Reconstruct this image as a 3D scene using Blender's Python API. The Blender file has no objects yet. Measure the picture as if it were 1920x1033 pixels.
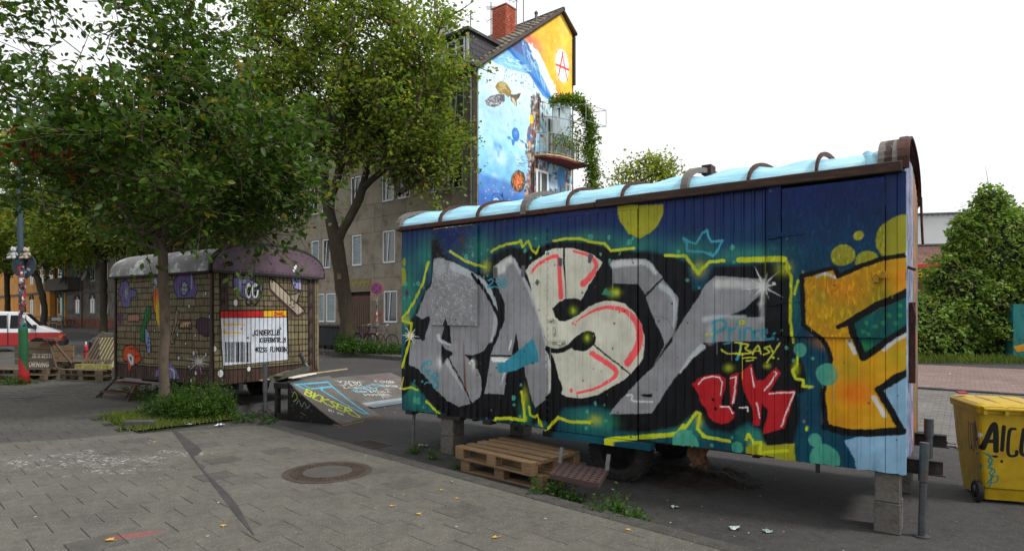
import bpy, bmesh, math, random
import numpy as np
from mathutils import Vector, Matrix
rnd = random.Random(7)
nr = np.random.default_rng(11)
SC = bpy.context.scene
COL = SC.collection
R = math.radians
PI = math.pi
# ------------------------------------------------------------ camera
F, CX, HY, CZ = 1140.0, 960.0, 595.0, 1.65       # focal length and horizon, in pixels of a 1920 px wide picture; eye height in metres
cam = bpy.data.cameras.new('camera')
cam.sensor_width = 36.0
cam.lens = F/1920*36.0
cam.shift_y = (HY-516.5)/1920
cam.clip_end = 2000
camo = bpy.data.objects.new('camera', cam); COL.objects.link(camo)
camo.location = (0, 0, CZ); camo.rotation_euler = (R(90), 0, 0)
SC.camera = camo
# ------------------------------------------------------------ sky, sun, exposure
SUN_EL, SUN_AZ = 48.0, 112.0     # azimuth clockwise from +Y: the sun stands to the right and a little behind the camera
w = bpy.data.worlds.new('World'); SC.world = w; w.use_nodes = True
nt = w.node_tree; nt.nodes.clear()
sky = nt.nodes.new('ShaderNodeTexSky'); sky.sky_type = 'NISHITA'; sky.sun_disc = False
sky.sun_elevation = R(SUN_EL); sky.sun_rotation = R(SUN_AZ)
b1 = nt.nodes.new('ShaderNodeBackground'); b1.inputs[1].default_value = 0.08
nt.links.new(sky.outputs[0], b1.inputs[0])
tc = nt.nodes.new('ShaderNodeTexCoord')
nz = nt.nodes.new('ShaderNodeTexNoise'); nz.inputs['Scale'].default_value = 1.6; nz.inputs['Detail'].default_value = 5
nt.links.new(tc.outputs['Generated'], nz.inputs['Vector'])
cr = nt.nodes.new('ShaderNodeValToRGB')
cr.color_ramp.elements[0].position = .3; cr.color_ramp.elements[0].color = (.90, .93, .96, 1)
cr.color_ramp.elements[1].position = .75; cr.color_ramp.elements[1].color = (1, 1, 1, 1)
nt.links.new(nz.outputs['Fac'], cr.inputs[0])
b2 = nt.nodes.new('ShaderNodeBackground'); b2.inputs[1].default_value = 1.22
nt.links.new(cr.outputs[0], b2.inputs[0])
mx = nt.nodes.new('ShaderNodeMixShader'); mx.inputs[0].default_value = .93
nt.links.new(b1.outputs[0], mx.inputs[1]); nt.links.new(b2.outputs[0], mx.inputs[2])
wo = nt.nodes.new('ShaderNodeOutputWorld'); nt.links.new(mx.outputs[0], wo.inputs[0])
sun = bpy.data.lights.new('sun', 'SUN'); sun.energy = 3.3; sun.angle = R(11); sun.color = (1, .975, .94)
suno = bpy.data.objects.new('sun', sun); COL.objects.link(suno)
_d = Vector((math.sin(R(SUN_AZ))*math.cos(R(SUN_EL)), math.cos(R(SUN_AZ))*math.cos(R(SUN_EL)), math.sin(R(SUN_EL))))
suno.rotation_euler = _d.to_track_quat('Z', 'Y').to_euler(); suno.location = (20, -10, 30)
SC.view_settings.view_transform = 'Standard'; SC.view_settings.look = 'None'
SC.view_settings.exposure = 0.0; SC.view_settings.gamma = 1.0; SC.view_settings.use_curve_mapping = False
SC.cycles.max_bounces = 6; SC.cycles.diffuse_bounces = 2; SC.cycles.transmission_bounces = 3; SC.cycles.glossy_bounces = 2
SC.cycles.use_denoising = True

# ------------------------------------------------------------ helpers
def lin(c):
    o = []
    for v in c[:3]:
        v = v/255.0
        o.append(v/12.92 if v <= .04045 else ((v+.055)/1.055)**2.4)
    return tuple(o)
def gz(y): return 0.0155*max(0.0, y-12.0)        # the street rises gently away from the camera
def at(px, py, D): return Vector(((px-CX)*D/F, D, CZ-(py-HY)*D/F))

class MB:
    def __init__(s): s.v = []; s.f = []; s.m = []
    def _add(s, vs, fs, mi=0):
        n = len(s.v); s.v += [tuple(v) for v in vs]; s.f += [tuple(i+n for i in f) for f in fs]; s.m += [mi]*len(fs); return s
    def hexa(s, p, mi=0):
        return s._add(p, [(0,3,2,1),(4,5,6,7),(0,1,5,4),(1,2,6,5),(2,3,7,6),(3,0,4,7)], mi)
    def box(s, c, d, rot=None, mi=0):
        x, y, z = d[0]/2, d[1]/2, d[2]/2
        p = [Vector(q) for q in ((-x,-y,-z),(x,-y,-z),(x,y,-z),(-x,y,-z),(-x,-y,z),(x,-y,z),(x,y,z),(-x,y,z))]
        if rot is not None: p = [rot @ q for q in p]
        return s.hexa([q+Vector(c) for q in p], mi)
    def b2(s, a, b, mi=0):
        return s.box([(a[i]+b[i])/2 for i in range(3)], [abs(b[i]-a[i]) for i in range(3)], None, mi)
    def bar(s, a, b, wd, th, up=(0,0,1), mi=0):
        a, b = Vector(a), Vector(b); d = b-a; L = d.length
        if L < 1e-6: return s
        x = d/L; u = Vector(up); y = u.cross(x)
        if y.length < 1e-4: y = Vector((0,1,0)).cross(x)
        y.normalize(); z = x.cross(y)
        m = Matrix((x, y, z)).transposed()
        return s.box((a+b)/2, (L, wd, th), m, mi)
    def tube(s, pts, r, seg=8, cap=True, mi=0, closed=False):
        pts = [Vector(p) for p in pts]; n = len(pts)
        rr = r if isinstance(r, (list, tuple)) else [r]*n
        vs = []; prev = None
        for i, p in enumerate(pts):
            if closed: t = pts[(i+1) % n]-pts[i-1]
            else: t = pts[min(i+1, n-1)]-pts[max(i-1, 0)]
            if t.length < 1e-9: t = Vector((0,0,1))
            t.normalize()
            if prev is None:
                a = Vector((0,0,1)) if abs(t.z) < .9 else Vector((1,0,0))
                u = t.cross(a).normalized()
            else:
                u = prev-t*prev.dot(t)
                u = u.normalized() if u.length > 1e-6 else t.orthogonal().normalized()
            prev = u; v2 = t.cross(u)
            for k in range(seg):
                an = 2*PI*k/seg
                vs.append(p+(u*math.cos(an)+v2*math.sin(an))*rr[i])
        fs = []
        rng = n if closed else n-1
        for i in range(rng):
            j = (i+1) % n
            for k in range(seg):
                k2 = (k+1) % seg
                fs.append((i*seg+k, i*seg+k2, j*seg+k2, j*seg+k))
        if cap and not closed:
            fs.append(tuple(range(seg))[::-1]); fs.append(tuple((n-1)*seg+k for k in range(seg)))
        return s._add(vs, fs, mi)
    def lathe(s, prof, seg=24, mat=None, mi=0):
        mat = mat or Matrix.Identity(4); vs = []; fs = []
        for (r, z) in prof:
            for k in range(seg):
                a = 2*PI*k/seg; vs.append(mat @ Vector((r*math.cos(a), r*math.sin(a), z)))
        for i in range(len(prof)-1):
            for k in range(seg):
                k2 = (k+1) % seg; fs.append((i*seg+k, i*seg+k2, (i+1)*seg+k2, (i+1)*seg+k))
        fs.append(tuple(range(seg))[::-1]); fs.append(tuple((len(prof)-1)*seg+k for k in range(seg)))
        return s._add(vs, fs, mi)
    def prism(s, poly, a, b, fn, mi=0):
        """poly (p,q) extruded from depth a to b; fn(p,q,depth) -> point"""
        n = len(poly)
        vs = [fn(p, q, a) for p, q in poly]+[fn(p, q, b) for p, q in poly]
        fs = [tuple(range(n))[::-1], tuple(range(n, 2*n))]
        for i in range(n):
            j = (i+1) % n; fs.append((i, j, j+n, i+n))
        return s._add(vs, fs, mi)
    def grid(s, nu, nv, fn, mi=0):
        vs = [fn(i/nu, j/nv) for j in range(nv+1) for i in range(nu+1)]
        fs = [(j*(nu+1)+i, j*(nu+1)+i+1, (j+1)*(nu+1)+i+1, (j+1)*(nu+1)+i) for j in range(nv) for i in range(nu)]
        return s._add(vs, fs, mi)
    def build(s, name, mat, parent=None, smooth=False, bevel=0.0, uv=None, fixn=True, loc=None):
        me = bpy.data.meshes.new(name); me.from_pydata(s.v, [], s.f)
        for m in (mat if isinstance(mat, (list, tuple)) else [mat]): me.materials.append(m)
        if any(s.m): me.polygons.foreach_set('material_index', s.m)
        if fixn or bevel:
            bm = bmesh.new(); bm.from_mesh(me)
            if fixn: bmesh.ops.recalc_face_normals(bm, faces=bm.faces)
            if bevel:
                es = [e for e in bm.edges if len(e.link_faces) == 2 and e.calc_face_angle(0) > .6]
                if es: bmesh.ops.bevel(bm, geom=es, offset=bevel, segments=1, affect='EDGES', clamp_overlap=True)
            bm.to_mesh(me); bm.free()
        if uv is not None:
            ul = me.uv_layers.new(name='UVMap')
            co = np.empty(len(me.vertices)*3); me.vertices.foreach_get('co', co); co = co.reshape(-1, 3)
            li = np.empty(len(me.loops), dtype=np.int32); me.loops.foreach_get('vertex_index', li)
            uvs = np.array([uv(c) for c in co])[li]
            ul.data.foreach_set('uv', uvs.astype(np.float32).ravel())
        if smooth: me.polygons.foreach_set('use_smooth', [True]*len(me.polygons))
        me.update()
        return link(name, me, parent, loc)
def link(name, me, parent=None, loc=None):
    o = bpy.data.objects.new(name, me); COL.objects.link(o)
    if parent is not None: o.parent = parent
    if loc is not None: o.location = loc
    return o
def npmesh(name, V, Fq, mat, parent=None, smooth=False):
    me = bpy.data.meshes.new(name); V = np.asarray(V, np.float32); Fq = np.asarray(Fq, np.int32)
    k = Fq.shape[1]
    me.vertices.add(len(V)); me.vertices.foreach_set('co', V.ravel())
    me.loops.add(Fq.size); me.loops.foreach_set('vertex_index', Fq.ravel())
    me.polygons.add(len(Fq)); me.polygons.foreach_set('loop_start', np.arange(0, Fq.size, k, dtype=np.int32))
    me.update(calc_edges=True)
    for m in (mat if isinstance(mat, (list, tuple)) else [mat]): me.materials.append(m)
    if smooth: me.polygons.foreach_set('use_smooth', [True]*len(me.polygons))
    return link(name, me, parent)
def tag(o, label, cat, group=None):
    o['label'] = label; o['category'] = cat
    if group: o['group'] = group
    return o
def thing(name, label, cat, loc=(0,0,0), rz=0.0, group=None):
    o = bpy.data.objects.new(name, None); COL.objects.link(o); o.empty_display_size = .2
    o.location = loc; o.rotation_euler = (0, 0, rz)
    return tag(o, label, cat, group)
def struct(o): o['kind'] = 'structure'; return o
def stuff(o, label=None, cat=None):
    o['kind'] = 'stuff'
    if label: o['label'] = label
    if cat: o['category'] = cat
    return o
KIDS = lambda o: [c for c in bpy.data.objects if c.parent == o]
def copy_tree(o, parent=None):
    c = o.copy(); COL.objects.link(c)
    if parent is not None: c.parent = parent
    for k in KIDS(o): copy_tree(k, c)
    return c

# ------------------------------------------------------------ materials
def newmat(name):
    m = bpy.data.materials.new(name); m.use_nodes = True; t = m.node_tree; t.nodes.clear()
    o = t.nodes.new('ShaderNodeOutputMaterial'); p = t.nodes.new('ShaderNodeBsdfPrincipled')
    t.links.new(p.outputs[0], o.inputs[0]); p.inputs['Specular IOR Level'].default_value = .4
    return m, t, p, o
def N(t, kind, **kw):
    n = t.nodes.new('ShaderNode'+kind)
    for k, v in kw.items():
        if k in n.inputs: n.inputs[k].default_value = v
        else: setattr(n, k, v)
    return n
def ramp(t, fac, stops):
    n = t.nodes.new('ShaderNodeValToRGB'); e = n.color_ramp.elements
    while len(e) < len(stops): e.new(.5)
    for q, (p, c) in zip(e, stops): q.position = p; q.color = (*c, 1) if len(c) == 3 else c
    t.links.new(fac, n.inputs[0]); return n.outputs[0]
def mixc(t, fac, a, b, mode='MIX'):
    n = t.nodes.new('ShaderNodeMix'); n.data_type = 'RGBA'; n.blend_type = mode
    for i, v in ((0, fac), (6, a), (7, b)):
        if hasattr(v, 'links') or isinstance(v, bpy.types.NodeSocket): t.links.new(v, n.inputs[i])
        else: n.inputs[i].default_value = v if i == 0 else ((*v, 1) if len(v) == 3 else v)
    return n.outputs[2]
def math_(t, op, a, b=None, c=None):
    n = t.nodes.new('ShaderNodeMath'); n.operation = op
    for i, v in enumerate((a, b, c)):
        if v is None: continue
        if isinstance(v, bpy.types.NodeSocket): t.links.new(v, n.inputs[i])
        else: n.inputs[i].default_value = v
    return n.outputs[0]
def bump(t, p, h, strength=.3, dist=.01):
    b = t.nodes.new('ShaderNodeBump'); b.inputs['Strength'].default_value = strength; b.inputs['Distance'].default_value = dist
    t.links.new(h, b.inputs['Height']); t.links.new(b.outputs[0], p.inputs['Normal'])
def noise(t, vec, scale, detail=4, rough=.6):
    n = N(t, 'TexNoise', Scale=scale, Detail=detail, Roughness=rough)
    if vec is not None: t.links.new(vec, n.inputs['Vector'])
    return n.outputs['Fac']
_mc = {}
def mat(name, c, rough=.8, var=.35, scale=3.0, bumps=.25, metal=0.0, dirt=None, dirt_amt=.5, rand=0.0, fine=40.0, spec=.4, stretch=None, isl=0.0):
    """weathered surface: base colour with two scales of noise, optional dirt / rust patches, fine relief; rand tints each object"""
    if name in _mc: return _mc[name]
    m, t, p, o = newmat(name)
    g = N(t, 'TexCoord'); vec = g.outputs['Object']
    if stretch:
        mp = N(t, 'Mapping'); mp.inputs['Scale'].default_value = stretch; t.links.new(vec, mp.inputs[0]); vec = mp.outputs[0]
    c = lin(c)
    n1 = noise(t, vec, scale, 5); n2 = noise(t, vec, fine, 3)
    lo = tuple(x*(1-var) for x in c); hi = tuple(min(1, x*(1+var)) for x in c)
    col = ramp(t, n1, [(.3, lo), (.7, hi)])
    col = mixc(t, .35, col, ramp(t, n2, [(.35, tuple(x*.7 for x in c)), (.65, hi)]))
    if dirt is not None:
        n3 = noise(t, vec, scale*1.7, 7, .75)
        col = mixc(t, ramp(t, n3, [(.62-dirt_amt*.25, (0,0,0)), (.72-dirt_amt*.15, (1,1,1))]), col, lin(dirt))
    if rand > 0 or isl > 0:
        if isl > 0: rr_ = N(t, 'NewGeometry').outputs['Random Per Island']; rand = isl
        else: rr_ = N(t, 'ObjectInfo').outputs['Random']
        col = mixc(t, 1.0, col, ramp(t, rr_, [(0, (1-rand,)*3), (1, (1+rand*.6,)*3)]), 'MULTIPLY')
    t.links.new(col, p.inputs['Base Color'])
    p.inputs['Metallic'].default_value = metal; p.inputs['Specular IOR Level'].default_value = spec
    t.links.new(math_(t, 'MULTIPLY_ADD', n2, .25, rough-.12), p.inputs['Roughness'])
    if bumps: bump(t, p, n2, bumps, .004)
    _mc[name] = m; return m
def leafmat(name, cols, trans=.35, rough=.45):
    """foliage: per leaf colour from a ramp, larger light and dark clumps, light passing through"""
    m, t, p, o = newmat(name)
    g = N(t, 'NewGeometry'); 
    col = ramp(t, g.outputs['Random Per Island'], [(i/max(1, len(cols)-1), lin(c)) for i, c in enumerate(cols)])
    tc_ = N(t, 'TexCoord')
    n1 = noise(t, tc_.outputs['Object'], .9, 3)
    col = mixc(t, 1.0, col, ramp(t, n1, [(.3, (.75,.78,.7)), (.7, (1.25,1.18,1.0))]), 'MULTIPLY')
    t.links.new(col, p.inputs['Base Color']); p.inputs['Roughness'].default_value = rough; p.inputs['Specular IOR Level'].default_value = .18
    tr = N(t, 'BsdfTranslucent'); t.links.new(mixc(t, 1.0, col, (1.3,1.5,.7), 'MULTIPLY'), tr.inputs[0])
    mm = N(t, 'MixShader'); mm.inputs[0].default_value = trans
    t.links.new(p.outputs[0], mm.inputs[1]); t.links.new(tr.outputs[0], mm.inputs[2]); t.links.new(mm.outputs[0], o.inputs[0])
    return m
def glassmat(name, c=(30,34,38), rough=.08):
    m, t, p, o = newmat(name)
    p.inputs['Base Color'].default_value = (*lin(c), 1); p.inputs['Roughness'].default_value = rough
    p.inputs['Specular IOR Level'].default_value = .9
    return m

# ------------------------------------------------------------ painter for flat print (spray paint, posters, signs), worked out here in code
class Plane:
    """a flat surface in the place; px() gives metres on it"""
    def __init__(s, O, U, V):
        s.O = np.array(O, float); s.U = np.array(U, float); s.V = np.array(V, float); s.n = np.cross(s.U, s.V)
    def px(s, x, y):
        d = np.array([(x-CX)/F, 1.0, -(y-HY)/F]); C = np.array([0, 0, CZ])
        t = np.dot(s.O-C, s.n)/np.dot(d, s.n); P = C+d*t-s.O
        return float(np.dot(P, s.U)), float(np.dot(P, s.V)), float(t)
class Paint:
    def __init__(s, Wm, Hm, ppm, plane=None, off=(0,0), bg=(128,128,128)):
        s.Wm, s.Hm, s.ppm, s.plane, s.off = Wm, Hm, ppm, plane, off
        s.w, s.h = int(Wm*ppm), int(Hm*ppm)
        s.a = np.empty((s.h, s.w, 3), np.float32); s.a[:] = lin(bg)
        s.yy, s.xx = np.mgrid[0:s.h, 0:s.w].astype(np.float32)
    def P(s, pts, m=False):
        if m: return [((u-s.off[0])*s.ppm, (v-s.off[1])*s.ppm) for u, v in pts]
        o = []
        for x, y in pts:
            u, v, _ = s.plane.px(x, y); o.append(((u-s.off[0])*s.ppm, (v-s.off[1])*s.ppm))
        return o
    def scale(s, x, y):
        return s.plane.px(x, y)[2]/F*s.ppm
    def _win(s, x0, y0, x1, y1):
        x0 = max(0, int(x0)); y0 = max(0, int(y0)); x1 = min(s.w, int(x1)+2); y1 = min(s.h, int(y1)+2)
        return (x0, y0, x1, y1) if x1 > x0 and y1 > y0 else None
    def _put(s, wn, mask, col, alpha):
        x0, y0, x1, y1 = wn; c = np.array(lin(col), np.float32)
        a = (np.clip(mask, 0, 1)*alpha)[..., None]
        s.a[y0:y1, x0:x1] = s.a[y0:y1, x0:x1]*(1-a)+c*a
    @staticmethod
    def _sd(X, Y, a, b):
        dx, dy = b[0]-a[0], b[1]-a[1]; L = dx*dx+dy*dy+1e-9
        t = np.clip(((X-a[0])*dx+(Y-a[1])*dy)/L, 0, 1)
        return np.hypot(X-a[0]-t*dx, Y-a[1]-t*dy), t
    def poly(s, pts, col, soft=0, alpha=1.0, m=False):
        q = s.P(pts, m); sf = .7 if soft == 0 else soft*(s.ppm if m else s.scale(*pts[0]))
        xs = [p[0] for p in q]; ys = [p[1] for p in q]
        wn = s._win(min(xs)-sf, min(ys)-sf, max(xs)+sf, max(ys)+sf)
        if wn is None: return
        X = s.xx[wn[1]:wn[3], wn[0]:wn[2]]; Y = s.yy[wn[1]:wn[3], wn[0]:wn[2]]
        ins = np.zeros(X.shape, bool); d = np.full(X.shape, 1e9, np.float32)
        for i in range(len(q)):
            a, b = q[i-1], q[i]
            if a[1] != b[1]:
                c = ((a[1] > Y) != (b[1] > Y)) & (X < (b[0]-a[0])*(Y-a[1])/(b[1]-a[1])+a[0]); ins ^= c
            d = np.minimum(d, s._sd(X, Y, a, b)[0])
        sdv = np.where(ins, d, -d)
        s._put(wn, .5+sdv/(2*sf), col, alpha)
    def line(s, pts, wd, col, soft=0, alpha=1.0, m=False, curve=True, drips=0):
        if curve and len(pts) > 2: pts = catmull(pts)
        q = s.P(pts, m); sc = s.ppm if m else s.scale(*pts[len(pts)//2])
        n = len(q); ws = [(w_ if not isinstance(wd, (tuple, list)) else 0) for w_ in [wd]*n] if not isinstance(wd, (tuple, list)) else [wd[0]+(wd[1]-wd[0])*i/max(1, n-1) for i in range(n)]
        ws = [w_*sc/2 for w_ in ws]; sf = .7 if soft == 0 else soft*sc; mw = max(ws)+sf
        xs = [p[0] for p in q]; ys = [p[1] for p in q]
        wn = s._win(min(xs)-mw, min(ys)-mw, max(xs)+mw, max(ys)+mw)
        if wn is None: return
        M = np.zeros((wn[3]-wn[1], wn[2]-wn[0]), np.float32)
        for i in range(n-1):
            a, b = q[i], q[i+1]
            sw = s._win(min(a[0], b[0])-mw, min(a[1], b[1])-mw, max(a[0], b[0])+mw, max(a[1], b[1])+mw)
            if sw is None: continue
            X = s.xx[sw[1]:sw[3], sw[0]:sw[2]]; Y = s.yy[sw[1]:sw[3], sw[0]:sw[2]]
            d, t = s._sd(X, Y, a, b); ww = ws[i]+(ws[i+1]-ws[i])*t
            v = np.clip(.5+(ww-d)/(2*sf), 0, 1)
            sub = M[sw[1]-wn[1]:sw[3]-wn[1], sw[0]-wn[0]:sw[2]-wn[0]]; np.maximum(sub, v, out=sub)
        s._put(wn, M, col, alpha)
    def blob(s, c, r, col, soft=None, alpha=1.0, m=False):
        """disc or, with soft = r, a sprayed glow"""
        q = s.P([c], m)[0]; sc = s.ppm if m else s.scale(*c)
        rx, ry = (r if isinstance(r, (tuple, list)) else (r, r)); rx *= sc; ry *= sc
        k = 1.0 if soft is None else 1.6
        wn = s._win(q[0]-rx*k-2, q[1]-ry*k-2, q[0]+rx*k+2, q[1]+ry*k+2)
        if wn is None: return
        X = s.xx[wn[1]:wn[3], wn[0]:wn[2]]; Y = s.yy[wn[1]:wn[3], wn[0]:wn[2]]
        d = np.hypot((X-q[0])/rx, (Y-q[1])/ry)
        M = np.clip((1-d)*min(rx, ry)+.5, 0, 1) if soft is None else np.clip(np.exp(-2.2*d*d)*1.15-.02, 0, 1)
        s._put(wn, M, col, alpha)
    def star(s, c, r, n, col, w0=1.6, ph=.2):
        s.blob(c, r*.35, col, soft=1, alpha=.8)
        for k in range(n):
            a = ph+2*PI*k/n; rr = r*(1.0 if k % 2 == 0 else .62)
            s.line([c, (c[0]+rr*math.cos(a), c[1]+rr*math.sin(a))], (w0*2.2, .4), col, curve=False, alpha=.9)
    def text(s, txt, x, y, hgt, col, wd=2, adv=.8, slant=0.0, rot=0.0, m=False, jit=0.0, sx=1.0):
        q = random.Random(len(txt)*7+3); cx_ = x
        up = 1 if m else -1
        for ch in txt:
            for stk in GLY.get(ch, []):
                pts = []
                for gx, gy in stk:
                    dx = (gx/4.0*hgt*.62+slant*gy/6*hgt)*sx+q.uniform(-jit, jit)*hgt; dy = gy/6.0*hgt+q.uniform(-jit, jit)*hgt
                    X = cx_+dx-x; Y = dy
                    c_, s_ = math.cos(rot), math.sin(rot)
                    pts.append((x+X*c_-Y*s_*1.0, y+up*(X*s_+Y*c_)))
                s.line(pts, wd, col, m=m, curve=False)
            cx_ += hgt*(adv if ch not in "iI.,'!:1" else adv*.55)*sx
    def weather(s, seed=1, warp=1.0, chips=200, drips=60, chipcol=((70,62,56),(120,112,104),(38,36,36))):
        """spray paint is never crisp: ragged edges, overspray grain, runs and chips"""
        g = np.random.default_rng(seed)
        def sm(k, amp):
            a = g.normal(size=(s.h//k+3, s.w//k+3)).astype(np.float32); yi, xi = s.yy/k, s.xx/k; y0, x0 = yi.astype(int), xi.astype(int); fy, fx = yi-y0, xi-x0
            return amp*((a[y0,x0]*(1-fx)+a[y0,x0+1]*fx)*(1-fy)+(a[y0+1,x0]*(1-fx)+a[y0+1,x0+1]*fx)*fy)
        dx = sm(9, warp*.5)+sm(34, warp*.7)+g.normal(size=(s.h,s.w)).astype(np.float32)*.5; dy = sm(9, warp*.5)+sm(34, warp*.7)+g.normal(size=(s.h,s.w)).astype(np.float32)*.5
        yy = np.clip(s.yy+dy, 0, s.h-1).astype(int); xx = np.clip(s.xx+dx, 0, s.w-1).astype(int); s.a = s.a[yy, xx]
        s.a *= (1+sm(60, .06)+sm(14, .05)+g.normal(size=(s.h,s.w)).astype(np.float32)*.03)[..., None]
        for _ in range(drips):
            x, y = g.uniform(0, s.w), g.uniform(s.h*.15, s.h*.95); L = g.uniform(8, 60); xi, yi = int(x), int(y); c = s.a[yi, xi].copy()
            if c.mean() < .05: continue
            y1 = max(0, int(y-L)); s.a[y1:yi, xi:xi+2] = s.a[y1:yi, xi:xi+2]*.35+c*.65
        for _ in range(chips):
            x, y, r = g.uniform(0, s.w), g.uniform(0, s.h)**1, g.uniform(.8, 3.2); wn = s._win(x-r, y-r*1.5, x+r, y+r*1.5)
            if wn: X = s.xx[wn[1]:wn[3], wn[0]:wn[2]]; Y = s.yy[wn[1]:wn[3], wn[0]:wn[2]]; s._put(wn, (np.hypot((X-x)/r, (Y-y)/(r*1.3)) < 1).astype(np.float32), chipcol[g.integers(len(chipcol))], .75)
    def image(s, name):
        im = bpy.data.images.new(name, s.w, s.h, float_buffer=False)
        a = np.clip(s.a, 0, 1); a = np.where(a <= .0031308, a*12.92, 1.055*np.power(a, 1/2.4)-.055)
        px = np.ones((s.h, s.w, 4), np.float32); px[..., :3] = a
        im.pixels.foreach_set(px.ravel()); im.update(); im.pack()
        return im
    def uv(s, u, v): return ((u-s.off[0])/s.Wm, (v-s.off[1])/s.Hm)
def catmull(p, k=5):
    o = []
    for i in range(len(p)-1):
        a, b, c, d = p[max(i-1, 0)], p[i], p[i+1], p[min(i+2, len(p)-1)]
        for j in range(k):
            t = j/k
            o.append(tuple(.5*(2*b[q]+(c[q]-a[q])*t+(2*a[q]-5*b[q]+4*c[q]-d[q])*t*t+(3*b[q]-a[q]-3*c[q]+d[q])*t**3) for q in (0, 1)))
    o.append(p[-1]); return o
GLY = {k: v for k, v in {
 'A': [[(0,0),(2,6),(4,0)],[(1,2.4),(3,2.4)]], 'B': [[(0,0),(0,6),(3,5.6),(3,3.6),(0,3.2)],[(0,3.2),(3.6,2.6),(3.4,.3),(0,0)]],
 'C': [[(4,5.4),(2,6),(0,4),(0,2),(2,0),(4,.8)]], 'D': [[(0,0),(0,6),(3,5),(4,3),(3,.8),(0,0)]], 'E': [[(4,6),(0,6),(0,0),(4,0)],[(0,3),(3,3)]],
 'F': [[(4,6),(0,6),(0,0)],[(0,3),(3,3)]], 'G': [[(4,5.2),(2,6),(0,4),(0,2),(2,0),(4,1),(4,2.8),(2.4,2.8)]], 'H': [[(0,0),(0,6)],[(4,0),(4,6)],[(0,3),(4,3)]],
 'I': [[(1,0),(1,6)]], 'J': [[(4,6),(4,1),(2,0),(0,1)]], 'K': [[(0,0),(0,6)],[(4,6),(0,2.6),(4,0)]], 'L': [[(0,6),(0,0),(4,0)]],
 'M': [[(0,0),(0,6),(2,3),(4,6),(4,0)]], 'N': [[(0,0),(0,6),(4,0),(4,6)]], 'O': [[(2,6),(0,4.5),(0,1.5),(2,0),(4,1.5),(4,4.5),(2,6)]],
 'P': [[(0,0),(0,6),(3.5,5.6),(3.8,3.8),(0,3)]], 'R': [[(0,0),(0,6),(3.5,5.6),(3.6,3.8),(0,3),(4,0)]], 'S': [[(4,5.4),(2,6),(.3,4.8),(3.6,2),(2.4,0),(0,.6)]],
 'T': [[(0,6),(4,6)],[(2,6),(2,0)]], 'U': [[(0,6),(0,1),(2,0),(4,1),(4,6)]], 'V': [[(0,6),(2,0),(4,6)]], 'W': [[(0,6),(1,0),(2,4),(3,0),(4,6)]],
 'X': [[(0,0),(4,6)],[(0,6),(4,0)]], 'Y': [[(0,6),(2,3),(4,6)],[(2,3),(2,0)]], 'Z': [[(0,6),(4,6),(0,0),(4,0)]],
 '0': [[(2,6),(0,4.5),(0,1.5),(2,0),(4,1.5),(4,4.5),(2,6)]], '1': [[(0,4.6),(1.4,6),(1.4,0)]], '2': [[(0,5),(2,6),(4,4.6),(0,0),(4,0)]],
 '3': [[(0,5.6),(3.4,5.6),(1.6,3.4),(4,2),(2,0),(0,.7)]], '4': [[(3,0),(3,6),(0,2),(4,2)]], '8': [[(2,3.2),(.4,4.6),(2,6),(3.6,4.6),(2,3.2),(0,1.6),(2,0),(4,1.6),(2,3.2)]],
 '9': [[(3.6,4),(2,3),(.2,4.4),(2,6),(3.7,5),(3.4,0)]], '.': [[(1,0),(1.2,.4)]], ':': [[(1,1),(1.2,1.3)],[(1,4),(1.2,4.3)]], ',': [[(1,.6),(.4,-.8)]], "'": [[(1,6.6),(.7,5.2)]],
 '!': [[(1,6),(1,2)],[(1,.2),(1,.5)]],
 'r': [[(0,0),(0,4)],[(0,3),(1.5,4),(2.6,3.6)]], 'i': [[(1,0),(1,4)],[(1,5.4),(1.2,5.8)]], 'n': [[(0,0),(0,4)],[(0,3),(2,4),(3,3),(3,0)]],
 'c': [[(3,3.6),(1,4),(0,2),(1,0),(3,.5)]], 'e': [[(0,2.1),(3,2.4),(2,4),(.4,3.4),(0,1.4),(1.4,0),(3.2,.6)]],
}.items()}
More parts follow.
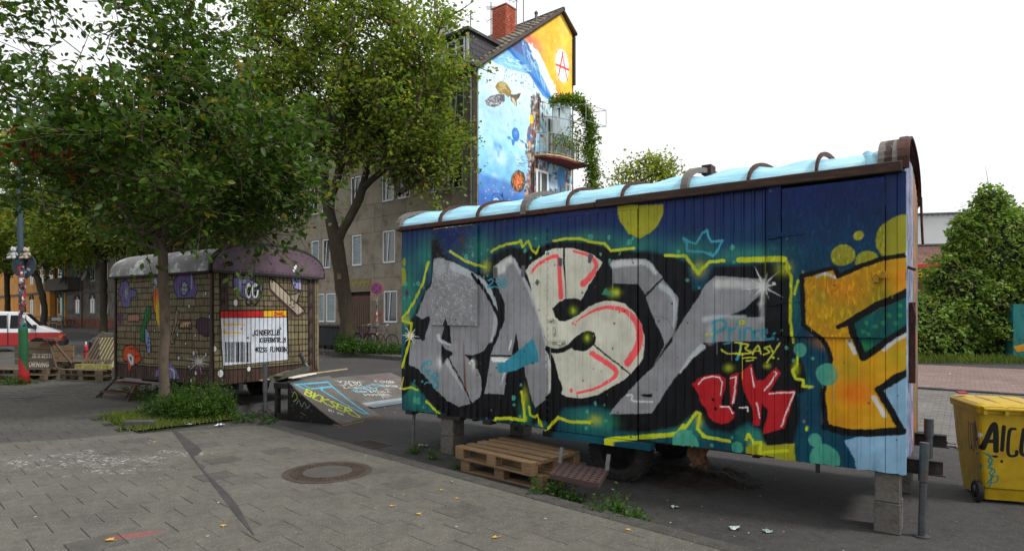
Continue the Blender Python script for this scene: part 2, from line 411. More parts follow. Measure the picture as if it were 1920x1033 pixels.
def paintmat(name, im, kind='metal', gain=1.0, rough=.42):
    """painted surface: the print plus scratches, dirt, rust specks and the relief of sheet metal, chipboard or timber"""
    m, t, p, o = newmat(name)
    uvn = N(t, 'UVMap'); ti = N(t, 'TexImage', image=im, interpolation='Cubic', extension='EXTEND'); t.links.new(uvn.outputs[0], ti.inputs[0])
    tc_ = N(t, 'TexCoord'); vec = tc_.outputs['Object']
    col = ti.outputs[0]
    if gain != 1.0: col = mixc(t, 1.0, col, (gain,)*3, 'MULTIPLY')
    n1 = noise(t, vec, 2.2, 6, .7); n2 = noise(t, vec, 60, 3)
    col = mixc(t, 1.0, col, ramp(t, n1, [(.3, (.78,.77,.75)), (.65, (1.06,1.06,1.05))]), 'MULTIPLY')
    if kind == 'metal':
        mp = N(t, 'Mapping'); mp.inputs['Scale'].default_value = (18, 18, .9); t.links.new(vec, mp.inputs[0])
        st = noise(t, mp.outputs[0], 1.5, 5, .7)
        col = mixc(t, ramp(t, st, [(.60, (0,0,0)), (.78, (.6,.6,.6))]), col, mixc(t, 1.0, col, (.62,.58,.52), 'MULTIPLY'))
        ru = noise(t, vec, 14, 7, .8)
        col = mixc(t, ramp(t, ru, [(.74, (0,0,0)), (.78, (.8,.8,.8))]), col, lin((96,58,38)))
        bump(t, p, noise(t, vec, 5, 4), .35, .012)
    elif kind == 'osb':
        vo = N(t, 'TexVoronoi', Scale=62.0); vo.feature = 'F1'
        mp = N(t, 'Mapping'); mp.inputs['Scale'].default_value = (1, 1, .35); mp.inputs['Rotation'].default_value = (0, .8, 0)
        t.links.new(vec, mp.inputs[0]); t.links.new(mp.outputs[0], vo.inputs['Vector'])
        hs = N(t, 'SeparateColor'); t.links.new(vo.outputs['Color'], hs.inputs[0])
        col = mixc(t, 1.0, col, ramp(t, hs.outputs[0], [(0, (.72,.72,.72)), (.8, (1.0,1.0,1.0)), (1, (1.3,1.3,1.3))]), 'MULTIPLY')
        bump(t, p, hs.outputs[0], .8, .006)
    elif kind == 'foilboard':
        vo = N(t, 'TexVoronoi', Scale=46.0); vo.feature = 'DISTANCE_TO_EDGE'
        wn_ = N(t, 'TexNoise', Scale=9.0, Detail=4.0); ad = N(t, 'Mix'); ad.data_type = 'VECTOR'
        mp = N(t, 'Mapping'); mp.inputs['Scale'].default_value = (1, 1, .6); mp.inputs['Rotation'].default_value = (0, .7, 0)
        t.links.new(vec, mp.inputs[0]); t.links.new(mp.outputs[0], vo.inputs['Vector'])
        e = vo.outputs['Distance']; bw = N(t, 'RGBToBW'); t.links.new(ti.outputs[0], bw.inputs[0]); lum = ramp(t, bw.outputs[0], [(.05, (.12,.12,.12)), (.18, (1,1,1))])
        n4 = noise(t, vec, 22, 3)
        sp = math_(t, 'MULTIPLY', ramp(t, e, [(.03, (1,1,1)), (.10, (0,0,0))]), ramp(t, n4, [(.45, (0,0,0)), (.6, (1,1,1))]))
        col = mixc(t, math_(t, 'MULTIPLY', math_(t, 'MULTIPLY', sp, lum), .55), col, lin((225,228,230)))
        bump(t, p, e, .9, .01)
    elif kind == 'plaster':
        bump(t, p, n2, .25, .006)
    elif kind == 'wood':
        mp = N(t, 'Mapping'); mp.inputs['Scale'].default_value = (2, 30, 30); t.links.new(vec, mp.inputs[0])
        gr = noise(t, mp.outputs[0], 2, 5)
        col = mixc(t, 1.0, col, ramp(t, gr, [(.35, (.7,.7,.7)), (.65, (1.08,1.08,1.08))]), 'MULTIPLY')
        bump(t, p, gr, .4, .004)
    t.links.new(col, p.inputs['Base Color'])
    t.links.new(math_(t, 'MULTIPLY_ADD', n1, .35, rough-.15), p.inputs['Roughness'])
    p.inputs['Specular IOR Level'].default_value = .22
    return m
# ============================================================ GROUND
KO = Vector((-3.0, 8.55, 0)); KD = Vector((.7278, -.6858, 0)); KN = Vector((-.6858, -.7278, 0))   # kerb line, its run, and towards the pavement
KANG = math.atan2(KD.y, KD.x)
def kf(k, n, z=0.0):
    p = KO+KD*k+KN*n; return Vector((p.x, p.y, gz(p.y)+z))
def tokn(x, y):
    d = Vector((x, y, 0))-KO; return d.dot(KD), d.dot(KN)

def groundmat(name, base, lo, hi, speck=None, marks=None, bs=.35, scale=.6, patch=None, rough=.9):
    m, t, p, o = newmat(name); g = N(t, 'NewGeometry'); vec = g.outputs['Position']
    n1 = noise(t, vec, scale, 6, .65); n2 = noise(t, vec, 9, 5, .7); n3 = noise(t, vec, 130, 2); 
    col = ramp(t, n1, [(.3, lin(lo)), (.5, lin(base)), (.72, lin(hi))])
    col = mixc(t, .5, col, ramp(t, n2, [(.3, lin(lo)), (.7, lin(hi))]))
    if speck:
        vo = N(t, 'TexVoronoi', Scale=48.0); t.links.new(vec, vo.inputs['Vector'])
        col = mixc(t, math_(t, 'MULTIPLY', ramp(t, vo.outputs['Distance'], [(.12, (1,1,1)), (.26, (0,0,0))]), .55), col, lin(speck))
    if patch:
        n4 = noise(t, vec, 1.9, 3); col = mixc(t, ramp(t, n4, [(.6, (0,0,0)), (.66, (.7,.7,.7))]), col, lin(patch))
    if marks: col = marks(t, vec, col)
    t.links.new(col, p.inputs['Base Color']); p.inputs['Roughness'].default_value = rough; p.inputs['Specular IOR Level'].default_value = .3
    bump(t, p, math_(t, 'ADD', n3, math_(t, 'MULTIPLY', n2, .8)), bs, .006)
    return m
def slab_marks(t, vec, col):
    sp = N(t, 'SeparateXYZ'); t.links.new(vec, sp.inputs[0]); X, Y = sp.outputs[0], sp.outputs[1]
    # older, darker slabs beyond a line across the pavement
    nn = noise(t, vec, 1.2, 3)
    e = math_(t, 'SUBTRACT', Y, math_(t, 'MULTIPLY_ADD', X, .48, 11.15))
    e = math_(t, 'ADD', e, math_(t, 'MULTIPLY', nn, .5))
    col = mixc(t, ramp(t, e, [(.2, (0,0,0)), (.32, (1,1,1))]), col, mixc(t, 1.0, col, (.62,.62,.64), 'MULTIPLY'))
    # per slab tint
    r_ = N(t, 'ObjectInfo').outputs['Random']; isl = N(t, 'NewGeometry').outputs['Random Per Island']
    rr_ = math_(t, 'FRACT', math_(t, 'ADD', r_, isl))
    col = mixc(t, 1.0, col, ramp(t, rr_, [(0, (.66,.66,.68)), (.03, (.80,.80,.81)), (.06, (.95,.95,.95)), (1, (1.05,1.045,1.03))]), 'MULTIPLY')
    # pale droppings under the tree
    v = N(t, 'TexVoronoi', Scale=17.0); mp = N(t, 'Mapping'); t.links.new(vec, mp.inputs[0]); t.links.new(mp.outputs[0], v.inputs['Vector'])
    gx = math_(t, 'ADD', X, 4.9); gy = math_(t, 'SUBTRACT', Y, 7.0)
    d = math_(t, 'ADD', math_(t, 'MULTIPLY', math_(t, 'MULTIPLY', gx, gx), .13), math_(t, 'MULTIPLY', math_(t, 'MULTIPLY', gy, gy), .6))
    rg = ramp(t, math_(t, 'ADD', d, math_(t, 'MULTIPLY', noise(t, vec, 2.5, 4), 1.6)), [(.8, (1,1,1)), (2.1, (0,0,0))])
    sc_ = N(t, 'SeparateColor'); t.links.new(v.outputs['Color'], sc_.inputs[0])
    dots = ramp(t, math_(t, 'SUBTRACT', v.outputs['Distance'], math_(t, 'MULTIPLY', sc_.outputs[0], .36)), [(.0, (1,1,1)), (.10, (0,0,0))])
    v2 = N(t, 'TexVoronoi', Scale=38.0); t.links.new(vec, v2.inputs['Vector'])
    d2 = ramp(t, v2.outputs['Distance'], [(.18, (1,1,1)), (.36, (0,0,0))])
    mk = math_(t, 'MAXIMUM', dots, math_(t, 'MULTIPLY', d2, .8))
    col = mixc(t, math_(t, 'MULTIPLY', math_(t, 'MULTIPLY', mk, rg), .55), col, lin((190,190,186)))
    # scattered pale specks everywhere
    v3 = N(t, 'TexVoronoi', Scale=3.1); t.links.new(vec, v3.inputs['Vector'])
    col = mixc(t, ramp(t, v3.outputs['Distance'], [(.030, (.7,.7,.7)), (.05, (0,0,0))]), col, lin((175,172,165)))
    # stain of red spray paint
    ax = math_(t, 'ADD', X, 2.86); ay = math_(t, 'SUBTRACT', Y, 4.62)
    a = math_(t, 'ADD', math_(t, 'MULTIPLY', ax, .9), math_(t, 'MULTIPLY', ay, .42)); b = math_(t, 'SUBTRACT', math_(t, 'MULTIPLY', ay, .9), math_(t, 'MULTIPLY', ax, .42))
    q = math_(t, 'ADD', math_(t, 'MULTIPLY', math_(t, 'MULTIPLY', a, a), 17.0), math_(t, 'MULTIPLY', math_(t, 'MULTIPLY', b, b), 150.0))
    col = mixc(t, math_(t, 'MULTIPLY', ramp(t, math_(t, 'ADD', q, math_(t, 'MULTIPLY', nn, .4)), [(.4, (1,1,1)), (1.25, (0,0,0))]), .45), col, lin((150,62,66)))
    return col
M_asph = groundmat('asphalt', (56,55,54), (40,39,38), (74,72,70), speck=(112,108,102), bs=.6, scale=.5, patch=(62,60,57))
M_slab = groundmat('paving_concrete', (88,85,78), (68,66,62), (104,101,93), speck=(150,147,140), bs=.35, scale=1.1, marks=slab_marks)
M_joint = groundmat('joint_sand', (34,36,24), (22,23,17), (50,58,32), bs=.6, scale=4)
M_kerb = groundmat('kerb_stone', (66,64,61), (50,48,46), (82,79,75), speck=(120,116,110), bs=.4, scale=2)
M_soil = groundmat('soil', (62,52,38), (36,30,22), (84,74,52), bs=.9, scale=3)
M_patch = groundmat('asphalt_patch', (58,57,57), (48,47,47), (74,72,70), speck=(96,94,92), bs=.5, scale=3)
M_redp_ = groundmat('red_paving', (150,112,100), (122,92,84), (168,134,122), bs=.3, scale=1.3)
M_farp = groundmat('far_paving', (88,85,79), (68,66,62), (104,100,94), bs=.3, scale=1)

# asphalt, one sheet out to the horizon
ys = [-40, -10, 0, 3, 6, 9, 12, 16, 20, 25, 30, 40, 55, 75, 120, 200, 400, 900]; xs = [-700, -200, -80, -40, -20, -10, -5, 0, 5, 10, 20, 40, 80, 200, 700]
def gz(y): return 0.0155*max(0.0, min(y, 80)-12.0)
mb = MB(); vs = [(x, y, gz(y)-.12) for y in ys for x in xs]; nx = len(xs)
mb._add(vs, [(j*nx+i, j*nx+i+1, (j+1)*nx+i+1, (j+1)*nx+i) for j in range(len(ys)-1) for i in range(nx-1)])
road = struct(mb.build('asphalt_road', M_asph, fixn=False))

# near pavement: bed of joint sand, slabs, kerb
PIT = (-3.8, -1.95, .02, 1.5)     # tree pit in kerb coordinates
ks = sorted([-60, -40, -28, -20, -15, -11, -8, -5.5, 0, 3, 6, 9, 14] + [PIT[0], PIT[1]]); ns = sorted([0, .02, PIT[3], 4, 7, 10, 14, 20, 30, 50])
mb = MB(); vs = [kf(k, n, -.014) for n in ns for k in ks]; nx = len(ks)
fs = []
for j in range(len(ns)-1):
    for i in range(nx-1):
        fs.append((j*nx+i, (j+1)*nx+i, (j+1)*nx+i+1, j*nx+i+1))
mb._add(vs, fs)
pave = struct(mb.build('pavement', M_joint, fixn=False))
S = .335
def slab_mesh(w_, d_):
    b = MB(); g = .0022; e = .003
    x, y = w_/2-g, d_/2-g
    vs = [(-x,-y,-.05),(x,-y,-.05),(x,y,-.05),(-x,y,-.05),(-x,-y,-e),(x,-y,-e),(x,y,-e),(-x,y,-e),(-x+e,-y+e,0),(x-e,-y+e,0),(x-e,y-e,0),(-x+e,y-e,0)]
    b._add(vs, [(0,1,5,4),(1,2,6,5),(2,3,7,6),(3,0,4,7),(4,5,9,8),(5,6,10,9),(6,7,11,10),(7,4,8,11),(8,9,10,11)])
    me = bpy.data.meshes.new('paving_slab'); me.from_pydata(b.v, [], b.f); me.materials.append(M_slab); return me, b
slab_full, sb_full = slab_mesh(S, S); slab_half, sb_half = slab_mesh(S, S/2)
mh = kf(*tokn(-1.97, 6.5)); cand = []
for i in range(-75, 34):
    off = 0.0 if i % 2 else S/2
    k = i*S+.11
    j = 0; n = 0.0
    while n < 34:
        d = S/2 if (j == 0 and off) else S
        c = kf(k, n+d/2)
        n += d; j += 1
        if c.y < 3.3 or c.y > 30: continue
        px_ = CX+c.x*F/c.y
        if px_ < -90 or px_ > 1620: continue
        kk, nn = k, n-d/2
        if PIT[0]-S*.45 < kk < PIT[1]+S*.4 and nn < PIT[3]+S*.3: continue
        if (c-mh).length < .24: continue
        cand.append((c.y, c, d < S*.9))
cand.sort(key=lambda q: q[0])
far = MB()
for idx, (yy, c, half) in enumerate(cand):
    tilt = (rnd.gauss(0, .0016), rnd.gauss(0, .0016)); dz = rnd.gauss(0, .0010)
    if idx < 300:
        o = link('paving_slab', slab_half if half else slab_full, pave, (c.x, c.y, c.z+dz)); o.rotation_euler = (tilt[0], tilt[1], KANG)
    else:
        b = sb_half if half else sb_full
        m4 = Matrix.Rotation(KANG, 3, 'Z'); zs = math.atan(.0155) if c.y > 12 else 0
        far._add([m4 @ Vector(v)+Vector((c.x, c.y, c.z+dz)) for v in b.v], b.f)
o = far.build('far_paving_slabs', M_slab, pave, fixn=False); o['kind'] = 'stuff'
# kerb stones, one by one
kmesh = MB(); kmesh.hexa([Vector(p) for p in ((-.273,-.20,-.3),(.273,-.20,-.3),(.273,-.004,-.3),(-.273,-.004,-.3),(-.273,-.175,.003),(.273,-.175,.003),(.273,-.004,.003),(-.273,-.004,.003))])
k0 = None
for i in range(-50, 24):
    c = kf(i*.55, 0); px_ = CX+c.x*F/max(c.y, .1)
    if c.y < 2.4 or px_ < -150: continue
    if k0 is None: o = k0 = kmesh.build('kerb_stone', M_kerb, pave, bevel=.008)
    else: o = link('kerb_stone', k0.data, pave)
    o.location = (c.x, c.y, c.z+rnd.gauss(0, .003)); o.rotation_euler = (0, 0, KANG+rnd.gauss(0, .003))
# note: in the stone's own axes -y points to the road only if KANG frame is left handed; fix below
for o in [o for o in bpy.data.objects if o.name.startswith('kerb_stone')]: o.rotation_euler.z += PI

# tree pit soil
mb = MB(); mb.grid(16, 12, lambda u, v: kf(PIT[0]+u*(PIT[1]-PIT[0]), PIT[2]+v*(PIT[3]-PIT[2]), .012+.05*math.sin(PI*u)*math.sin(PI*v)+rnd.uniform(-.006, .01)))
struct(mb.build('tree_pit_soil', M_soil, smooth=True))
# dark asphalt repair running across the slabs
poly = [(322,806),(331,807),(346,819),(368,834),(379,845),(371,852),(362,856),(374,869),(384,874),(381,881),(396,896),(414,912),(428,926),(444,945),(457,967),(478,1006),(446,970),(424,944),(396,904),(358,856)]
mb = MB(); vs = []
for x, y in poly:
    D = CZ*F/(y-HY); vs.append(((x-CX)*D/F, D, .0045))
mb._add(vs, [tuple(range(len(vs)))])
struct(mb.build('asphalt_repair_strip', M_patch))
# edging stone of the tree pit
e = tag(MB().box((0,0,.03), (.42,.13,.12)).build('edging_stone', M_kerb, bevel=.01), 'grey stone block lying at the front corner of the tree pit', 'stone')
p = at(262, 800, 9.1); e.location = (p.x, p.y, .02); e.rotation_euler = (0.03, .02, R(8))

# manhole cover
M_iron = mat('cast_iron', (74,66,60), .55, .3, 6, .5, .3, dirt=(96,78,62))
M_conc = mat('concrete', (120,115,106), .9, .2, 4, .5, dirt=(86,82,76), dirt_amt=.3)
t_ = thing('manhole_cover', 'round cast iron manhole cover with concrete centre in the paving slabs', 'manhole cover', (mh.x, mh.y, .001), .3)
MB().lathe([(.46,-.04),(.46,.004),(.445,.007),(.405,.007),(.395,.004),(.385,.0035),(.385,-.04)], 56).build('rim', M_iron, t_)
MB().lathe([(.383,-.04),(.383,.005),(.262,.005),(.262,-.04)], 56).build('ring', M_iron, t_)
MB().lathe([(.258,-.03),(.258,.006),(.25,.0075),(.0,.0085)], 40).build('concrete_infill', mat('manhole_concrete', (72,69,64), .9, .2, 4, .5), t_)
mb = MB()
for rr_, n_ in ((.368, 52), (.335, 46), (.30, 40), (.275, 38)):
    for k in range(n_):
        a = 2*PI*k/n_+rr_*9; mb.box((rr_*math.cos(a), rr_*math.sin(a), .008), (.018,.022,.008), Matrix.Rotation(a, 3, 'Z'))
stuff(mb.build('studs', M_iron, t_))
# drain grate in the gutter
dg = thing('drain_grate', 'small slotted iron drain grate sunk beside the kerb', 'drain', (-1.97, 8.5, -.118), KANG)
MB().b2((-.27,-.17,-.02),(.27,-.14,.006)).b2((-.27,.14,-.02),(.27,.17,.006)).b2((-.27,-.14,-.02),(-.24,.14,.006)).b2((.24,-.14,-.02),(.27,.14,.006)).build('frame', M_iron, dg)
for k in range(9):
    b = MB().b2((-.012,-.139,-.015),(.012,.139,.005)).build('bar', M_iron, dg); b.location.x = -.21+k*.0525
MB().b2((-.24,-.14,-.012),(.24,.14,.0006)).build('pit', mat('black', (12,12,12), .9, .1, 3, 0), dg)

# far pavement and kerb in front of the houses
FU = Vector((-.776, .631, 0)); FN = Vector((.631, .776, 0)); FC = Vector((-1.43, 25.9, 0))     # run of the street front, away from camera, corner of the house
def ff(s, n, z=0.0):
    p = FC+FU*s+FN*n; return Vector((p.x, p.y, gz(p.y)+z))
mb = MB(); S_ = [-9, -4, 0, 5, 10, 15, 20, 25, 32, 40, 50, 62, 80, 120]; n_ = [-4.17, -2.5, 0, 3]
vs = [ff(s, n, .03) for n in n_ for s in S_]; nx = len(S_)
mb._add(vs, [(j*nx+i, j*nx+i+1, (j+1)*nx+i+1, (j+1)*nx+i) for j in range(3) for i in range(nx-1)])
fp = struct(mb.build('far_pavement', M_farp))
ck = MB().b2((-.49,-.14,-.2),(.49,0,.15)).build('kerb_stone', M_kerb, fp, bevel=.012)
for i in range(-8, 75):
    c = ff(i*1.0, -4.17, -.12)
    o = ck if i == -8 else link('kerb_stone', ck.data, fp)
    o.location = c; o.rotation_euler = (0, 0, math.atan2(-FU.y, -FU.x))
# red cycle path and block paving at the side street, with a drain channel between
RD = Vector((1.57, -1.17, 0)).normalized(); RN = Vector((-RD.y, RD.x, 0)); RO = Vector((9.76, 14.6, 0))
def rf(a, b, z=0.0):
    p = RO+RD*a+RN*b; return Vector((p.x, p.y, gz(p.y)-.12+z))
mb = MB(); mb.grid(20, 6, lambda u, v: rf(-12+u*40, v*7.4, .022)); red = struct(mb.build('red_brick_path', M_joint, fixn=False))
def blocks(name, a0, a1, b0, b1, la, lb, m, parent, z, keep):
    V = []; Q = []; na = int((a1-a0)/la); nb = int((b1-b0)/lb)
    b = MB()
    for j in range(nb):
        for i in range(na):
            a = a0+(i+(.5 if j % 2 else 0))*la; c = b0+j*lb
            p = rf(a+la/2, c+lb/2)
            if not keep(p): continue
            h = z+rnd.uniform(-.002, .002); g = .004
            vs = [rf(a+g, c+g, h), rf(a+la-g, c+g, h), rf(a+la-g, c+lb-g, h), rf(a+g, c+lb-g, h), rf(a, c, h-.012), rf(a+la, c, h-.012), rf(a+la, c+lb, h-.012), rf(a, c+lb, h-.012)]
            b._add(vs, [(0,1,2,3),(4,5,1,0),(5,6,2,1),(6,7,3,2),(7,4,0,3)])
    o = b.build(name, m, parent, fixn=False); o['kind'] = 'stuff'; return o
inview = lambda p: p.y > 4 and 1640 < CX+p.x*F/p.y < 2000
def blockmat(name, cols):
    m, t, p, o = newmat(name); g = N(t, 'NewGeometry')
    col = ramp(t, g.outputs['Random Per Island'], [(i/(len(cols)-1), lin(c)) for i, c in enumerate(cols)])
    col = mixc(t, 1.0, col, ramp(t, noise(t, g.outputs['Position'], .8, 5), [(.3, (.82,)*3), (.7, (1.12,)*3)]), 'MULTIPLY')
    t.links.new(col, p.inputs['Base Color']); p.inputs['Roughness'].default_value = .9; return m
blocks('red_blocks', -4, 12, .3, 7.3, .2, .1, blockmat('red_block', [(112,92,86),(126,104,96),(118,100,94),(132,112,104)]), red, .036, inview)
grey = MB().grid(8, 8, lambda u, v: rf(-2.5+u*14, -8+v*7.9, .010)); 
gpav = struct(MB()._add([Vector((6.0,8.2,-.128)), Vector((9.6,6.0,-.128)), Vector((13.5,12.6,gz(12.6)-.128)), Vector((9.4,14.75,gz(14.75)-.128)), Vector((6.75,11.2,-.128))], [(0,1,2,3,4)]).build('block_paving', M_joint, fixn=False))
def in_grey(p):
    poly = [(6.0,8.2),(9.6,6.0),(13.5,12.6),(9.4,14.75),(6.75,11.2)]; c = False
    for i in range(5):
        a, b = poly[i-1], poly[i]
        if (a[1] > p.y) != (b[1] > p.y) and p.x < (b[0]-a[0])*(p.y-a[1])/(b[1]-a[1])+a[0]: c = not c
    return c
blocks('grey_blocks', -5, 12, -9, -.05, .2, .1, blockmat('grey_block', [(92,89,86),(106,102,98),(98,94,91),(112,107,102)]), gpav, .024, lambda p: inview(p) and in_grey(p))
mb = MB()
ch = None
for i in range(-3, 8):
    a = i*1.0; p = rf(a, .12); 
    o = (MB().b2((-.49,-.11,-.05),(.49,.11,.05))).build('channel_stone', M_kerb, red, bevel=.01) if ch is None else link('channel_stone', ch.data, red)
    ch = ch or o; o.location = (p.x, p.y, p.z+.002); o.rotation_euler = (0, 0, math.atan2(RD.y, RD.x))
# ============================================================ THE GRAFFITI TRAILER
TL, TW, ZB, ZT = 5.77, 2.06, .52, 2.94            # local heights above the road at -.12
T1 = thing('graffiti_trailer', 'long construction trailer covered in grey and black graffiti with blue tarpaulin roof', 'trailer', (-1.505, 8.29, -.12), math.atan2(-.591, .807))
pl = Plane((-1.505, 8.29, -.12), (.807, -.591, 0), (0, 0, 1))
C = Paint(TL+.1, ZT-ZB+.1, 250, pl, (-.05, ZB-.05), (9, 34, 88))
# background fades from navy to teal
vv = (C.yy/C.h)[..., None]; uu = (C.xx/C.w)[..., None]
top = np.array(lin((14, 36, 88))); mid = np.array(lin((8, 66, 86))); bot = np.array(lin((4, 62, 78)))
k_ = np.clip((vv-.62)/.3, 0, 1); C.a[:] = mid*(1-k_)+top*k_; k_ = np.clip((.25-vv)/.25, 0, 1); C.a[:] = C.a*(1-k_)+bot*k_
for c, r, a in (((765,560),(40,110),.6),((800,480),(40,50),.5),((900,470),(60,40),.55),((1000,455),(70,30),.5),((1100,450),(80,24),.5),((1190,462),(70,30),.5),((1290,470),(60,30),.55),
                ((1400,480),(90,24),.55),((775,735),(40,40),.6),((800,770),(50,30),.3),((1000,770),(50,45),.6),((930,760),(40,40),.4),((1100,785),(60,35),.5),((1210,800),(90,24),.4),((1500,680),(50,50),.6),
                ((1420,820),(60,30),.6),((1290,800),(50,40),.5),((1480,560),(24,80),.35)):
    C.blob(c, r, (52,138,112), soft=1, alpha=a)
# broad dark outline of the letters
C.poly([(757,660),(765,610),(778,588),(800,540),(812,520),(811,450),(822,452),(838,482),(872,500),(905,514),(918,520),(916,488),(958,463),(985,468),(1008,465),(1050,452),(1108,455),(1150,470),(1210,471),
        (1262,482),(1288,492),(1298,545),(1318,540),(1336,500),(1380,498),(1436,494),(1470,505),(1486,518),(1484,600),(1486,640),(1500,655),(1512,700),(1510,735),(1496,740),(1500,790),(1486,830),(1432,833),(1424,806),
        (1400,792),(1370,812),(1330,806),(1306,770),(1272,800),(1215,812),(1150,808),(1148,772),(1120,760),(1060,765),(1030,800),(1022,790),(980,802),(960,790),(905,786),(850,786),(818,768),(795,742),(775,716),(762,735),(753,745),(750,700)], (9,10,14), soft=3)
C.line([(1012,820),(1040,800),(1040,745),(1030,700)], 18, (9,10,14), soft=4)
C.blob((822,470), (12,34), (9,10,14), soft=1, alpha=.95)
for c, r in (((985,775),(20,40)),((1138,790),(34,24))): C.blob(c, r, (40,120,95), soft=1, alpha=.7)
GR = (138,138,142); LG = (176,184,190); BK = (10,11,14); CR = (205,204,188); PK = (240,92,96); YL = (186,194,34); TE = (52,142,160); WH = (214,216,210); BUB = (70,150,128)
# first letter
C.poly([(815,492),(824,484),(852,492),(888,512),(905,524),(918,540),(928,560),(933,582),(933,606),(927,632),(916,650),(902,661),(886,667),(872,665),(884,678),(898,696),(905,712),(906,727),(899,745),(885,756),(861,763),(838,752),
        (818,731),(803,713),(784,692),(774,688),(766,684),(768,655),(774,636),(796,636),(802,604),(804,593),(793,600),(780,592),(786,578),(800,545),(812,532)], GR)
C.poly([(793,598),(804,592),(806,597),(797,636),(792,640),(776,600)], BK)
C.poly([(834,606),(838,597),(843,612),(846,646),(828,636)], BK)
C.poly([(828,645),(834,655),(849,661),(849,665),(836,674),(830,684),(826,674)], BK)
C.line([(840,670),(850,688),(868,720),(884,757)], 3, BK, curve=False)
C.poly([(871,665),(886,667),(905,660),(922,636),(912,665),(904,700),(905,716),(896,694),(884,678)], BK)
C.line([(870,640),(871,690),(873,728)], (2, 4), (112,52,30), soft=1, alpha=.85)
C.poly([(817,487),(835,486),(838,512),(826,520),(816,510)], (158,162,164), soft=3)
C.line([(850,500),(880,513),(905,530),(922,555),(929,585),(926,620),(920,640)], (15, 5), LG, soft=1.5, alpha=.9)
C.line([(822,630),(826,640),(844,647)], (8, 3), (190,196,200), soft=.8)
C.blob((824,680), (9,16), (205,208,206), soft=1, alpha=.8); C.line([(838,678),(850,700),(868,730)], (9, 3), (178,184,186), soft=2, alpha=.8)
C.blob((888,684), (8,13), (215,216,210), soft=1, alpha=.8); C.blob((885,677), 3, (210,212,206)); C.blob((881,681), 2.4, (210,212,206))
C.line([(776,692),(768,700),(762,712),(756,700)], 8, BK); C.poly([(757,712),(764,700),(770,690),(762,735),(758,740)], BK)
C.line([(888,515),(915,555),(935,600),(932,640),(914,665),(906,705),(908,755)], 7, BK)
C.line([(928,520),(942,560),(946,600),(938,625)], (14, 9), BK)
# second letter
C.poly([(926,500),(940,489),(959,478),(967,487),(984,521),(1003,564),(1022,620),(1034,690),(1034,735),(1022,750),(1003,765),(993,734),(983,690),(974,660),(967,624),(960,664),(951,697),(944,740),(907,738),(914,705),(920,664),(932,636),(946,600),(946,570),(930,530)], GR)
C.line([(917,667),(957,668)], 3, BK); C.poly([(918,480),(960,462),(968,488),(955,478),(930,492)], BK, soft=4)
C.poly([(930,498),(945,488),(958,481),(964,490),(952,498),(946,512),(934,515)], (206,208,204), soft=3)
C.line([(962,488),(985,530),(1003,575),(1020,630),(1030,700),(1030,735)], (7, 5), LG, soft=1.5, alpha=.85)
C.line([(924,674),(950,676)], 8, WH, soft=1); C.line([(958,640),(953,658)], (4, 2), WH, soft=1); C.line([(945,700),(939,722)], (4, 1.5), (190,200,205), soft=1)
C.poly([(931,681),(946,679),(999,635),(1005,650),(1012,677),(989,685),(967,695),(934,700)], (46,130,150))
C.poly([(925,503),(932,501),(933,522),(926,523)], (95,95,99)); C.poly([(977,498),(985,498),(984,522),(976,521)], (95,95,99))
C.line([(985,640),(995,668)], 1.5, (60,100,110), alpha=.4)
# third letter, cream
C.poly([(986,508),(991,498),(1000,490),(1013,483),(1026,473),(1040,467),(1055,466),(1075,466),(1094,471),(1113,479),(1131,493),(1119,514),(1106,535),(1091,564),(1079,560),(1061,561),(1046,570),(1038,579),(1042,595),(1052,602),(1063,603),
        (1086,591),(1106,575),(1123,568),(1137,565),(1152,565),(1172,570),(1191,587),(1201,608),(1207,633),(1208,650),(1204,675),(1184,701),(1164,716),(1123,740),(1093,747),(1062,743),(1053,738),(1056,730),(1050,707),(1042,681),(1036,661),
        (1034,730),(1031,733),(1030,690),(1026,640),(1014,605),(1000,562),(994,535)], CR)
C.line([(1026,652),(1042,658),(1056,656),(1068,650),(1078,640)], 9, BK)
C.line([(1030,655),(1036,675),(1043,705),(1048,738)], 8, BK)
C.poly([(1072,640),(1080,632),(1089,626),(1103,620),(1115,624),(1119,634),(1116,645),(1106,655),(1095,659),(1079,657),(1070,650)], BK)
for c in ((1076,583),(1103,634)):
    C.blob(c, (12,12), (120,140,26), soft=1, alpha=.9); C.blob(c, (5,7), (196,198,45), soft=1, alpha=.8)
C.line([(1058,466),(1059,500),(1062,535),(1063,562)], (4.5, 2.5), BK, curve=False); C.line([(1112,644),(1140,668),(1182,700)], 2.6, BK)
C.line([(997,512),(1006,498),(1026,487),(1046,482),(1050,500),(1051,530),(1054,557)], (5, 10), PK)
C.line([(1077,472),(1098,477),(1113,487),(1119,500),(1110,517),(1094,533)], (4, 13), PK)
C.line([(1082,604),(1098,592),(1115,582),(1140,577),(1162,579),(1180,588),(1194,606),(1199,632),(1194,655),(1178,680)], (2.5, 15), PK, soft=.6)
C.line([(1112,663),(1130,675),(1154,692),(1156,703),(1145,713),(1120,727),(1083,737)], (11, 4), PK)
C.line([(1100,733),(1083,737)], 5, PK); C.blob((1076,607), 3, PK); C.blob((1072,732), 3.6, PK)
C.poly([(1048,485),(1056,486),(1055,501),(1048,500)], (88,88,92)); C.poly([(1106,477),(1114,480),(1109,496),(1104,494)], (88,88,92)); C.poly([(1007,524),(1013,530),(1007,537),(1002,531)], (88,88,92))
C.blob((1152,550), (18,12), (150,168,30), soft=1, alpha=.95); C.poly([(1128,553),(1138,540),(1142,550),(1160,548),(1150,556)], (60,140,110), soft=1); C.blob((1156,549), (10,8), (190,196,40), soft=1, alpha=.9)
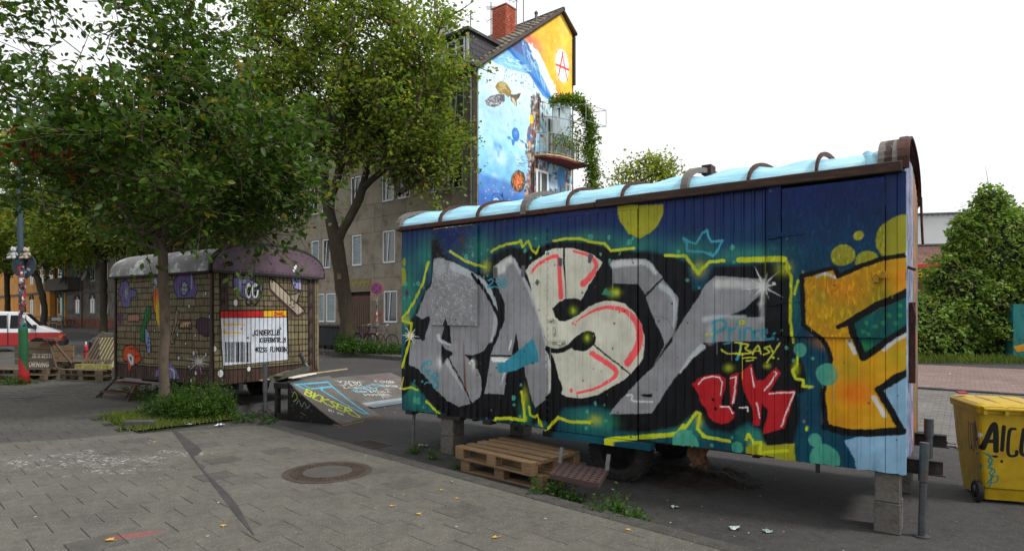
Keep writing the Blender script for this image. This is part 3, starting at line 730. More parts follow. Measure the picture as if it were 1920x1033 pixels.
# fourth letter
C.poly([(1150,487),(1211,485),(1242,520),(1211,556),(1195,534),(1152,532)], GR)
C.poly([(1141,492),(1152,489),(1154,504),(1143,500)], (100,100,104))
C.poly([(1242,523),(1272,560),(1270,590),(1264,625),(1285,592),(1307,560),(1320,535),(1340,518),(1433,524),(1433,560),(1384,585),(1348,598),(1433,592),(1434,640),(1345,641),(1319,642),(1290,672),(1262,712),(1236,752),(1221,776),(1143,776),(1160,755),(1180,732),
        (1202,710),(1222,690),(1246,646),(1236,620),(1222,592),(1211,558)], GR)
C.poly([(1260,640),(1264,625),(1250,645),(1228,680),(1222,690)], BK, soft=1)
C.line([(1262,626),(1250,600),(1222,592)], 1, (90,90,94)); C.line([(1208,557),(1243,521)], 3, BK)
C.poly([(1350,596),(1386,588),(1432,545),(1432,594),(1360,597)], BK)
C.poly([(1322,646),(1434,642),(1440,660),(1330,662),(1290,690),(1256,760),(1228,776)], BK, soft=1)
C.line([(1152,497),(1190,493),(1212,494),(1228,512)], (14, 8), (206,210,210), soft=2.5, alpha=.85)
C.line([(1240,538),(1256,550),(1265,572),(1262,612)], (13, 4), LG, soft=1.5, alpha=.9)
C.line([(1346,533),(1380,533),(1424,536)], (18, 12), (196,198,196), soft=4, alpha=.8)
C.line([(1320,600),(1345,595),(1395,594)], (10, 5), LG, soft=2, alpha=.8); C.line([(1332,600),(1330,640)], (8, 10), (165,168,168), soft=5, alpha=.6)
C.line([(1274,698),(1292,674),(1316,650)], (4, 11), (190,196,198), soft=1.2, alpha=.9)
C.line([(1176,741),(1186,741),(1188,752),(1222,754)], 4, (200,202,198)); C.poly([(1199,740),(1222,738),(1222,745),(1204,744)], BK)
C.poly([(1435,520),(1455,518),(1482,522),(1482,600),(1436,602)], (20,22,28), soft=3)
C.line([(1429,540),(1428,600)], (9, 6), (190,192,190), soft=4, alpha=.7)
C.star((1431,538), 42, 10, (210,212,208), 2.2, .5)
C.blob((1452,533), 3.4, (190,200,196)); C.blob((1426,570), (8,6), (200,205,205), soft=1, alpha=.6)
C.star((769,630), 18, 12, (220,222,216), 1.8, .1); C.blob((769,630), (8,8), (230,232,226), soft=1)
# yellow contour strokes
for pts, w_ in (([(847,472),(858,480),(874,489),(893,497),(912,502)], 5), ([(921,472),(935,464),(952,458),(972,455),(975,452),(978,464),(990,453),(997,470),(1004,476),(1010,464)], 5),
                ([(1040,453),(1060,449),(1090,449),(1108,455),(1135,458),(1146,471),(1190,466)], 5), ([(803,493),(792,535),(778,562),(765,585),(750,601),(772,607),(768,640),(754,688)], 5.5),
                ([(752,732),(756,708)], 3), ([(755,729),(770,726),(783,731)], 4), ([(800,752),(812,765),(824,776)], 5), ([(925,796),(930,784),(950,784),(980,788)], 6), ([(984,788),(983,770),(978,735)], (9, 6)),
                ([(991,763),(993,778),(1002,782),(1008,778),(1017,806)], 5), ([(1028,804),(1048,783),(1070,791),(1110,790)], 6), ([(1142,824),(1162,822),(1269,815),(1282,798)], 9), ([(1309,806),(1319,819),(1340,823),(1367,828)], 6),
                ([(1397,824),(1402,814),(1412,831),(1425,830),(1423,850),(1475,845)], 6), ([(1248,480),(1284,480),(1308,514),(1328,492),(1356,490)], 6), ([(1385,488),(1470,487),(1478,505)], 11), ([(1478,508),(1485,520),(1482,600),(1486,642)], 5.5),
                ([(1497,528),(1490,552)], 4.5), ([(1494,658),(1493,682),(1483,696),(1490,710),(1504,713),(1504,724),(1525,727),(1541,738),(1525,759),(1511,806)], 5.5), ([(1260,813),(1277,811),(1305,773),(1312,776),(1307,804),(1323,820),(1365,827)], 6)):
    C.line(pts, w_, YL, soft=.6, curve=False)
for c, r in (((762,600),(14,16)),((912,500),(16,20)),((1310,505),(20,24)),((985,745),(10,30)),((1118,786),(22,16)),((1470,505),(24,22)),((1365,690),(14,12)),((1437,686),(10,8)),((1310,790),(12,20)),((1430,840),(30,16)),((1490,690),(10,20)),((1408,840),(14,20))):
    C.blob(c, (r[0]*.85, r[1]*.85), (178,186,36), soft=1, alpha=.62)
C.poly([(1396,838),(1424,836),(1489,832),(1489,868),(1396,856)], (150,150,30)); C.line([(1397,824),(1402,814),(1412,831),(1425,830),(1423,850),(1475,845)], 6, YL, curve=False)
C.poly([(1432,806),(1490,802),(1486,832),(1436,836)], BK, soft=1)
# red letters
W_ = (228,214,212)
q = lambda L: [(1260+.3486*x, 560+.3486*y) for x, y in L]
C.poly(q([(105,460),(150,425),(200,410),(250,405),(285,430),(285,480),(265,545),(265,572),(310,580),(335,610),(330,645),(300,668),(265,675),(225,665),(195,640),(175,590),(150,560),(135,510)]), (172,26,34))
C.poly(q([(305,415),(355,400),(345,500),(322,582),(308,565)]), (172,26,34))
C.poly(q([(365,400),(425,350),(452,440),(490,438),(555,368),(582,400),(540,470),(522,500),(662,492),(602,700),(485,725),(512,600),(478,560),(468,680),(435,680),(430,600),(400,540),(382,490)]), (172,26,34))
C.blob(q([(217,545)])[0], 3, BK); C.blob(q([(230,592)])[0], 3, BK)
for L in ([(140,460),(170,430),(210,418),(250,422),(270,450),(258,520)], [(255,580),(300,582),(326,615)], [(310,430),(340,425),(325,560)], [(420,375),(432,430),(440,475)], [(495,495),(530,450),(560,400),(548,395)], [(520,512),(655,502),(585,690)], [(450,560),(458,600),(465,640)], [(358,588),(398,582),(402,605)]):
    C.line(q(L), 2.6, W_, curve=False)
# crown, tags, writing
C.line([(1281,447),(1290,454),(1303,458),(1315,440),(1324,433),(1327,448),(1332,455),(1354,453),(1345,468),(1335,481),(1318,474),(1287,471),(1286,458),(1281,447)], 4.5, (62,150,170), curve=False)
C.line([(1339,603),(1338,640)], 5, TE); C.line([(1335,606),(1350,601),(1360,607),(1356,618),(1340,624)], 5, TE)
C.line([(1366,615),(1365,638)], 5, TE); C.line([(1366,624),(1372,617),(1378,616)], 4.5, TE)
C.line([(1386,618),(1386,636)], 4.5, TE); C.line([(1395,636),(1396,618),(1404,616),(1409,622),(1409,638)], 4.5, TE)
C.line([(1422,620),(1414,621),(1413,632),(1421,636)], 4.5, TE); C.line([(1427,627),(1437,624),(1434,617),(1427,621),(1428,634),(1442,636),(1452,626)], 4.5, TE)
C.line([(1388,640),(1386,660),(1380,675)], 5, TE); C.line([(1356,645),(1368,643)], 3, TE); C.blob((1448,636), 2.6, TE); C.blob((1456,637), 2, TE)
C.line([(1380,609),(1384,603),(1392,601)], 4, TE); C.blob((1390,604), (6,4.5), YL); C.blob((1390,604), (2.6,2), (120,140,100))
C.blob((1324,627), 2.6, YL); C.blob((1333,627), 2.2, YL)
yw = (196,198,60)
C.line([(1376,643),(1390,644)], 3, yw); C.line([(1390,643),(1385,662)], 3.4, yw); C.line([(1390,645),(1402,647),(1396,654),(1408,660),(1392,664),(1378,663)], 3.2, yw)
C.line([(1410,664),(1419,648),(1425,664)], 3, yw); C.line([(1412,658),(1424,658)], 2.6, yw); C.line([(1440,650),(1431,652),(1440,660),(1430,665)], 3, yw)
C.line([(1440,648),(1446,660)], 3, yw); C.line([(1460,644),(1436,680)], 3, yw); C.line([(1352,655),(1364,663),(1392,665)], 3, yw); C.line([(1392,672),(1402,670),(1416,671)], 2.6, yw); C.line([(1398,677),(1412,675)], 2.4, yw)
C.blob((1448,671), 2.4, yw); C.blob((1457,673), 1.6, yw)
C.text('298', 915, 540, 16, TE, 3, .75, .1, jit=.03); C.line([(921,541),(928,538),(934,541)], 2.6, TE)
C.blob((944,523), (6,11), TE, soft=1, alpha=.5)
C.line([(789,694),(796,680),(796,704)], 3.4, TE); C.line([(804,676),(809,680),(805,685),(800,681),(804,676)], 2.6, TE); C.line([(797,697),(806,695),(802,702),(810,706),(804,712)], 3.4, TE)
C.line([(812,712),(820,705),(818,699),(812,704),(820,716),(822,724),(815,728),(812,720),(818,712)], 3.4, TE); C.line([(796,720),(802,717),(806,719)], 3, TE)
# ochre shape at the right
OC = (196,146,22)
body = [(1504,519),(1565,503),(1571,520),(1616,500),(1656,486),(1703,478),(1703,548),(1640,578),(1595,605),(1604,636),(1617,668),(1660,640),(1703,611),(1703,697),(1676,706),(1645,731),(1668,770),(1690,806),(1678,811),(1620,816),(1574,811),(1548,798),(1543,762),(1541,738),(1549,706),(1556,675),(1549,651),(1540,636),(1525,624),(1507,610)]
C.poly([(1640,735),(1703,700),(1703,895),(1600,890),(1590,850),(1575,825),(1690,815)], (128,166,192)); C.poly([(1570,812),(1625,812),(1600,890),(1560,890)], (8,60,82)); C.poly([(1582,826),(1640,812),(1703,806),(1703,895),(1606,890),(1600,860)], (128,166,192))
C.blob((1690,450), (42,46), (152,148,38)); C.blob((1609,444), 9, (150,148,40)); C.blob((1580,480), 20, (150,148,40)); C.blob((1625,492), 20, (150,148,40))
C.poly([(1486,640),(1507,612),(1530,630),(1548,655),(1553,690),(1540,720),(1542,800),(1500,800),(1500,740),(1524,726)], (7,58,80), soft=2)
C.poly(body, OC)
for c, r, col, a in (((1600,738),(44,36),(226,108,22),.75),((1575,545),(50,30),(216,128,20),.6),((1560,640),(40,20),(214,150,24),.6),((1650,560),(30,40),(140,140,26),.7),((1590,590),(50,24),(176,150,24),.7),((1680,670),(30,30),(168,150,26),.7),((1590,690),(24,40),(150,138,28),.5),((1690,520),(16,30),(222,120,24),.6),((1585,790),(40,20),(190,110,24),.5),((1540,560),(20,20),(150,150,40),.5)):
    C.blob(c, r, col, soft=1, alpha=a)
C.poly([(1591,609),(1640,585),(1703,556),(1703,612),(1660,640),(1617,668)], (10,86,84)); C.blob((1617,650), (26,14), (24,120,60), soft=1, alpha=.9)
for c in ((1624,606),(1618,622),(1628,627),(1666,592),(1687,574),(1686,592),(1680,606),(1656,606),(1640,612)): C.blob(c, 4, (36,130,80))
C.line(body+[body[0]], 8.5, BK, curve=False); C.line([(1703,548),(1640,576),(1591,605),(1571,614)], (15, 8), BK, curve=False); C.line([(1591,605),(1604,640),(1617,672),(1660,642),(1703,613)], 11, BK, curve=False)
C.line([(1545,800),(1600,812),(1690,808)], 13, BK); C.line([(1703,697),(1645,731),(1688,806)], 12, BK, curve=False)
for pts, w_ in (([(1533,520),(1545,515),(1558,518),(1565,523)], 5), ([(1590,640),(1601,662)], 7), ([(1655,657),(1676,640),(1697,627)], 7), ([(1636,745),(1655,780)], 8), ([(1697,478),(1701,472)], 5)): C.line(pts, w_, (196,198,192), soft=.8)
# discs and bubbles
C.poly([(1157,386),(1243,384),(1243,400),(1232,425),(1215,440),(1197,447),(1178,438),(1160,412)], (150,148,34))
C.blob((753,519), (14,18), (140,142,36)); C.blob((758,492), (6,8), (130,136,40)); C.blob((762,550), (7,9), (80,30,86), soft=1)
for x, y, r in ((761,533,5),(784,532,5),(776,534,2.4),(757,559,2),(767,557,2),(795,540,2),(877,483,6),(888,478,3),(903,476,2.4),(915,469,2.6),(907,520,2.5),(914,518,2.4),(1003,448,3.2),(984,471,5),(994,484,3),(1108,446,6),(1143,447,4),(1181,455,6),(1127,478,3),(1144,489,3.6),(1163,477,3),(1187,448,3.6),
                (1271,472,4),(1372,465,5),(1288,526,4),(1306,503,3.4),(1375,492,3),(1309,541,3),(1330,476,2.4),(777,749,7),(784,752,7),(794,764,2.4),(778,714,2.2),(792,715,2.4),(963,746,5),(964,759,3),(977,722,3),(975,781,3),(1118,756,4.4),(1103,771,4.6),(1135,759,2.4),(1138,788,3.6),(1100,801,3.4),
                (1498,656,13),(1486,676,4),(1522,673,3.4),(1549,703,21),(1527,826,13),(1556,841,4),(1545,862,29),(1284,834,29),(1381,839,12),(1333,836,4),(1371,820,3),(1296,808,3),(1473,652,4),(1465,620,3)):
    C.blob((x, y), (r*.88, r), BUB, alpha=.92)
C.blob((870,452), (10,26), (70,40,30), soft=1, alpha=.6)
C.weather(3, 1.0, 160, 70)
im_t = C.image('trailer_spray_paint')
M_side = paintmat('sprayed_sheet_metal', im_t, 'metal', 1.15); M_osb = paintmat('sprayed_chipboard', im_t, 'osb', rough=.6); M_foil = paintmat('sprayed_foil_board', im_t, 'foilboard', rough=.45)
TUV = lambda c: C.uv(c[0], c[2])
TP = lambda x, y: pl.px(x, y)[:2]
def ribbed(name, x0, x1, z0, z1, y0=0.0, mat_=None, pitch=.094, depth=.014, parent=None, ragged=0.0, seed=1, dent=.004, uv=TUV, phase=0.0):
    """profiled metal sheet hanging in the local x-z plane, ribs standing towards the viewer (-y)"""
    q = random.Random(seed); xsn = [x0]; yo = [0.0]; k = math.ceil((x0-phase)/pitch)
    while True:
        c = phase+k*pitch
        if c+.018 > x1-.004: break
        if c-.018 > x0+.004:
            for dx, dy in ((-.017, 0), (-.007, -depth), (.007, -depth), (.017, 0)): xsn.append(c+dx); yo.append(dy)
        k += 1
    xsn.append(x1); yo.append(0.0)
    rows = max(3, int((z1-z0)/.16)); vs = []
    for j in range(rows+1):
        for i, (x, dy) in enumerate(zip(xsn, yo)):
            z = z0+(z1-z0)*j/rows
            if j == 0 and ragged: z += q.uniform(-ragged, ragged*.6)
            w_ = dent*math.sin(x*7.3+z*3.1+seed)*math.cos(z*5.7+x*2.2)+(q.uniform(-dent, dent)*.6 if dent else 0)
            if j == 0 and ragged: w_ += q.uniform(-.012, .012)
            vs.append((x, y0+dy+w_, z))
    n = len(xsn); m = len(vs)
    b = MB(); fs = [(j*n+i, j*n+i+1, (j+1)*n+i+1, (j+1)*n+i) for j in range(rows) for i in range(n-1)]
    b._add(vs, fs)
    bk = [(v[0], y0+.02, v[2]) for v in vs]     # a thin back so that the sheet has thickness
    idx = [i for i in range(n)]+[j*n+n-1 for j in range(1, rows+1)]+[rows*n+i for i in range(n-2, -1, -1)]+[j*n for j in range(rows-1, 0, -1)]
    o_ = len(b.v); b.v += [bk[i] for i in idx]; L = len(idx)
    for a in range(L): c = (a+1) % L; b.f.append((idx[c], idx[a], o_+a, o_+c)); b.m.append(0)
    return b.build(name, mat_ or M_side, parent or T1, uv=uv, fixn=False)
sx = lambda x, y=600: TP(x, y)[0]
xs_ = [0.0, sx(810), sx(897), sx(1027), sx(1197), sx(1340), sx(1452), sx(1660), TL]
zdoor = TP(1110, 385)[1]
for i, (a, b, z0, z1) in enumerate(((xs_[0], xs_[1], ZB, ZT), (xs_[1], xs_[2], ZB, TP(850, 612)[1]+.03), (xs_[2], xs_[3], ZB, ZT), (xs_[3], xs_[4], ZT-.06, ZT), (xs_[4], xs_[5], ZB, ZT), (xs_[5], xs_[6], ZB, ZT), (xs_[6], xs_[7], ZB-.01, TP(1560, 632)[1]+.04), (xs_[7], TL, ZB-.01, ZT))):
    if i == 3: MB().b2((a, -.012, z0), (b, .02, z1)).build('wall_panel', M_side, T1, uv=TUV); continue
    ribbed('wall_panel', a+.002, b-.002, z0, z1, 0, ragged=.012 if i < 3 else .007, seed=i+1)
# bent lower corner sheet, thin lap strips
ribbed('door', xs_[3]+.006, xs_[4]-.006, ZB-.012, ZT-.065, -.022, seed=40, ragged=.0, dent=.003)
DR = bpy.data.objects['door']
bx0 = xs_[3]
M_cream = mat('cream_fittings', (196,194,176), .45, .15, 8, .3, dirt=(110,80,60), dirt_amt=.35)
M_rust = mat('rusty_steel', (74,44,34), .8, .5, 9, .6, .1, dirt=(44,30,26)); M_steel = mat('grey_steel', (96,98,98), .5, .3, 9, .4, .5, dirt=(70,50,38), dirt_amt=.5)
u, v = TP(1040, 600); MB().lathe([(.012,0),(.012,.03),(.028,.038),(.032,.052),(.024,.066),(0.001,.07)], 16, Matrix.Translation((u, -.034, v)) @ Matrix.Rotation(R(90), 4, 'X')).build('door_knob', M_cream, DR, smooth=True)
u, v = TP(1042, 617); MB().b2((u-.014,-.044,v-.075),(u+.014,-.034,v+.03)).build('lock_plate', M_cream, DR, bevel=.003)
u, v = TP(1050, 640)
MB().b2((u-.10,-.042,v-.022),(u+.09,-.034,v+.022)).tube([(u-.13,-.052,v+.004),(u+.07,-.052,v+.004)], .007).b2((u-.08,-.058,v-.012),(u-.065,-.034,v+.02)).b2((u-.01,-.058,v-.012),(u+.005,-.034,v+.02)).b2((u+.05,-.058,v-.012),(u+.065,-.034,v+.02)).box((u+.03,-.06,v-.02),(.05,.02,.03)).build('bolt', M_cream, DR, bevel=.002)
b = MB()
for k in range(26): b.b2((bx0-.006,-.046,ZB+.08+k*.085),(bx0+.010,-.030,ZB+.135+k*.085))
b.build('hinge_strip', M_side, DR, uv=TUV)
MB().b2((bx0-.02,-.075,ZB-.085),(xs_[4]+.16,.05,ZB-.018)).build('sill_rail', M_side, T1, uv=TUV)
# foil faced board over the left window, chipboard hatch at the right
MB().b2((xs_[1]+.004, -.030, TP(850,610)[1]), (xs_[2]-.004, -.002, ZT-.03)).build('board', M_foil, T1, uv=TUV, bevel=.003)
MB().b2((xs_[2]-.004,-.034,TP(896,612)[1]),(xs_[2]+.008,-.004,ZT-.05)).build('board_edge', M_side, T1, uv=TUV)
hz0, hz1 = TP(1560, 632)[1], TP(1560, 345)[1]
H = MB().b2((sx(1468)+.0, -.050, hz0), (sx(1659), -.018, hz1)).build('hatch', M_osb, T1, uv=TUV, bevel=.004)
MB().b2((sx(1441), -.040, hz0+.01), (sx(1466), -.012, TP(1460,350)[1])).build('hatch_frame', M_osb, T1, uv=TUV, bevel=.004)
for yv in (437, 561):
    u, v = TP(1440, yv+6); u2, v2 = TP(1508, yv+2)
    hb = MB().prism([(u, v-.03), (u+.075, v-.03), (u+.09, v-.02), (u2, v2-.006), (u2, v2+.008), (u+.09, v+.02), (u+.075, v+.03), (u, v+.03)], -.056, -.0505, lambda p, q_, d: (p, d, q_)); 
    for du in (.015, .05, .15, .26): hb.lathe([(.007,0),(.006,.004),(.001,.005)], 8, Matrix.Translation((u+du,-.056,v)) @ Matrix.Rotation(R(90), 4, 'X'))
    hb.build('hinge', M_osb, H, uv=TUV)
M_brass = mat('old_brass', (150,118,40), .5, .3, 12, .3, .6, dirt=(90,70,30))
for px_, py_, s_ in ((1644, 524, 1.0), (1658, 517, .9)):
    u, v = TP(px_, py_)
    b = MB().b2((u-.022*s_,-.085,v-.028*s_),(u+.022*s_,-.060,v+.012*s_)); b.tube([(u-.013*s_,-.072,v+.012*s_),(u-.013*s_,-.072,v+.03*s_),(u,-.072,v+.04*s_),(u+.013*s_,-.072,v+.03*s_),(u+.013*s_,-.072,v+.012*s_)], .004, 6)
    b.build('padlock', M_brass, H, bevel=.003)
MB().b2((sx(1636),-.062,TP(1640,522)[1]),(sx(1668),-.051,TP(1640,512)[1])).build('hasp', M_osb, H, uv=TUV)
# corner angle and light blue flap at the bottom right
MB().b2((TL-.04, -.014, ZB-.01), (TL+.012, .03, ZT)).build('corner_angle', M_side, T1, uv=TUV)
# other walls
M_back = mat('dark_blue_paint', (40,60,84), .6, .3, 3, .3); M_tim = mat('dark_timber', (52,38,31), .85, .4, 5, .5, stretch=(.4,6,6), dirt=(84,60,46)); M_timg = mat('grey_timber', (104,98,92), .85, .35, 5, .5, stretch=(.4,6,6))
MB().b2((0, .03, ZB), (.03, TW, ZT)).build('end_wall', M_back, T1); MB().b2((0, TW-.03, ZB), (TL, TW, ZT)).build('rear_wall', M_back, T1)
MB().b2((0, .03, ZB-.02), (TL, TW-.03, ZB+.03)).build('floor', M_tim, T1)
# end wall at the right: upright planks in several paints
pc = [(110,150,172),(150,142,160),(140,130,156),(96,100,140),(152,144,160),(130,116,140),(170,92,36),(180,98,38),(150,80,34),(50,70,90)]
y = .035
for k in range(15):
    w_ = (TW-.06)/15; c = pc[min(9, int(k*10/15))]
    m_ = mat('end_paint_%d' % min(9, int(k*10/15)), c, .6, .25, 4, .4, dirt=(50,76,104) if k < 8 else (40,90,66), dirt_amt=.8)
    hgt = ZT+.24*math.sin(PI*min(1, max(0, (y+w_/2)/TW)))**.8
    MB().b2((TL-.03, y+.003, ZB+rnd.uniform(-.02, .01)), (TL+rnd.uniform(.0, .006), y+w_-.003, hgt)).build('plank', m_, T1, bevel=.004); y += w_
MB().b2((TL+.004, .5, 1.2), (TL+.05, .56, 1.9)).build('batten', M_rust, T1); MB().tube([(TL+.03, .42, 1.9),(TL+.05,.42,1.8),(TL+.05,.42,1.7)], .01).build('hook', M_rust, T1)
MB().box((TL+.03, .3, 2.18), (.07,.09,.02), Matrix.Rotation(.4, 3, 'Y')).build('bracket', M_rust, T1)
# eaves, tarpaulin, bows
ZE = ZT+.06
MB().b2((-.06, -.05, ZT+.0), (sx(1120,380), .06, ZE)).build('eave_beam', M_rust, T1, bevel=.008)
MB().b2((sx(1120,380)+.01, -.07, ZT-.005), (TL-.01, .05, ZE+.02)).build('eave_beam', M_tim, T1, bevel=.008)
MB().b2((-.06, TW-.05, ZT), (TL, TW+.05, ZE)).build('eave_beam', M_tim, T1)
def arc(t, rise, z0=ZE, w_=TW, ex=.8, y0=0.0):
    """rounded roof section; t 0..1 from the near eave to the far one"""
    c = math.cos(PI*(1-t)); s = math.sin(PI*t)
    return y0+w_/2*(1+math.copysign(abs(c)**.85, c)), z0+rise*(s**ex)
def tarp(u, t):
    x = -.04+u*(TL+.02); y, z = arc(t, .285+.008*math.sin(u*19)+.012*math.sin(u*5), ZE-.005, TW-.02)
    wr = .014*math.sin(u*60+t*22)+.010*math.sin(u*37-t*41)+.007*math.sin(t*90+u*15)
    sag = .03*abs(math.sin(u*PI*8.5))*math.sin(PI*t)
    return (x, y+wr*.4, z+wr*math.sin(PI*t)**.3-(.03-sag))
m, t, p, o = newmat('blue_tarpaulin'); tcn = N(t, 'TexCoord'); vec = tcn.outputs['Object']
mp = N(t, 'Mapping'); mp.inputs['Scale'].default_value = (.7, 4, 7); t.links.new(vec, mp.inputs[0]); n1 = noise(t, mp.outputs[0], 2.6, 6, .65); n2 = noise(t, vec, 3, 5)
col = ramp(t, n1, [(.3, lin((132,190,212))), (.55, lin((158,212,230))), (.75, lin((188,226,238)))])
col = mixc(t, ramp(t, n2, [(.58, (0,0,0)), (.8, (.5,.5,.5))]), col, lin((188,205,205)))
t.links.new(col, p.inputs['Base Color']); p.inputs['Roughness'].default_value = .35; bump(t, p, n1, .9, .03); M_tarp = m
MB().grid(150, 26, tarp).build('tarpaulin', M_tarp, T1, smooth=True, fixn=False)
def bow(x, rise, w_, th, m_, t0=0, t1=1, lean=0.0, jut=.06, n=22, name='roof_bow', y0=-.03, wy=.06):
    pts = []
    for i in range(n+1):
        t_ = t0+(t1-t0)*i/n; y, z = arc(t_, rise, ZE-.04, TW+wy, .72, y0); pts.append((x+lean*math.sin(PI*t_), y, z))
    b = MB()
    for i in range(n):
        a, c = Vector(pts[i]), Vector(pts[i+1]); b.bar(a, c+(c-a)*.08, w_, th, (1,0,0))
    return b.build(name, m_, T1)
for x_, rise in ((827, .34), (897, .33), (1066, .34), (1168, .32), (1403, .325), (1531, .345)):
    bow(sx(x_, 400), rise, .038, .022, M_rust, lean=rnd.uniform(-.04, .04))
for x_, rise, w_ in ((-.03, .33, .08), (sx(985, 400), .36, .08), (sx(1285, 370), .37, .07)): bow(x_, rise, .05, w_, M_timg)
MB().b2((sx(1285,370)-.03,.55,ZE+.27),(sx(1285,370)+.07,.70,ZE+.37)).build('wooden_block', M_tim, T1)
for i, (dx, m_) in enumerate(((-.135, M_timg), (-.09, M_tim), (-.05, M_timg), (0.0, M_rust))): bow(TL-.02+dx, .36+.02*(i == 3), .045, .055, m_)
bow(TL+.02, .385, .02, .03, M_rust, name='end_strap', wy=.0); MB().tube([(TL+.03, TW-.04, ZE+.05),(TL+.035, TW-.03, ZE-.2),(TL+.045, TW-.02, ZE-.45)], .014, 6).build('strap_end', M_rust, T1)
b = MB().grid(10, 4, lambda u, v: (TL-.30+u*.14+.05*(1-v), -.02+.07*v, ZE-.01+.15*v**.7+.02*math.sin(u*6))); b.build('tarpaulin_flap', M_tarp, T1, smooth=True, fixn=False)
# chassis, axle and wheels
M_dark = mat('underbody', (30,28,27), .85, .4, 4, .5)
for y_ in (.9, TW-.6): MB().b2((.15,y_,ZB-.06),(TL-.1,y_+.1,ZB-.021)).build('chassis_beam', M_dark, T1)
b = MB()
for x_ in (.1, 1.2, 2.4, 3.5, 4.6, 5.6): b.b2((x_-.03,.10,ZB-.055),(x_+.03,TW-.02,ZB-.022))
b.build('cross_member', M_dark, T1)
for x_, w_ in ((.16,.12),(1.02,.1),(1.5,.12)): MB().b2((x_-w_/2,-.03,ZB-.05),(x_+w_/2,.1,ZB-.0)).build('bracket', M_dark, T1, bevel=.004)
u = sx(1533, 880); MB().b2((u-.018,-.0,ZB-.09),(u+.018,.006,ZB+.02)).build('bracket', mat('black_iron', (16,16,17), .6, .2, 5, .2), T1)
M_rub = mat('tyre_rubber', (24,23,22), .85, .3, 6, .6, dirt=(52,46,40))
def wheel(parent, c, r, wd, rimm, ax='y', holes=6, rot=None, name='wheel', nut=True):
    """tyre with tread blocks, dished rim with hand holes; axis along local y"""
    W = bpy.data.objects.new(name, None); COL.objects.link(W); W.parent = parent; W.location = c
    if rot is not None: W.rotation_euler = rot
    X = Matrix.Rotation(R(90), 4, 'X'); h = wd/2
    b = MB().lathe([(r*.62,-h*.8),(r*.72,-h),(r*.9,-h*.98),(r*.98,-h*.8),(r,-h*.45),(r,h*.45),(r*.98,h*.8),(r*.9,h*.98),(r*.72,h),(r*.62,h*.8)], 36, X)
    if r > .25:
        for k in range(44):
            a = 2*PI*k/44
            for sgn in (-1, 1): b.box((r*math.cos(a+sgn*.03), sgn*h*.45, r*math.sin(a+sgn*.03)), (.02, h*.8, .032), Matrix.Rotation(-a, 3, 'Y'))
    b.build('tyre', M_rub, W, smooth=False)
    b = MB(); b.lathe([(r*.64,-h*.85),(r*.60,-h*.7),(r*.56,-h*.5),(r*.46,-h*.45),(r*.26,-h*.66),(r*.12,-h*.7),(r*.10,-h*.9),(.001,-h*.92)], 28, X); b.lathe([(r*.63,-h*.8),(r*.6,h*.8)], 28, X)
    b.build('rim', rimm, W, smooth=True)
    b = MB()
    for k in range(holes):
        a = 2*PI*k/holes+.3; b.lathe([(r*.085,-h*.57),(r*.08,-h*.60),(.001,-h*.601)], 10, Matrix.Translation((r*.42*math.cos(a),0,r*.42*math.sin(a))) @ X)
    b.build('rim_hole', mat('black', (12,12,12), .9, .1, 3, 0), W)
    return W
wx = sx(1126, 850)
for yv in (.28, TW-.30): wheel(T1, (wx+ (.1 if yv < 1 else .12), yv, .33), .345, .20, M_dark)
MB().tube([(wx+.11, .3, .33), (wx+.11, TW-.3, .33)], .05).build('axle', M_dark, T1)
MB().bar((wx-.3,.5,.42),(wx+.55,.5,.42),.06,.07).bar((wx-.3,TW-.5,.42),(wx+.55,TW-.5,.42),.06,.07).build('leaf_spring', M_dark, T1)
b = MB(); b.grid(5, 6, lambda u, v: (sx(1300,850)-.09+u*.17+.02*math.sin(v*9), .12+.03*math.sin(u*9+v*7), ZB-.22+v*.24-.03*math.sin(u*8))); b.grid(5, 6, lambda u, v: (sx(1300,850)-.09+u*.17+.02*math.sin(v*9), .19+.02*math.sin(u*7+v*5), ZB-.2+v*.22-.03*math.sin(u*8)))
b.build('insulation_scrap', mat('old_foam', (84,58,38), .95, .4, 20, 1.0, dirt=(60,40,26)), T1)
# steel leg at the left corner, folding step with hangers
MB().tube([(.17,.07,ZB-.02),(.165,.05,-.0)], .021, 8).build('leg', M_steel, T1)
sp = Matrix.Rotation(-T1.rotation_euler.z, 3, 'Z')
def tl(x, y, z): q_ = sp @ (Vector((x, y, z))-Vector(T1.location)); return q_
# perforated step plate
a0, a1, a2, a3 = tl(.50, 6.20, .18), tl(.93, 5.90, .18), tl(.765, 5.40, .18), tl(.36, 5.72, .18)
def pq(u, v, z=0): 
    p_ = (a0*(1-u)+a1*u)*(1-v)+(a3*(1-u)+a2*u)*v; return Vector((p_.x, p_.y, p_.z+z))
b = MB(); nx_, ny_ = 7, 7
for i in range(nx_):
    for j in range(ny_):
        u0, v0 = i/nx_, j/ny_; du, dv = 1/nx_, 1/ny_; cu, cv = u0+du/2, v0+dv/2; n = 8
        sq = [(-.5,-.5),(0,-.5),(.5,-.5),(.5,0),(.5,.5),(0,.5),(-.5,.5),(-.5,0)]
        vs = [pq(cu+a*du, cv+c*dv) for a, c in sq]+[pq(cu+.27*du*math.cos(-3*PI/4+k*PI/4), cv+.27*dv*math.sin(-3*PI/4+k*PI/4)) for k in range(8)]
        b._add(vs+[v_-Vector((0,0,.02)) for v_ in vs[8:]], [(k, (k+1) % 8, 8+(k+1) % 8, 8+k) for k in range(8)]+[(8+k, 8+(k+1) % 8, 16+(k+1) % 8, 16+k) for k in range(8)])
M_step = mat('step_paint', (66,50,50), .6, .35, 7, .5, .1, dirt=(70,46,40))
ST = b.build('step', M_step, T1, fixn=False)
b = MB()
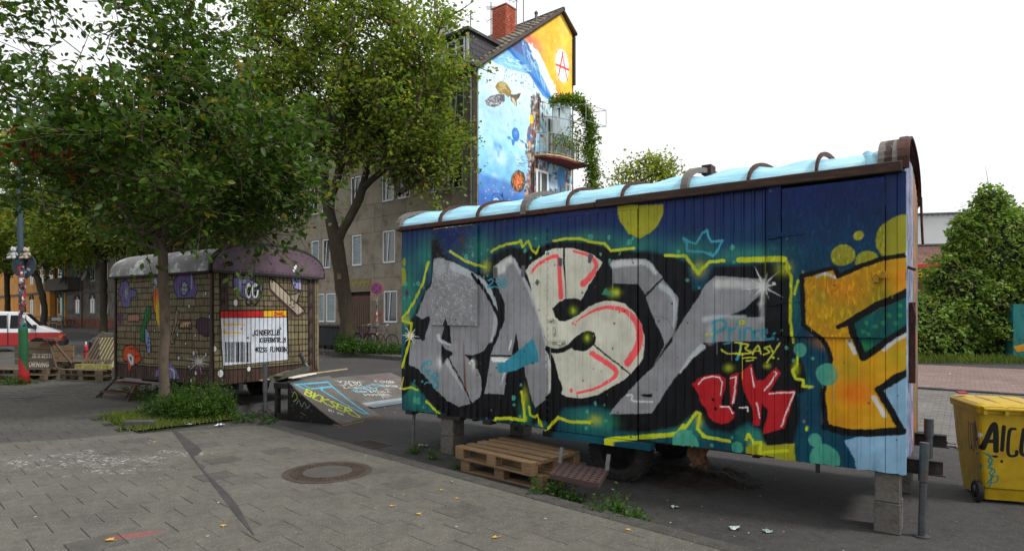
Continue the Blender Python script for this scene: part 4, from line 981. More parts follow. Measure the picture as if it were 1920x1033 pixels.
for A, B in ((a0, a1), (a1, a2), (a2, a3), (a3, a0)): b.bar(A-Vector((0,0,.022)), B-Vector((0,0,.022)), .012, .045)
b.build('step_rim', M_step, ST)
for A in (a0+(a3-a0)*.1, a1+(a2-a1)*.1): MB().bar(A, Vector((A.x, A.y+.04, ZB-.07)), .04, .014).build('hanger', M_steel, ST)
# draw beams and jacks at the right end
def ibeam(x0, x1, y, z, h=.11, w_=.08):
    b = MB(); 
    b.b2((x0, y-w_/2, z+h/2-.010), (x1, y+w_/2, z+h/2)); b.b2((x0, y-w_/2, z-h/2), (x1+.02, y+w_/2, z-h/2+.010)); b.b2((x0+.002, y-.008, z-h/2+.01), (x1, y+.008, z+h/2-.01)); return b
M_beam = mat('black_beam', (36,34,34), .6, .4, 7, .5, .2, dirt=(74,52,44)); M_pipe = mat('galvanised_pipe', (74,80,84), .5, .3, 9, .4, .5, dirt=(86,74,64), dirt_amt=.55)
ibeam(TL-.1, TL+.25, .22, ZB+.03, .12, .09).build('draw_beam', M_beam, T1)
ibeam(TL-.1, TL+.26, TW-.62, ZB+.05, .12, .09).build('draw_beam', M_beam, T1)
MB().tube([(TL+.11, .12, .0), (TL+.12, .13, ZB-.08)], .027, 12).tube([(TL+.118,.13,ZB-.07),(TL+.13,.14,ZB+.24)], .034, 12).lathe([(.06,0),(.06,.012),(.03,.014)], 12, Matrix.Translation((TL+.11,.12,0))).build('jack', M_pipe, T1, smooth=False)
MB().tube([(TL+.12, TW-.72, ZB-.16), (TL+.12, TW-.72, ZB+.1)], .032, 12).tube([(TL+.12, TW-.72, ZB+.1), (TL+.12, TW-.72, ZB+.27)], .040, 12).build('jack', M_pipe, T1)

# concrete blocks that carry the trailer: each one a thing
M_block = mat('block_concrete', (92,88,82), .9, .25, 5, .6, dirt=(66,60,54), dirt_amt=.4, rand=.2)
def cblock(lx, ly, z0, z1, wx_, wy_, label, holes=0, rz=0.0, m_=None):
    P_ = T1.matrix_world if False else None
    c = Matrix.Rotation(T1.rotation_euler.z, 3, 'Z') @ Vector((lx, ly, 0))+Vector(T1.location)
    t_ = thing('concrete_block', label, 'concrete block', (c.x, c.y, -.12+z0), T1.rotation_euler.z+rz, 'concrete blocks under the trailer') 
    MB().b2((-wx_/2,-wy_/2,.001),(wx_/2,wy_/2,z1-z0-.001)).build('body', m_ or M_block, t_, bevel=.008)
    if holes == 2: MB().lathe([(.04,0),(.038,.012),(.001,.013)], 12, Matrix.Translation((0,-wy_/2-.0015,.1)) @ Matrix.Rotation(R(90), 4, 'X')).build('hole', mat('hole_shadow', (60,58,54), .9), t_)
    if holes == 5:
        b = MB()
        for k in range(5): b.lathe([(.013,0),(.012,.006),(.001,.007)], 8, Matrix.Translation((-wx_/2+.03+k*(wx_-.06)/4,-wy_/2-.001,.03)) @ Matrix.Rotation(R(90), 4, 'X'))
        b.build('hole', mat('black', (12,12,12)), t_)
    return t_
bx_ = sx(1662, 900); cblock(bx_, .16, 0, .255, .19, .26, 'lower block of the concrete pillar under the light blue trailer corner'); cblock(bx_, .16, .255, ZB-.02, .18, .25, 'upper block of the concrete pillar under the light blue trailer corner', rz=.02)
cblock(bx_+.0, TW-.45, 0, .30, .19, .26, 'lower block of the pillar at the hidden rear corner behind the draw beam'); cblock(bx_, TW-.45, .30, ZB-.03, .18, .25, 'upper block of the pillar at the hidden rear corner behind the draw beam')
lx_ = sx(833, 820); cblock(lx_, .16, 0, .235, .22, .24, 'lower block of the dark pillar beside the thin steel leg'); cblock(lx_, .16, .235, .46, .21, .23, 'upper block of the dark pillar beside the thin steel leg', rz=.03)
MB().b2((lx_-.15,.03,.46),(lx_+.15,.3,ZB-.02)).build('packing_board', M_tim, T1)
cx_ = .78; cblock(cx_, TW-.35, 0, .32, .24, .24, 'pale hollow block on the asphalt behind the wooden pallets', 2); cblock(cx_, TW-.35, .32, ZB-.03, .24, .24, 'perforated brick on the pale hollow block behind the pallets', 5)
# ============================================================ SECOND TRAILER (tan, brick pattern)
RZ2 = math.atan2(-.5114, .8594)
T2 = thing('tan_trailer', 'tan construction trailer painted with bricks and a parcel label, arched purple gable', 'trailer', (-8.488, 12.99, -.12), RZ2)
L2, W2, B2, E2 = 3.5, 2.45, .52, 2.64
U2 = (.8594, -.5114, 0); V2 = (.5114, .8594, 0)
pA = Plane((-8.488, 12.99, -.12), U2, (0,0,1)); cor = (-8.488+.8594*L2, 12.99-.5114*L2, -.12); pB = Plane(cor, V2, (0,0,1))
CA = Paint(L2+.04, E2-B2+.04, 190, pA, (-.02, B2-.02), (116, 104, 70)); CB = Paint(W2+.04, E2-B2+.04, 230, pB, (-.02, B2-.02), (128, 114, 76))
BLK = (18, 17, 18)
def brickwork(c, Wm, seed):
    q = random.Random(seed); z = B2+.30; row = 0
    while z < E2:
        h = q.uniform(.10, .15); x = -.3+q.uniform(0, .2)
        while x < Wm:
            l = q.uniform(.18, .42); cc = q.choice([(112,100,74),(118,106,80),(104,94,68),(124,113,86),(108,98,70)])
            c.poly([(x,z),(x+l,z),(x+l,z+h),(x,z+h)], cc, m=True)
            if q.random() < .3: c.line([(x+.03,z+h*.5),(x+l*.5,z+h*.7),(x+l-.04,z+h*.45)], .008, (96,96,44), m=True, alpha=.6)
            c.line([(x,z),(x+q.uniform(-.01,.01),z+h)], .017, BLK, m=True, alpha=.9, curve=False); x += l
        c.line([(-.1,z),(Wm*.3,z+q.uniform(-.01,.01)),(Wm*.7,z+q.uniform(-.01,.01)),(Wm+.1,z)], .021, BLK, m=True, alpha=.92); z += h; row += 1
    c.poly([(-.1,B2-.1),(Wm+.1,B2-.1),(Wm+.1,B2+.27),(-.1,B2+.25)], (70,52,44), m=True)
    for k in range(int(Wm/.5)):
        x = .2+k*.5
        for r_ in (.14, .09, .05): c.line([(x-r_, B2+.02),(x-r_*.6,B2+.05+r_),(x,B2+.1+r_*.9),(x+r_*.6,B2+.05+r_),(x+r_,B2+.02)], .010, BLK, m=True)
    c.line([(-.1,B2+.27),(Wm/2,B2+.25),(Wm+.1,B2+.27)], .03, BLK, m=True)
brickwork(CA, L2, 3); brickwork(CB, W2, 5)
qa = lambda L: [(205+.2226*x, 500+.2226*y) for x, y in L]; qb = lambda L: [(395+.2227*x, 500+.2227*y) for x, y in L]
PU, PUL, GRY = (96, 86, 136), (150, 146, 186), (150, 156, 166)
# long side
CA.poly(qa([(95,130),(150,115),(175,190),(230,205),(225,260),(180,270),(170,345),(110,350),(95,260),(78,240)]), PU); CA.line(qa([(95,130),(150,115),(175,190),(230,205),(225,260),(180,270),(170,345),(110,350),(95,260),(78,240),(95,130)]), 2, BLK, curve=False)
CA.blob(qa([(140,220)])[0], (9,14), GRY, soft=1); 
for k in range(5): CA.line(qa([(125+8*k,150+10*k),(110+16*k,220),(135+8*k,320-20*k)]), 1, BLK)
CA.poly(qa([(575,60),(650,45),(700,60),(715,150),(745,160),(725,240),(715,265),(580,270),(540,200),(535,150)]), PU); CA.line(qa([(575,60),(650,45),(700,60),(715,150),(745,160),(725,240),(715,265),(580,270),(540,200),(535,150),(575,60)]), 2, BLK, curve=False)
CA.blob(qa([(628,180)])[0], (9,12), GRY, soft=None); CA.line(qa([(590,190),(628,125),(668,190),(645,240),(605,240),(590,190)]), 1.6, BLK); CA.line(qa([(600,170),(628,178),(660,170)]), 1.6, BLK); CA.line(qa([(608,222),(628,210),(650,222)]), 1.6, BLK); CA.blob(qa([(605,90)])[0], (5,6), (190,70,80), soft=1)
CA.line(qa([(690,70),(688,180)]), 4, GRY)
CA.blob(qa([(380,135)])[0], (8,13), (120,126,140)); CA.blob(qa([(385,140)])[0], (4,8), (190,196,200))
CA.poly(qa([(360,240),(412,190),(416,300),(412,500),(400,480),(370,330)]), (206,120,30)); CA.poly(qa([(385,330),(416,260),(416,500),(402,480)]), (200,180,40), soft=4); CA.poly(qa([(358,240),(405,195),(412,215),(372,290)]), (190,84,34), soft=3); CA.line(qa([(358,240),(370,330),(400,490)]), 2, BLK)
CA.poly(qa([(490,320),(508,380),(490,470)]), (190,110,30))
gsh = qa([(300,370),(320,335),(345,350),(345,420),(315,500),(300,560),(290,640),(265,620),(255,560),(270,500),(290,440)]); CA.poly(gsh, (36,104,52)); CA.line(gsh+[gsh[0]], 2, BLK, curve=False)
for k in range(5): CA.line(qa([(275+12*k,600-50*k),(300+8*k,590-48*k),(280+12*k,570-50*k)]), 1.4, BLK)
bsh = qa([(300,510),(335,560),(345,640),(345,720),(330,745),(312,700),(300,620)]); CA.poly(bsh, (120,136,170)); CA.line(bsh+[bsh[0]], 2, BLK, curve=False)
for k in range(3): CA.line(qa([(312,600+36*k),(334,604+36*k),(316,622+36*k)]), 1.6, (50,60,90), curve=False)
CA.poly(qa([(155,405),(240,400),(245,460),(155,465)]), (150,112,92)); CA.line(qa([(155,405),(240,400),(262,430),(245,465),(150,465),(155,405)]), 2, BLK, curve=False)
CA.poly(qa([(75,400),(125,400),(110,440),(98,480),(85,530),(70,420)]), (90,50,76), soft=1)
orr = qa([(130,670),(190,655),(240,700),(260,740),(270,790),(225,825),(190,815),(172,890),(160,880),(150,800),(115,790),(115,720)]); CA.poly(orr, (186,70,28)); CA.line(orr+[orr[0]], 2.4, BLK, curve=False)
CA.poly(qa([(150,740),(175,730),(200,760),(200,830),(180,830),(160,790)]), (190,196,200)); CA.poly(qa([(170,750),(190,770),(180,800)]), BLK)
CA.line(qa([(165,690),(200,690)]), 2, BLK); CA.line(qa([(215,760),(250,750)]), 2, BLK); CA.blob(qa([(225,700)])[0], (6,8), (150,30,30), soft=1)
mm = qa([(560,360),(580,380),(570,470),(545,540),(530,600),(548,650),(520,655),(510,610),(530,540),(545,450)]); CA.poly(mm, (130,112,92)); CA.line(mm+[mm[0]], 2, BLK, curve=False)
CA.poly(qa([(590,450),(680,450),(695,525),(580,525)]), (96,66,50)); CA.line(qa([(590,450),(680,450),(695,525),(580,525),(590,450)]), 2, BLK, curve=False)
for k in range(4): CA.line(qa([(600+18*k,505),(612+18*k,475),(625+18*k,480)]), 3, (180,160,128))
dk = qa([(735,450),(780,430),(850,450),(862,520),(860,585),(800,590),(755,560),(725,510)]); CA.poly(dk, (64,44,58)); CA.line(dk+[dk[0]], 2, BLK, curve=False)
CA.blob(qa([(740,850)])[0], (14,22), (86,50,60), soft=1); CA.star(qa([(750,800)])[0], 24, 12, (190,190,190), 1.6, .3)
CA.poly(qa([(500,800),(560,870),(590,945),(500,940)]), (110,104,150)); CA.line(qa([(505,860),(540,880),(545,940)]), 3, (200,206,214)); CA.poly(qa([(390,870),(425,870),(425,925),(380,925)]), (100,92,140))
for x, y, r in ((670,335,3.4),(810,230,3),(845,418,4),(720,580,3),(710,728,4),(810,742,3.4),(580,770,3),(380,540,2),(725,897,3.6),(570,575,3.4),(640,650,2.4),(668,842,2),(690,960,3)):
    c = qa([(x,y)])[0]; CA.blob(c, (r*1.0+1,r*1.3+1), BLK); CA.blob(c, (r*.8,r*1.1), (196,204,204))
# gable end
CB.poly(qb([(75,20),(130,20),(140,370),(82,365)]), (76,60,54)); CB.poly(qb([(815,40),(862,42),(870,870),(825,860)]), (76,60,54)); CB.poly(qb([(870,40),(905,45),(905,800),(880,860)]), (124,110,84), alpha=.6)
for xx in (78,133,815,868): CB.line(qb([(xx,20),(xx+6,360 if xx < 200 else 860)]), 2.6, BLK, curve=False)
for base, ys_ in ((105, (90, 200, 300)), (842, (110, 230, 350, 470, 600, 720, 820))):
    for yv in ys_:
        for r_ in (16, 10, 5): CB.line(qb([(base-r_, yv+r_*2),(base-r_*.7,yv-r_*1.6),(base+r_*.5,yv-r_*2),(base+r_,yv+r_)]), 1, BLK)
eb = qb([(190,95),(250,78),(350,80),(365,125),(440,135),(432,210),(405,280),(360,290),(320,290),(290,270),(215,225),(185,150)]); CB.poly(eb, PU); CB.poly(qb([(215,100),(330,85),(350,140),(280,150),(240,200)]), PUL, soft=5); CB.line(eb+[eb[0]], 2, BLK, curve=False)
for x0 in (318, 372): 
    CB.blob(qb([(x0,205)])[0], (9,16), BLK); CB.blob(qb([(x0,205)])[0], (7.6,14.4), (208,212,210)); CB.blob(qb([(x0+2,212)])[0], (3.4,9), BLK); CB.blob(qb([(x0,202)])[0], (1,2), WH)
CB.line(qb([(262,155),(300,150)]), 2, BLK); CB.line(qb([(300,105),(350,112)]), 1.4, BLK); CB.line(qb([(310,130),(345,118),(395,150)]), 1.4, BLK)
CB.line(qb([(295,305),(318,325),(345,308),(372,325),(396,300)]), 4, (28,26,26)); CB.line(qb([(292,305),(300,292)]), 2, BLK); CB.line(qb([(396,300),(390,290)]), 2, BLK)
pk = qb([(655,68),(762,68),(765,205),(700,185),(680,120)]); CB.poly(pk, PUL); CB.line(pk+[pk[0]], 2, BLK, curve=False)
for x, y in ((718,90),(735,105),(712,112),(722,130),(708,155),(735,90)): CB.blob(qb([(x,y)])[0], 2, BLK)
pn = qb([(495,95),(560,140),(780,360),(790,380),(730,415),(640,330),(500,200),(492,150)]); CB.poly(pn, (168,156,138)); CB.line(pn+[pn[0]], 3, BLK, curve=False); CB.line(qb([(500,200),(640,345),(715,415),(780,395)]), 5, (70,52,44))
pw = qb([(665,240),(720,230),(740,215),(755,220),(720,310),(670,270)]); CB.poly(pw, (150,136,120)); CB.line(pw+[pw[0]], 2, BLK, curve=False); CB.poly(qb([(650,370),(695,410),(670,460),(655,450)]), (96,76,64))
for x, y in ((672,290),(665,325),(690,345),(700,315),(515,130),(530,105)): CB.blob(qb([(x,y)])[0], 1.8, BLK)
# parcel label
CB.poly(qb([(72,368),(648,362),(660,790),(95,845)]), BLK); CB.poly(qb([(82,378),(438,374),(440,424),(84,432)]), (186,36,34)); CB.poly(qb([(442,374),(635,372),(636,424),(443,424)]), (224,170,30))
CB.poly(qb([(84,436),(638,430),(650,785),(105,835)]), (196,202,212))
RD_ = (190,40,30)
for G, x0 in (('D', 535), ('H', 566), ('L', 600)):
    for stk in GLY[G]: CB.line(qb([(x0+gx*6, 416-gy*5) for gx, gy in stk]), 2.2, RD_, curve=False)
CB.line(qb([(105,490),(288,490)]), 3, (222,170,50)); CB.line(qb([(105,557),(255,560)]), 3, (222,170,50)); CB.line(qb([(108,462),(115,490)]), 4, (222,170,50)); CB.line(qb([(110,540),(118,560)]), 4, (222,170,50))
q3 = random.Random(9); x = 120
while x < 345:
    w_ = q3.choice([4, 6, 9, 13]); CB.poly(qb([(x,636),(x+w_,635),(x+w_,806),(x,808)]), BLK); x += w_+q3.choice([3, 5, 7])
def label(txt, x0, y0, x1, hgt, yr=0):
    n = len(txt); adv = (x1-x0)/n
    for i, ch in enumerate(txt):
        for stk in GLY.get(ch, []): CB.line(qb([(x0+i*adv+gx*adv*.21+q3.uniform(-1.5,1.5), y0+yr*i/n-gy/6*hgt+q3.uniform(-2,2)) for gx, gy in stk]), 1.9, BLK, curve=False)
CB.line(qb([(352,575),(358,585)]), 2.4, BLK, curve=False); label('KINDERCLUB', 368, 580, 585, 42, -6); CB.line(qb([(583,515),(590,530)]), 2.2, BLK, curve=False)
label('KIEFERNSTR.21', 414, 638, 640, 36, 0); label('40233', 374, 720, 474, 38); label('FLINGERN', 500, 716, 640, 36)
CB.blob(qb([(313,602)])[0], 1.8, BLK); CB.blob(qb([(258,525)])[0], 2, (120,120,150))
for x, y, r in ((210,306,5),(30,695,4.5),(82,900,5.5),(320,862,4)): c = qb([(x,y)])[0]; CB.blob(c, (r+1.2,r*1.2+1.2), BLK); CB.blob(c, (r,r*1.2), (206,212,210))
for k in range(30): CA.line([(0, 0)]*2, .001, BLK, m=True) if False else None
for k in range(1, 43): CA.line([(k*.082, B2-.1),(k*.082+.0, E2+.1)], .014, BLK, m=True, alpha=.8, curve=False)  # shade of the grooves painted into both walls, a dark line per rib
for k in range(1, 26): CB.line([(k*.095, B2-.1),(k*.095, E2+.1)], .012, BLK, m=True, alpha=.72, curve=False)
CA.weather(5, .6, 100, 10); CB.weather(6, .4, 12, 8)
imA = CA.image('trailer_brick_paint_side'); imB = CB.image('trailer_brick_paint_end')
MA_, MB_ = paintmat('painted_side', imA, 'metal', .92, rough=.7), paintmat('painted_end', imB, 'metal', .95, rough=.7)
xa = [0, 1.12, 2.25, 3.42]
for i in range(3): ribbed('wall_panel', xa[i]+.002, xa[i+1]-.002, B2, E2, 0, MA_, .082, -.009, T2, .006, 60+i, .003, lambda c: CA.uv(c[0], c[2]))
M_post = mat('dark_brown_post', (54,40,36), .7, .3, 5, .4)
for x_ in (.03, 3.40): MB().b2((x_,-.035,B2-.08),(x_+.06,.0,E2)).build('corner_post', M_post, T2, bevel=.004)
# end wall: built flat, then turned round the corner
EW = bpy.data.objects.new('end_wall', None); COL.objects.link(EW); EW.parent = T2; EW.location = (L2, 0, 0); EW.rotation_euler = (0, 0, R(90))
xb = [0.0, .62, 1.25, 1.86, W2]
for i in range(4): ribbed('wall_panel', xb[i]+.0015, xb[i+1]-.0015, B2, E2, -.0, MB_, .095, -.008, EW, .003, 70+i, .002, lambda c: CB.uv(c[0], c[2]))
MB().b2((0,.03,B2),(L2-.03,.05,E2)).b2((0,W2-.04,B2),(L2,W2,E2)).b2((0,.05,B2),(.03,W2-.04,E2)).build('inner_wall', mat('tan_paint', (116,104,74), .8), T2)
MB().b2((0,.05,B2-.02),(L2-.05,W2-.05,B2+.03)).build('floor', M_tim, T2)
m, t, p, o = newmat('weathered_roof_metal'); tcn = N(t, 'TexCoord'); n1 = noise(t, tcn.outputs['Object'], 2.3, 7, .75); n2 = noise(t, tcn.outputs['Object'], 12, 5)
col = ramp(t, n1, [(.38, lin((72,70,66))), (.52, lin((100,98,94))), (.60, lin((186,188,186))), (.72, lin((150,154,154)))]); col = mixc(t, ramp(t, n2, [(.55, (0,0,0)), (.7, (.7,.7,.7))]), col, lin((84,82,76)))
t.links.new(col, p.inputs['Base Color']); p.inputs['Roughness'].default_value = .5; bump(t, p, n2, .4, .01); M_roof2 = m
def arc2(t, rise=.56, w_=W2+.16, y0=-.08, z0=E2-.02): c = math.cos(PI*(1-t)); s = math.sin(PI*t); return y0+w_/2*(1+math.copysign(abs(c)**.8, c)), z0+rise*s**.75
b = MB(); b.grid(30, 20, lambda u, v: (-.06+u*(L2+.02), arc2(v)[0], arc2(v)[1]+.006*math.sin(u*40)*math.sin(v*30)))
b.grid(30, 20, lambda u, v: (-.06+u*(L2+.02), arc2(1-v)[0], arc2(1-v)[1]-.025)); b.build('roof', M_roof2, T2, smooth=True)
MB().b2((-.06,-.10,E2-.05),(L2-.02,-.06,E2-.01)).build('gutter', M_dark, T2)
M_fas = mat('purple_fascia', (92,72,84), .6, .25, 3, .35, dirt=(66,50,54), dirt_amt=.4)
n = 22; pts = [arc2(i/n) for i in range(n+1)]
FA = MB().prism([(y, z) for y, z in pts], L2-.03, L2+.07, lambda a, b_, d: (d, a, b_)).build('gable_fascia', M_fas, T2)
b = MB()
for i in range(n): b.bar((L2+.03, *pts[i]), (L2+.03, *pts[i+1]), .13, .03, (1,0,0))
b.bar((L2+.075, pts[0][0], E2-.02), (L2+.075, pts[-1][0], E2-.02), .02, .05, (0,0,1)); b.build('fascia_edge', mat('black_trim', (26,24,28), .6), FA)
b = MB()
for i in range(26): b.box((L2+.0725, .05+i*.093, E2+.035), (.004,.05,.012))
for i in range(3, n-2):
    y, z = arc2((i+.5)/n); b.box((L2+.0725, y, z-.07), (.004,.05,.012))
b.build('painted_stitch', mat('black_trim'[:] , (26,24,28), .6), FA)
b = MB(); b.poly = None
for (yy, zz, s_) in ((1.75, E2+.16, .05), (1.72, E2+.10, .04), (1.78, E2+.2, .035)): b.box((L2+.0735, yy, zz), (.004,s_,s_*1.3), Matrix.Rotation(.5, 3, 'X'))
b.build('peeled_patch', mat('white_patch', (206,210,210), .7), FA)
MB().tube([(L2+.05,.22,E2+.13),(L2+.17,.22,E2+.13)], .045, 12).build('vent_stub', M_dark, T2)
for yv in (.35, W2-.35): wheel(T2, (1.9, yv, .32), .31, .17, mat('dark_red_rim', (70,26,24), .6))
MB().tube([(1.9,.35,.32),(1.9,W2-.35,.32)], .04).b2((.1,.5,B2-.14),(L2,.6,B2-.02)).b2((.1,W2-.6,B2-.14),(L2,W2-.5,B2-.02)).build('chassis', M_dark, T2)
# steps and leg at the left end, draw bar and jack at the right end
MB().tube([(.05,-.02,B2-.05),(.16,-.5,.0)], .03, 8).build('leg', mat('green_leg', (44,56,52), .6, .3, 6, .3), T2)
MB().bar((.42,-.25,.42),(.20,-.45,.14),.05,.02).bar((1.3,-.25,.42),(1.36,-.45,.1),.05,.02).build('step_bracket', M_rust, T2)
for yv, zv in ((-.12,.42),(-.34,.26)):
    b = MB()
    for k in range(15): b.b2((.36+k*.07, yv-.11, zv), (.375+k*.07, yv+.11, zv+.015))
    b.b2((.34,yv-.12,zv-.02),(1.4,yv-.10,zv+.02)).b2((.34,yv+.10,zv-.02),(1.4,yv+.12,zv+.02)).build('grating_step', M_rust, T2)
def w2l(x, y, z): return Matrix.Rotation(-RZ2, 3, 'Z') @ (Vector((x, y, z))-Vector(T2.location))
pj = at(497, 787, 10.35); pjl = w2l(pj.x, pj.y, -.12)
MB().tube([pjl+Vector((0,0,.03)), pjl+Vector((0,0,.5))], .030, 10).tube([pjl+Vector((0,0,.5)), pjl+Vector((0,0,1.0))], .038, 10).tube([pjl+Vector((0,0,.18)), pjl+Vector((0,0,.3))], .05, 10).lathe([(.1,0),(.1,.012),(.02,.02)], 14, Matrix.Translation(pjl)).build('jack', M_pipe, T2)
b = MB()
for dx, dy in ((.07,.07),(-.07,.07),(.07,-.07),(-.07,-.07)): b.tube([pjl+Vector((dx,dy,.01)), pjl+Vector((dx*.9,dy*.9,.2))], .006, 5)
b.tube([pjl+Vector((.07,.07,.2)),pjl+Vector((-.07,.07,.2)),pjl+Vector((-.07,-.07,.2)),pjl+Vector((.07,-.07,.2))], .006, 5, closed=True); b.build('jack_cage', M_rust, T2)
A_ = at(505, 712, 10.5); B_ = at(578, 690, 11.0); A_ = w2l(*A_); B_ = w2l(*B_)
MB().bar(A_, B_, .09, .09).bar(Vector((L2-.1, 1.2, .5)), A_, .08, .08).build('draw_bar', mat('mossy_steel', (70,72,62), .75, .4, 7, .5, dirt=(50,60,40)), T2)
S1, S2 = w2l(*at(571, 680, 11.0)), w2l(*at(562, 662, 10.9)); MB().tube([B_, S1, S2], .035, 10).build('hitch_pipe', M_pipe, T2)

# ============================================================ SKATE RAMPS
M_rtim = mat('ramp_frame_black', (30,30,30), .8, .4, 6, .5, dirt=(70,64,56), dirt_amt=.35)
RB = Vector((-3.85, 10.45, -.12)); ra = Vector((.9006, -.4346, 0)); rb = Vector((.4346, .9006, 0))
rz1 = math.atan2(ra.y, ra.x)
def rampthing(name, label_, O, rz, L, Wd, H, img, curve=1.25):
    t_ = thing(name, label_, 'skate ramp', O, rz)
    prof = [(L*i/12, .012+(H-.012)*(1-i/12)**curve) for i in range(13)]
    b = MB(); 
    for v in (0, 1): b.prism([(x, z) for x, z in prof]+[(L, 0), (0, 0)], v*(Wd-.03), v*(Wd-.03)+.03, lambda a, c, d: (a, d, c))
    b.b2((-.01, 0.03, H-.12), (.03, Wd-.03, H-.015)); b.b2((-.01,.03,0),(.03,Wd-.03,.10)).build('frame', M_rtim, t_)
    b = MB(); n = len(prof); vs = []
    for (x, z) in prof: vs += [(x, -.012, z+.004), (x, Wd+.012, z+.004), (x, Wd+.012, z+.022), (x, -.012, z+.022)]
    fs = [(4*i+k, 4*i+(k+1) % 4, 4*i+4+(k+1) % 4, 4*i+4+k) for i in range(n-1) for k in range(4)]+[(0,1,2,3),(4*n-1,4*n-2,4*n-3,4*n-4)]
    b._add(vs, fs); b.build('riding_surface', img, t_, uv=lambda c: (c[0]/L, c[1]/Wd))
    return t_
def tagcanvas(Wm, Hm, bg, ppm=320): return Paint(Wm, Hm, ppm, None, (0,0), bg)
# near ramp: blue wedge outline, yellow-green tag, small white tag; canvas u runs down the slope, v away from the viewer
c1 = tagcanvas(1.18, 1.0, (100,94,90)); q = random.Random(2)
for _ in range(60): c1.blob((q.uniform(0,1.18),q.uniform(0,1)), q.uniform(.02,.12), q.choice([(86,82,78),(116,108,102),(72,68,66)]), soft=1, alpha=.3, m=True)
c1.poly([(0,0),(.08,.0),(.08,1),(0,1)], (96,94,92), m=True); LB = (74,164,192)
pr = [(.12,.10),(.20,.78),(.34,.70),(.24,.42),(.34,.30)]
c1.line([(.10,.06),(.14,.82)], .035, LB, m=True, curve=False); c1.line([(.14,.82),(.26,.80)], .035, LB, m=True, curve=False); c1.line([(.26,.80),(.24,.30)], .035, LB, m=True, curve=False); c1.line([(.10,.06),(.24,.18)], .035, LB, m=True, curve=False); c1.line([(.24,.30),(.10,.20)], .03, LB, m=True, curve=False)
c1.line([(.24,.56),(.30,.48),(1.00,.72)], .035, LB, m=True, curve=False); c1.line([(.26,.80),(1.06,.82)], .035, LB, m=True, curve=False); c1.line([(1.06,.82),(1.02,.72)], .035, LB, m=True, curve=False)
YG = (176,190,60)
def vtext(c, txt, u0, v0, u1, v1, hgt, col, wd):
    n = len(txt)
    for i, ch in enumerate(txt):
        uu_, vv_ = u0+(u1-u0)*i/n, v0+(v1-v0)*i/n; dx, dy = (u1-u0)/n*.8, (v1-v0)/n*.8; L_ = math.hypot(u1-u0, v1-v0); nx2, ny2 = -(v1-v0)/L_*hgt, (u1-u0)/L_*hgt
        for stk in GLY.get(ch, []): c.line([(uu_+gx/4*dx+gy/6*nx2, vv_+gx/4*dy+gy/6*ny2) for gx, gy in stk], wd, col, m=True, curve=False)
vtext(c1, 'BLKSER', .34, .04, 1.0, .46, .20, YG, .03); c1.line([(.44,.12),(.40,.32),(.52,.30)], .026, YG, m=True); c1.line([(.80,.60),(1.1,.55),(1.02,.44)], .026, YG, m=True)
vtext(c1, 'RIZE', .80, .12, .98, .30, .06, (210,214,212), .010)
R1 = rampthing('skate_ramp', 'low wooden skate ramp with light blue outline and yellow green tag, nearest the kerb', RB, rz1, 1.18, 1.0, .66, paintmat('ramp_paint_near', c1.image('ramp_paint_near'), 'wood', rough=.6), 1.2)
cs = tagcanvas(1.18, .70, (28,28,28)); 
for pts, col, w_ in (([(.1,.42),(.16,.50),(.22,.40),(.14,.34)], (150,156,60), .02), ([(.2,.30),(.26,.36),(.32,.26),(.38,.34),(.44,.24),(.5,.30)], (120,128,120), .016), ([(.1,.60),(.3,.44)], (150,140,120), .008), ([(.3,.16),(.4,.12)], (110,90,60), .02), ([(.06,.56),(.1,.48),(.13,.57),(.17,.5)], (120,120,120), .008)): cs.line(pts, w_, col, m=True)
for k in range(25): cs.blob((q.uniform(0,1.1), q.uniform(0,.5)), q.uniform(.01,.04), q.choice([(60,58,54),(80,84,78),(90,70,50)]), soft=1, alpha=.5, m=True)
prof = [(1.18*i/12, .012+(.66-.012)*(1-i/12)**1.2) for i in range(13)]
MB().prism([(x, z) for x, z in prof]+[(1.18, .001), (0, .001)], -.006, -.002, lambda a, c, d: (a, d, c)).build('side_panel', paintmat('ramp_side_paint', cs.image('ramp_side_paint'), 'wood', rough=.7), R1, uv=lambda c: (c[0]/1.18, c[2]/.70))
MB().b2((1.02,-.02,.0),(1.20,1.02,.018)).b2((1.0,-.01,-.0),(1.24,.5,.008)).build('lip_board', mat('split_plywood', (120,96,64), .8, .4, 8, .6, stretch=(1,8,1), dirt=(60,44,32)), R1)
b = MB().b2((-.34,.02,.0),(-.02,.10,.10)).b2((-.34,.02,.0),(-.27,.10,.60)).b2((-.34,.85,.0),(-.27,.93,.60)).b2((-.34,.0,.54),(-.0,.95,.63)); b.build('rear_frame', M_rtim, R1, bevel=.004)
# loose boards on top of the near ramp: things
for i, (a_, c_, w_, col, lb) in enumerate((((488,724,10.3),(650,676,12.4),.05,(158,140,112),'long pale batten lying along the top of the ramps'), ((545,712,10.4),(590,702,11.1),.09,(206,204,196),'short white strip of board on the upper edge of the near ramp'), ((520,706,10.5),(545,703,11.3),.12,(104,92,76),'dark weathered board behind the trailer jack'))):
    A_, B_ = at(*a_), at(*c_); A_.z = .585+.03*i; B_.z = .60+.028*i
    tag(MB().bar(A_-A_, B_-A_, w_, .024).build('loose_board', mat('loose_board_%d' % i, col, .8, .3, 6, .4), bevel=.003, loc=A_), lb, 'board')
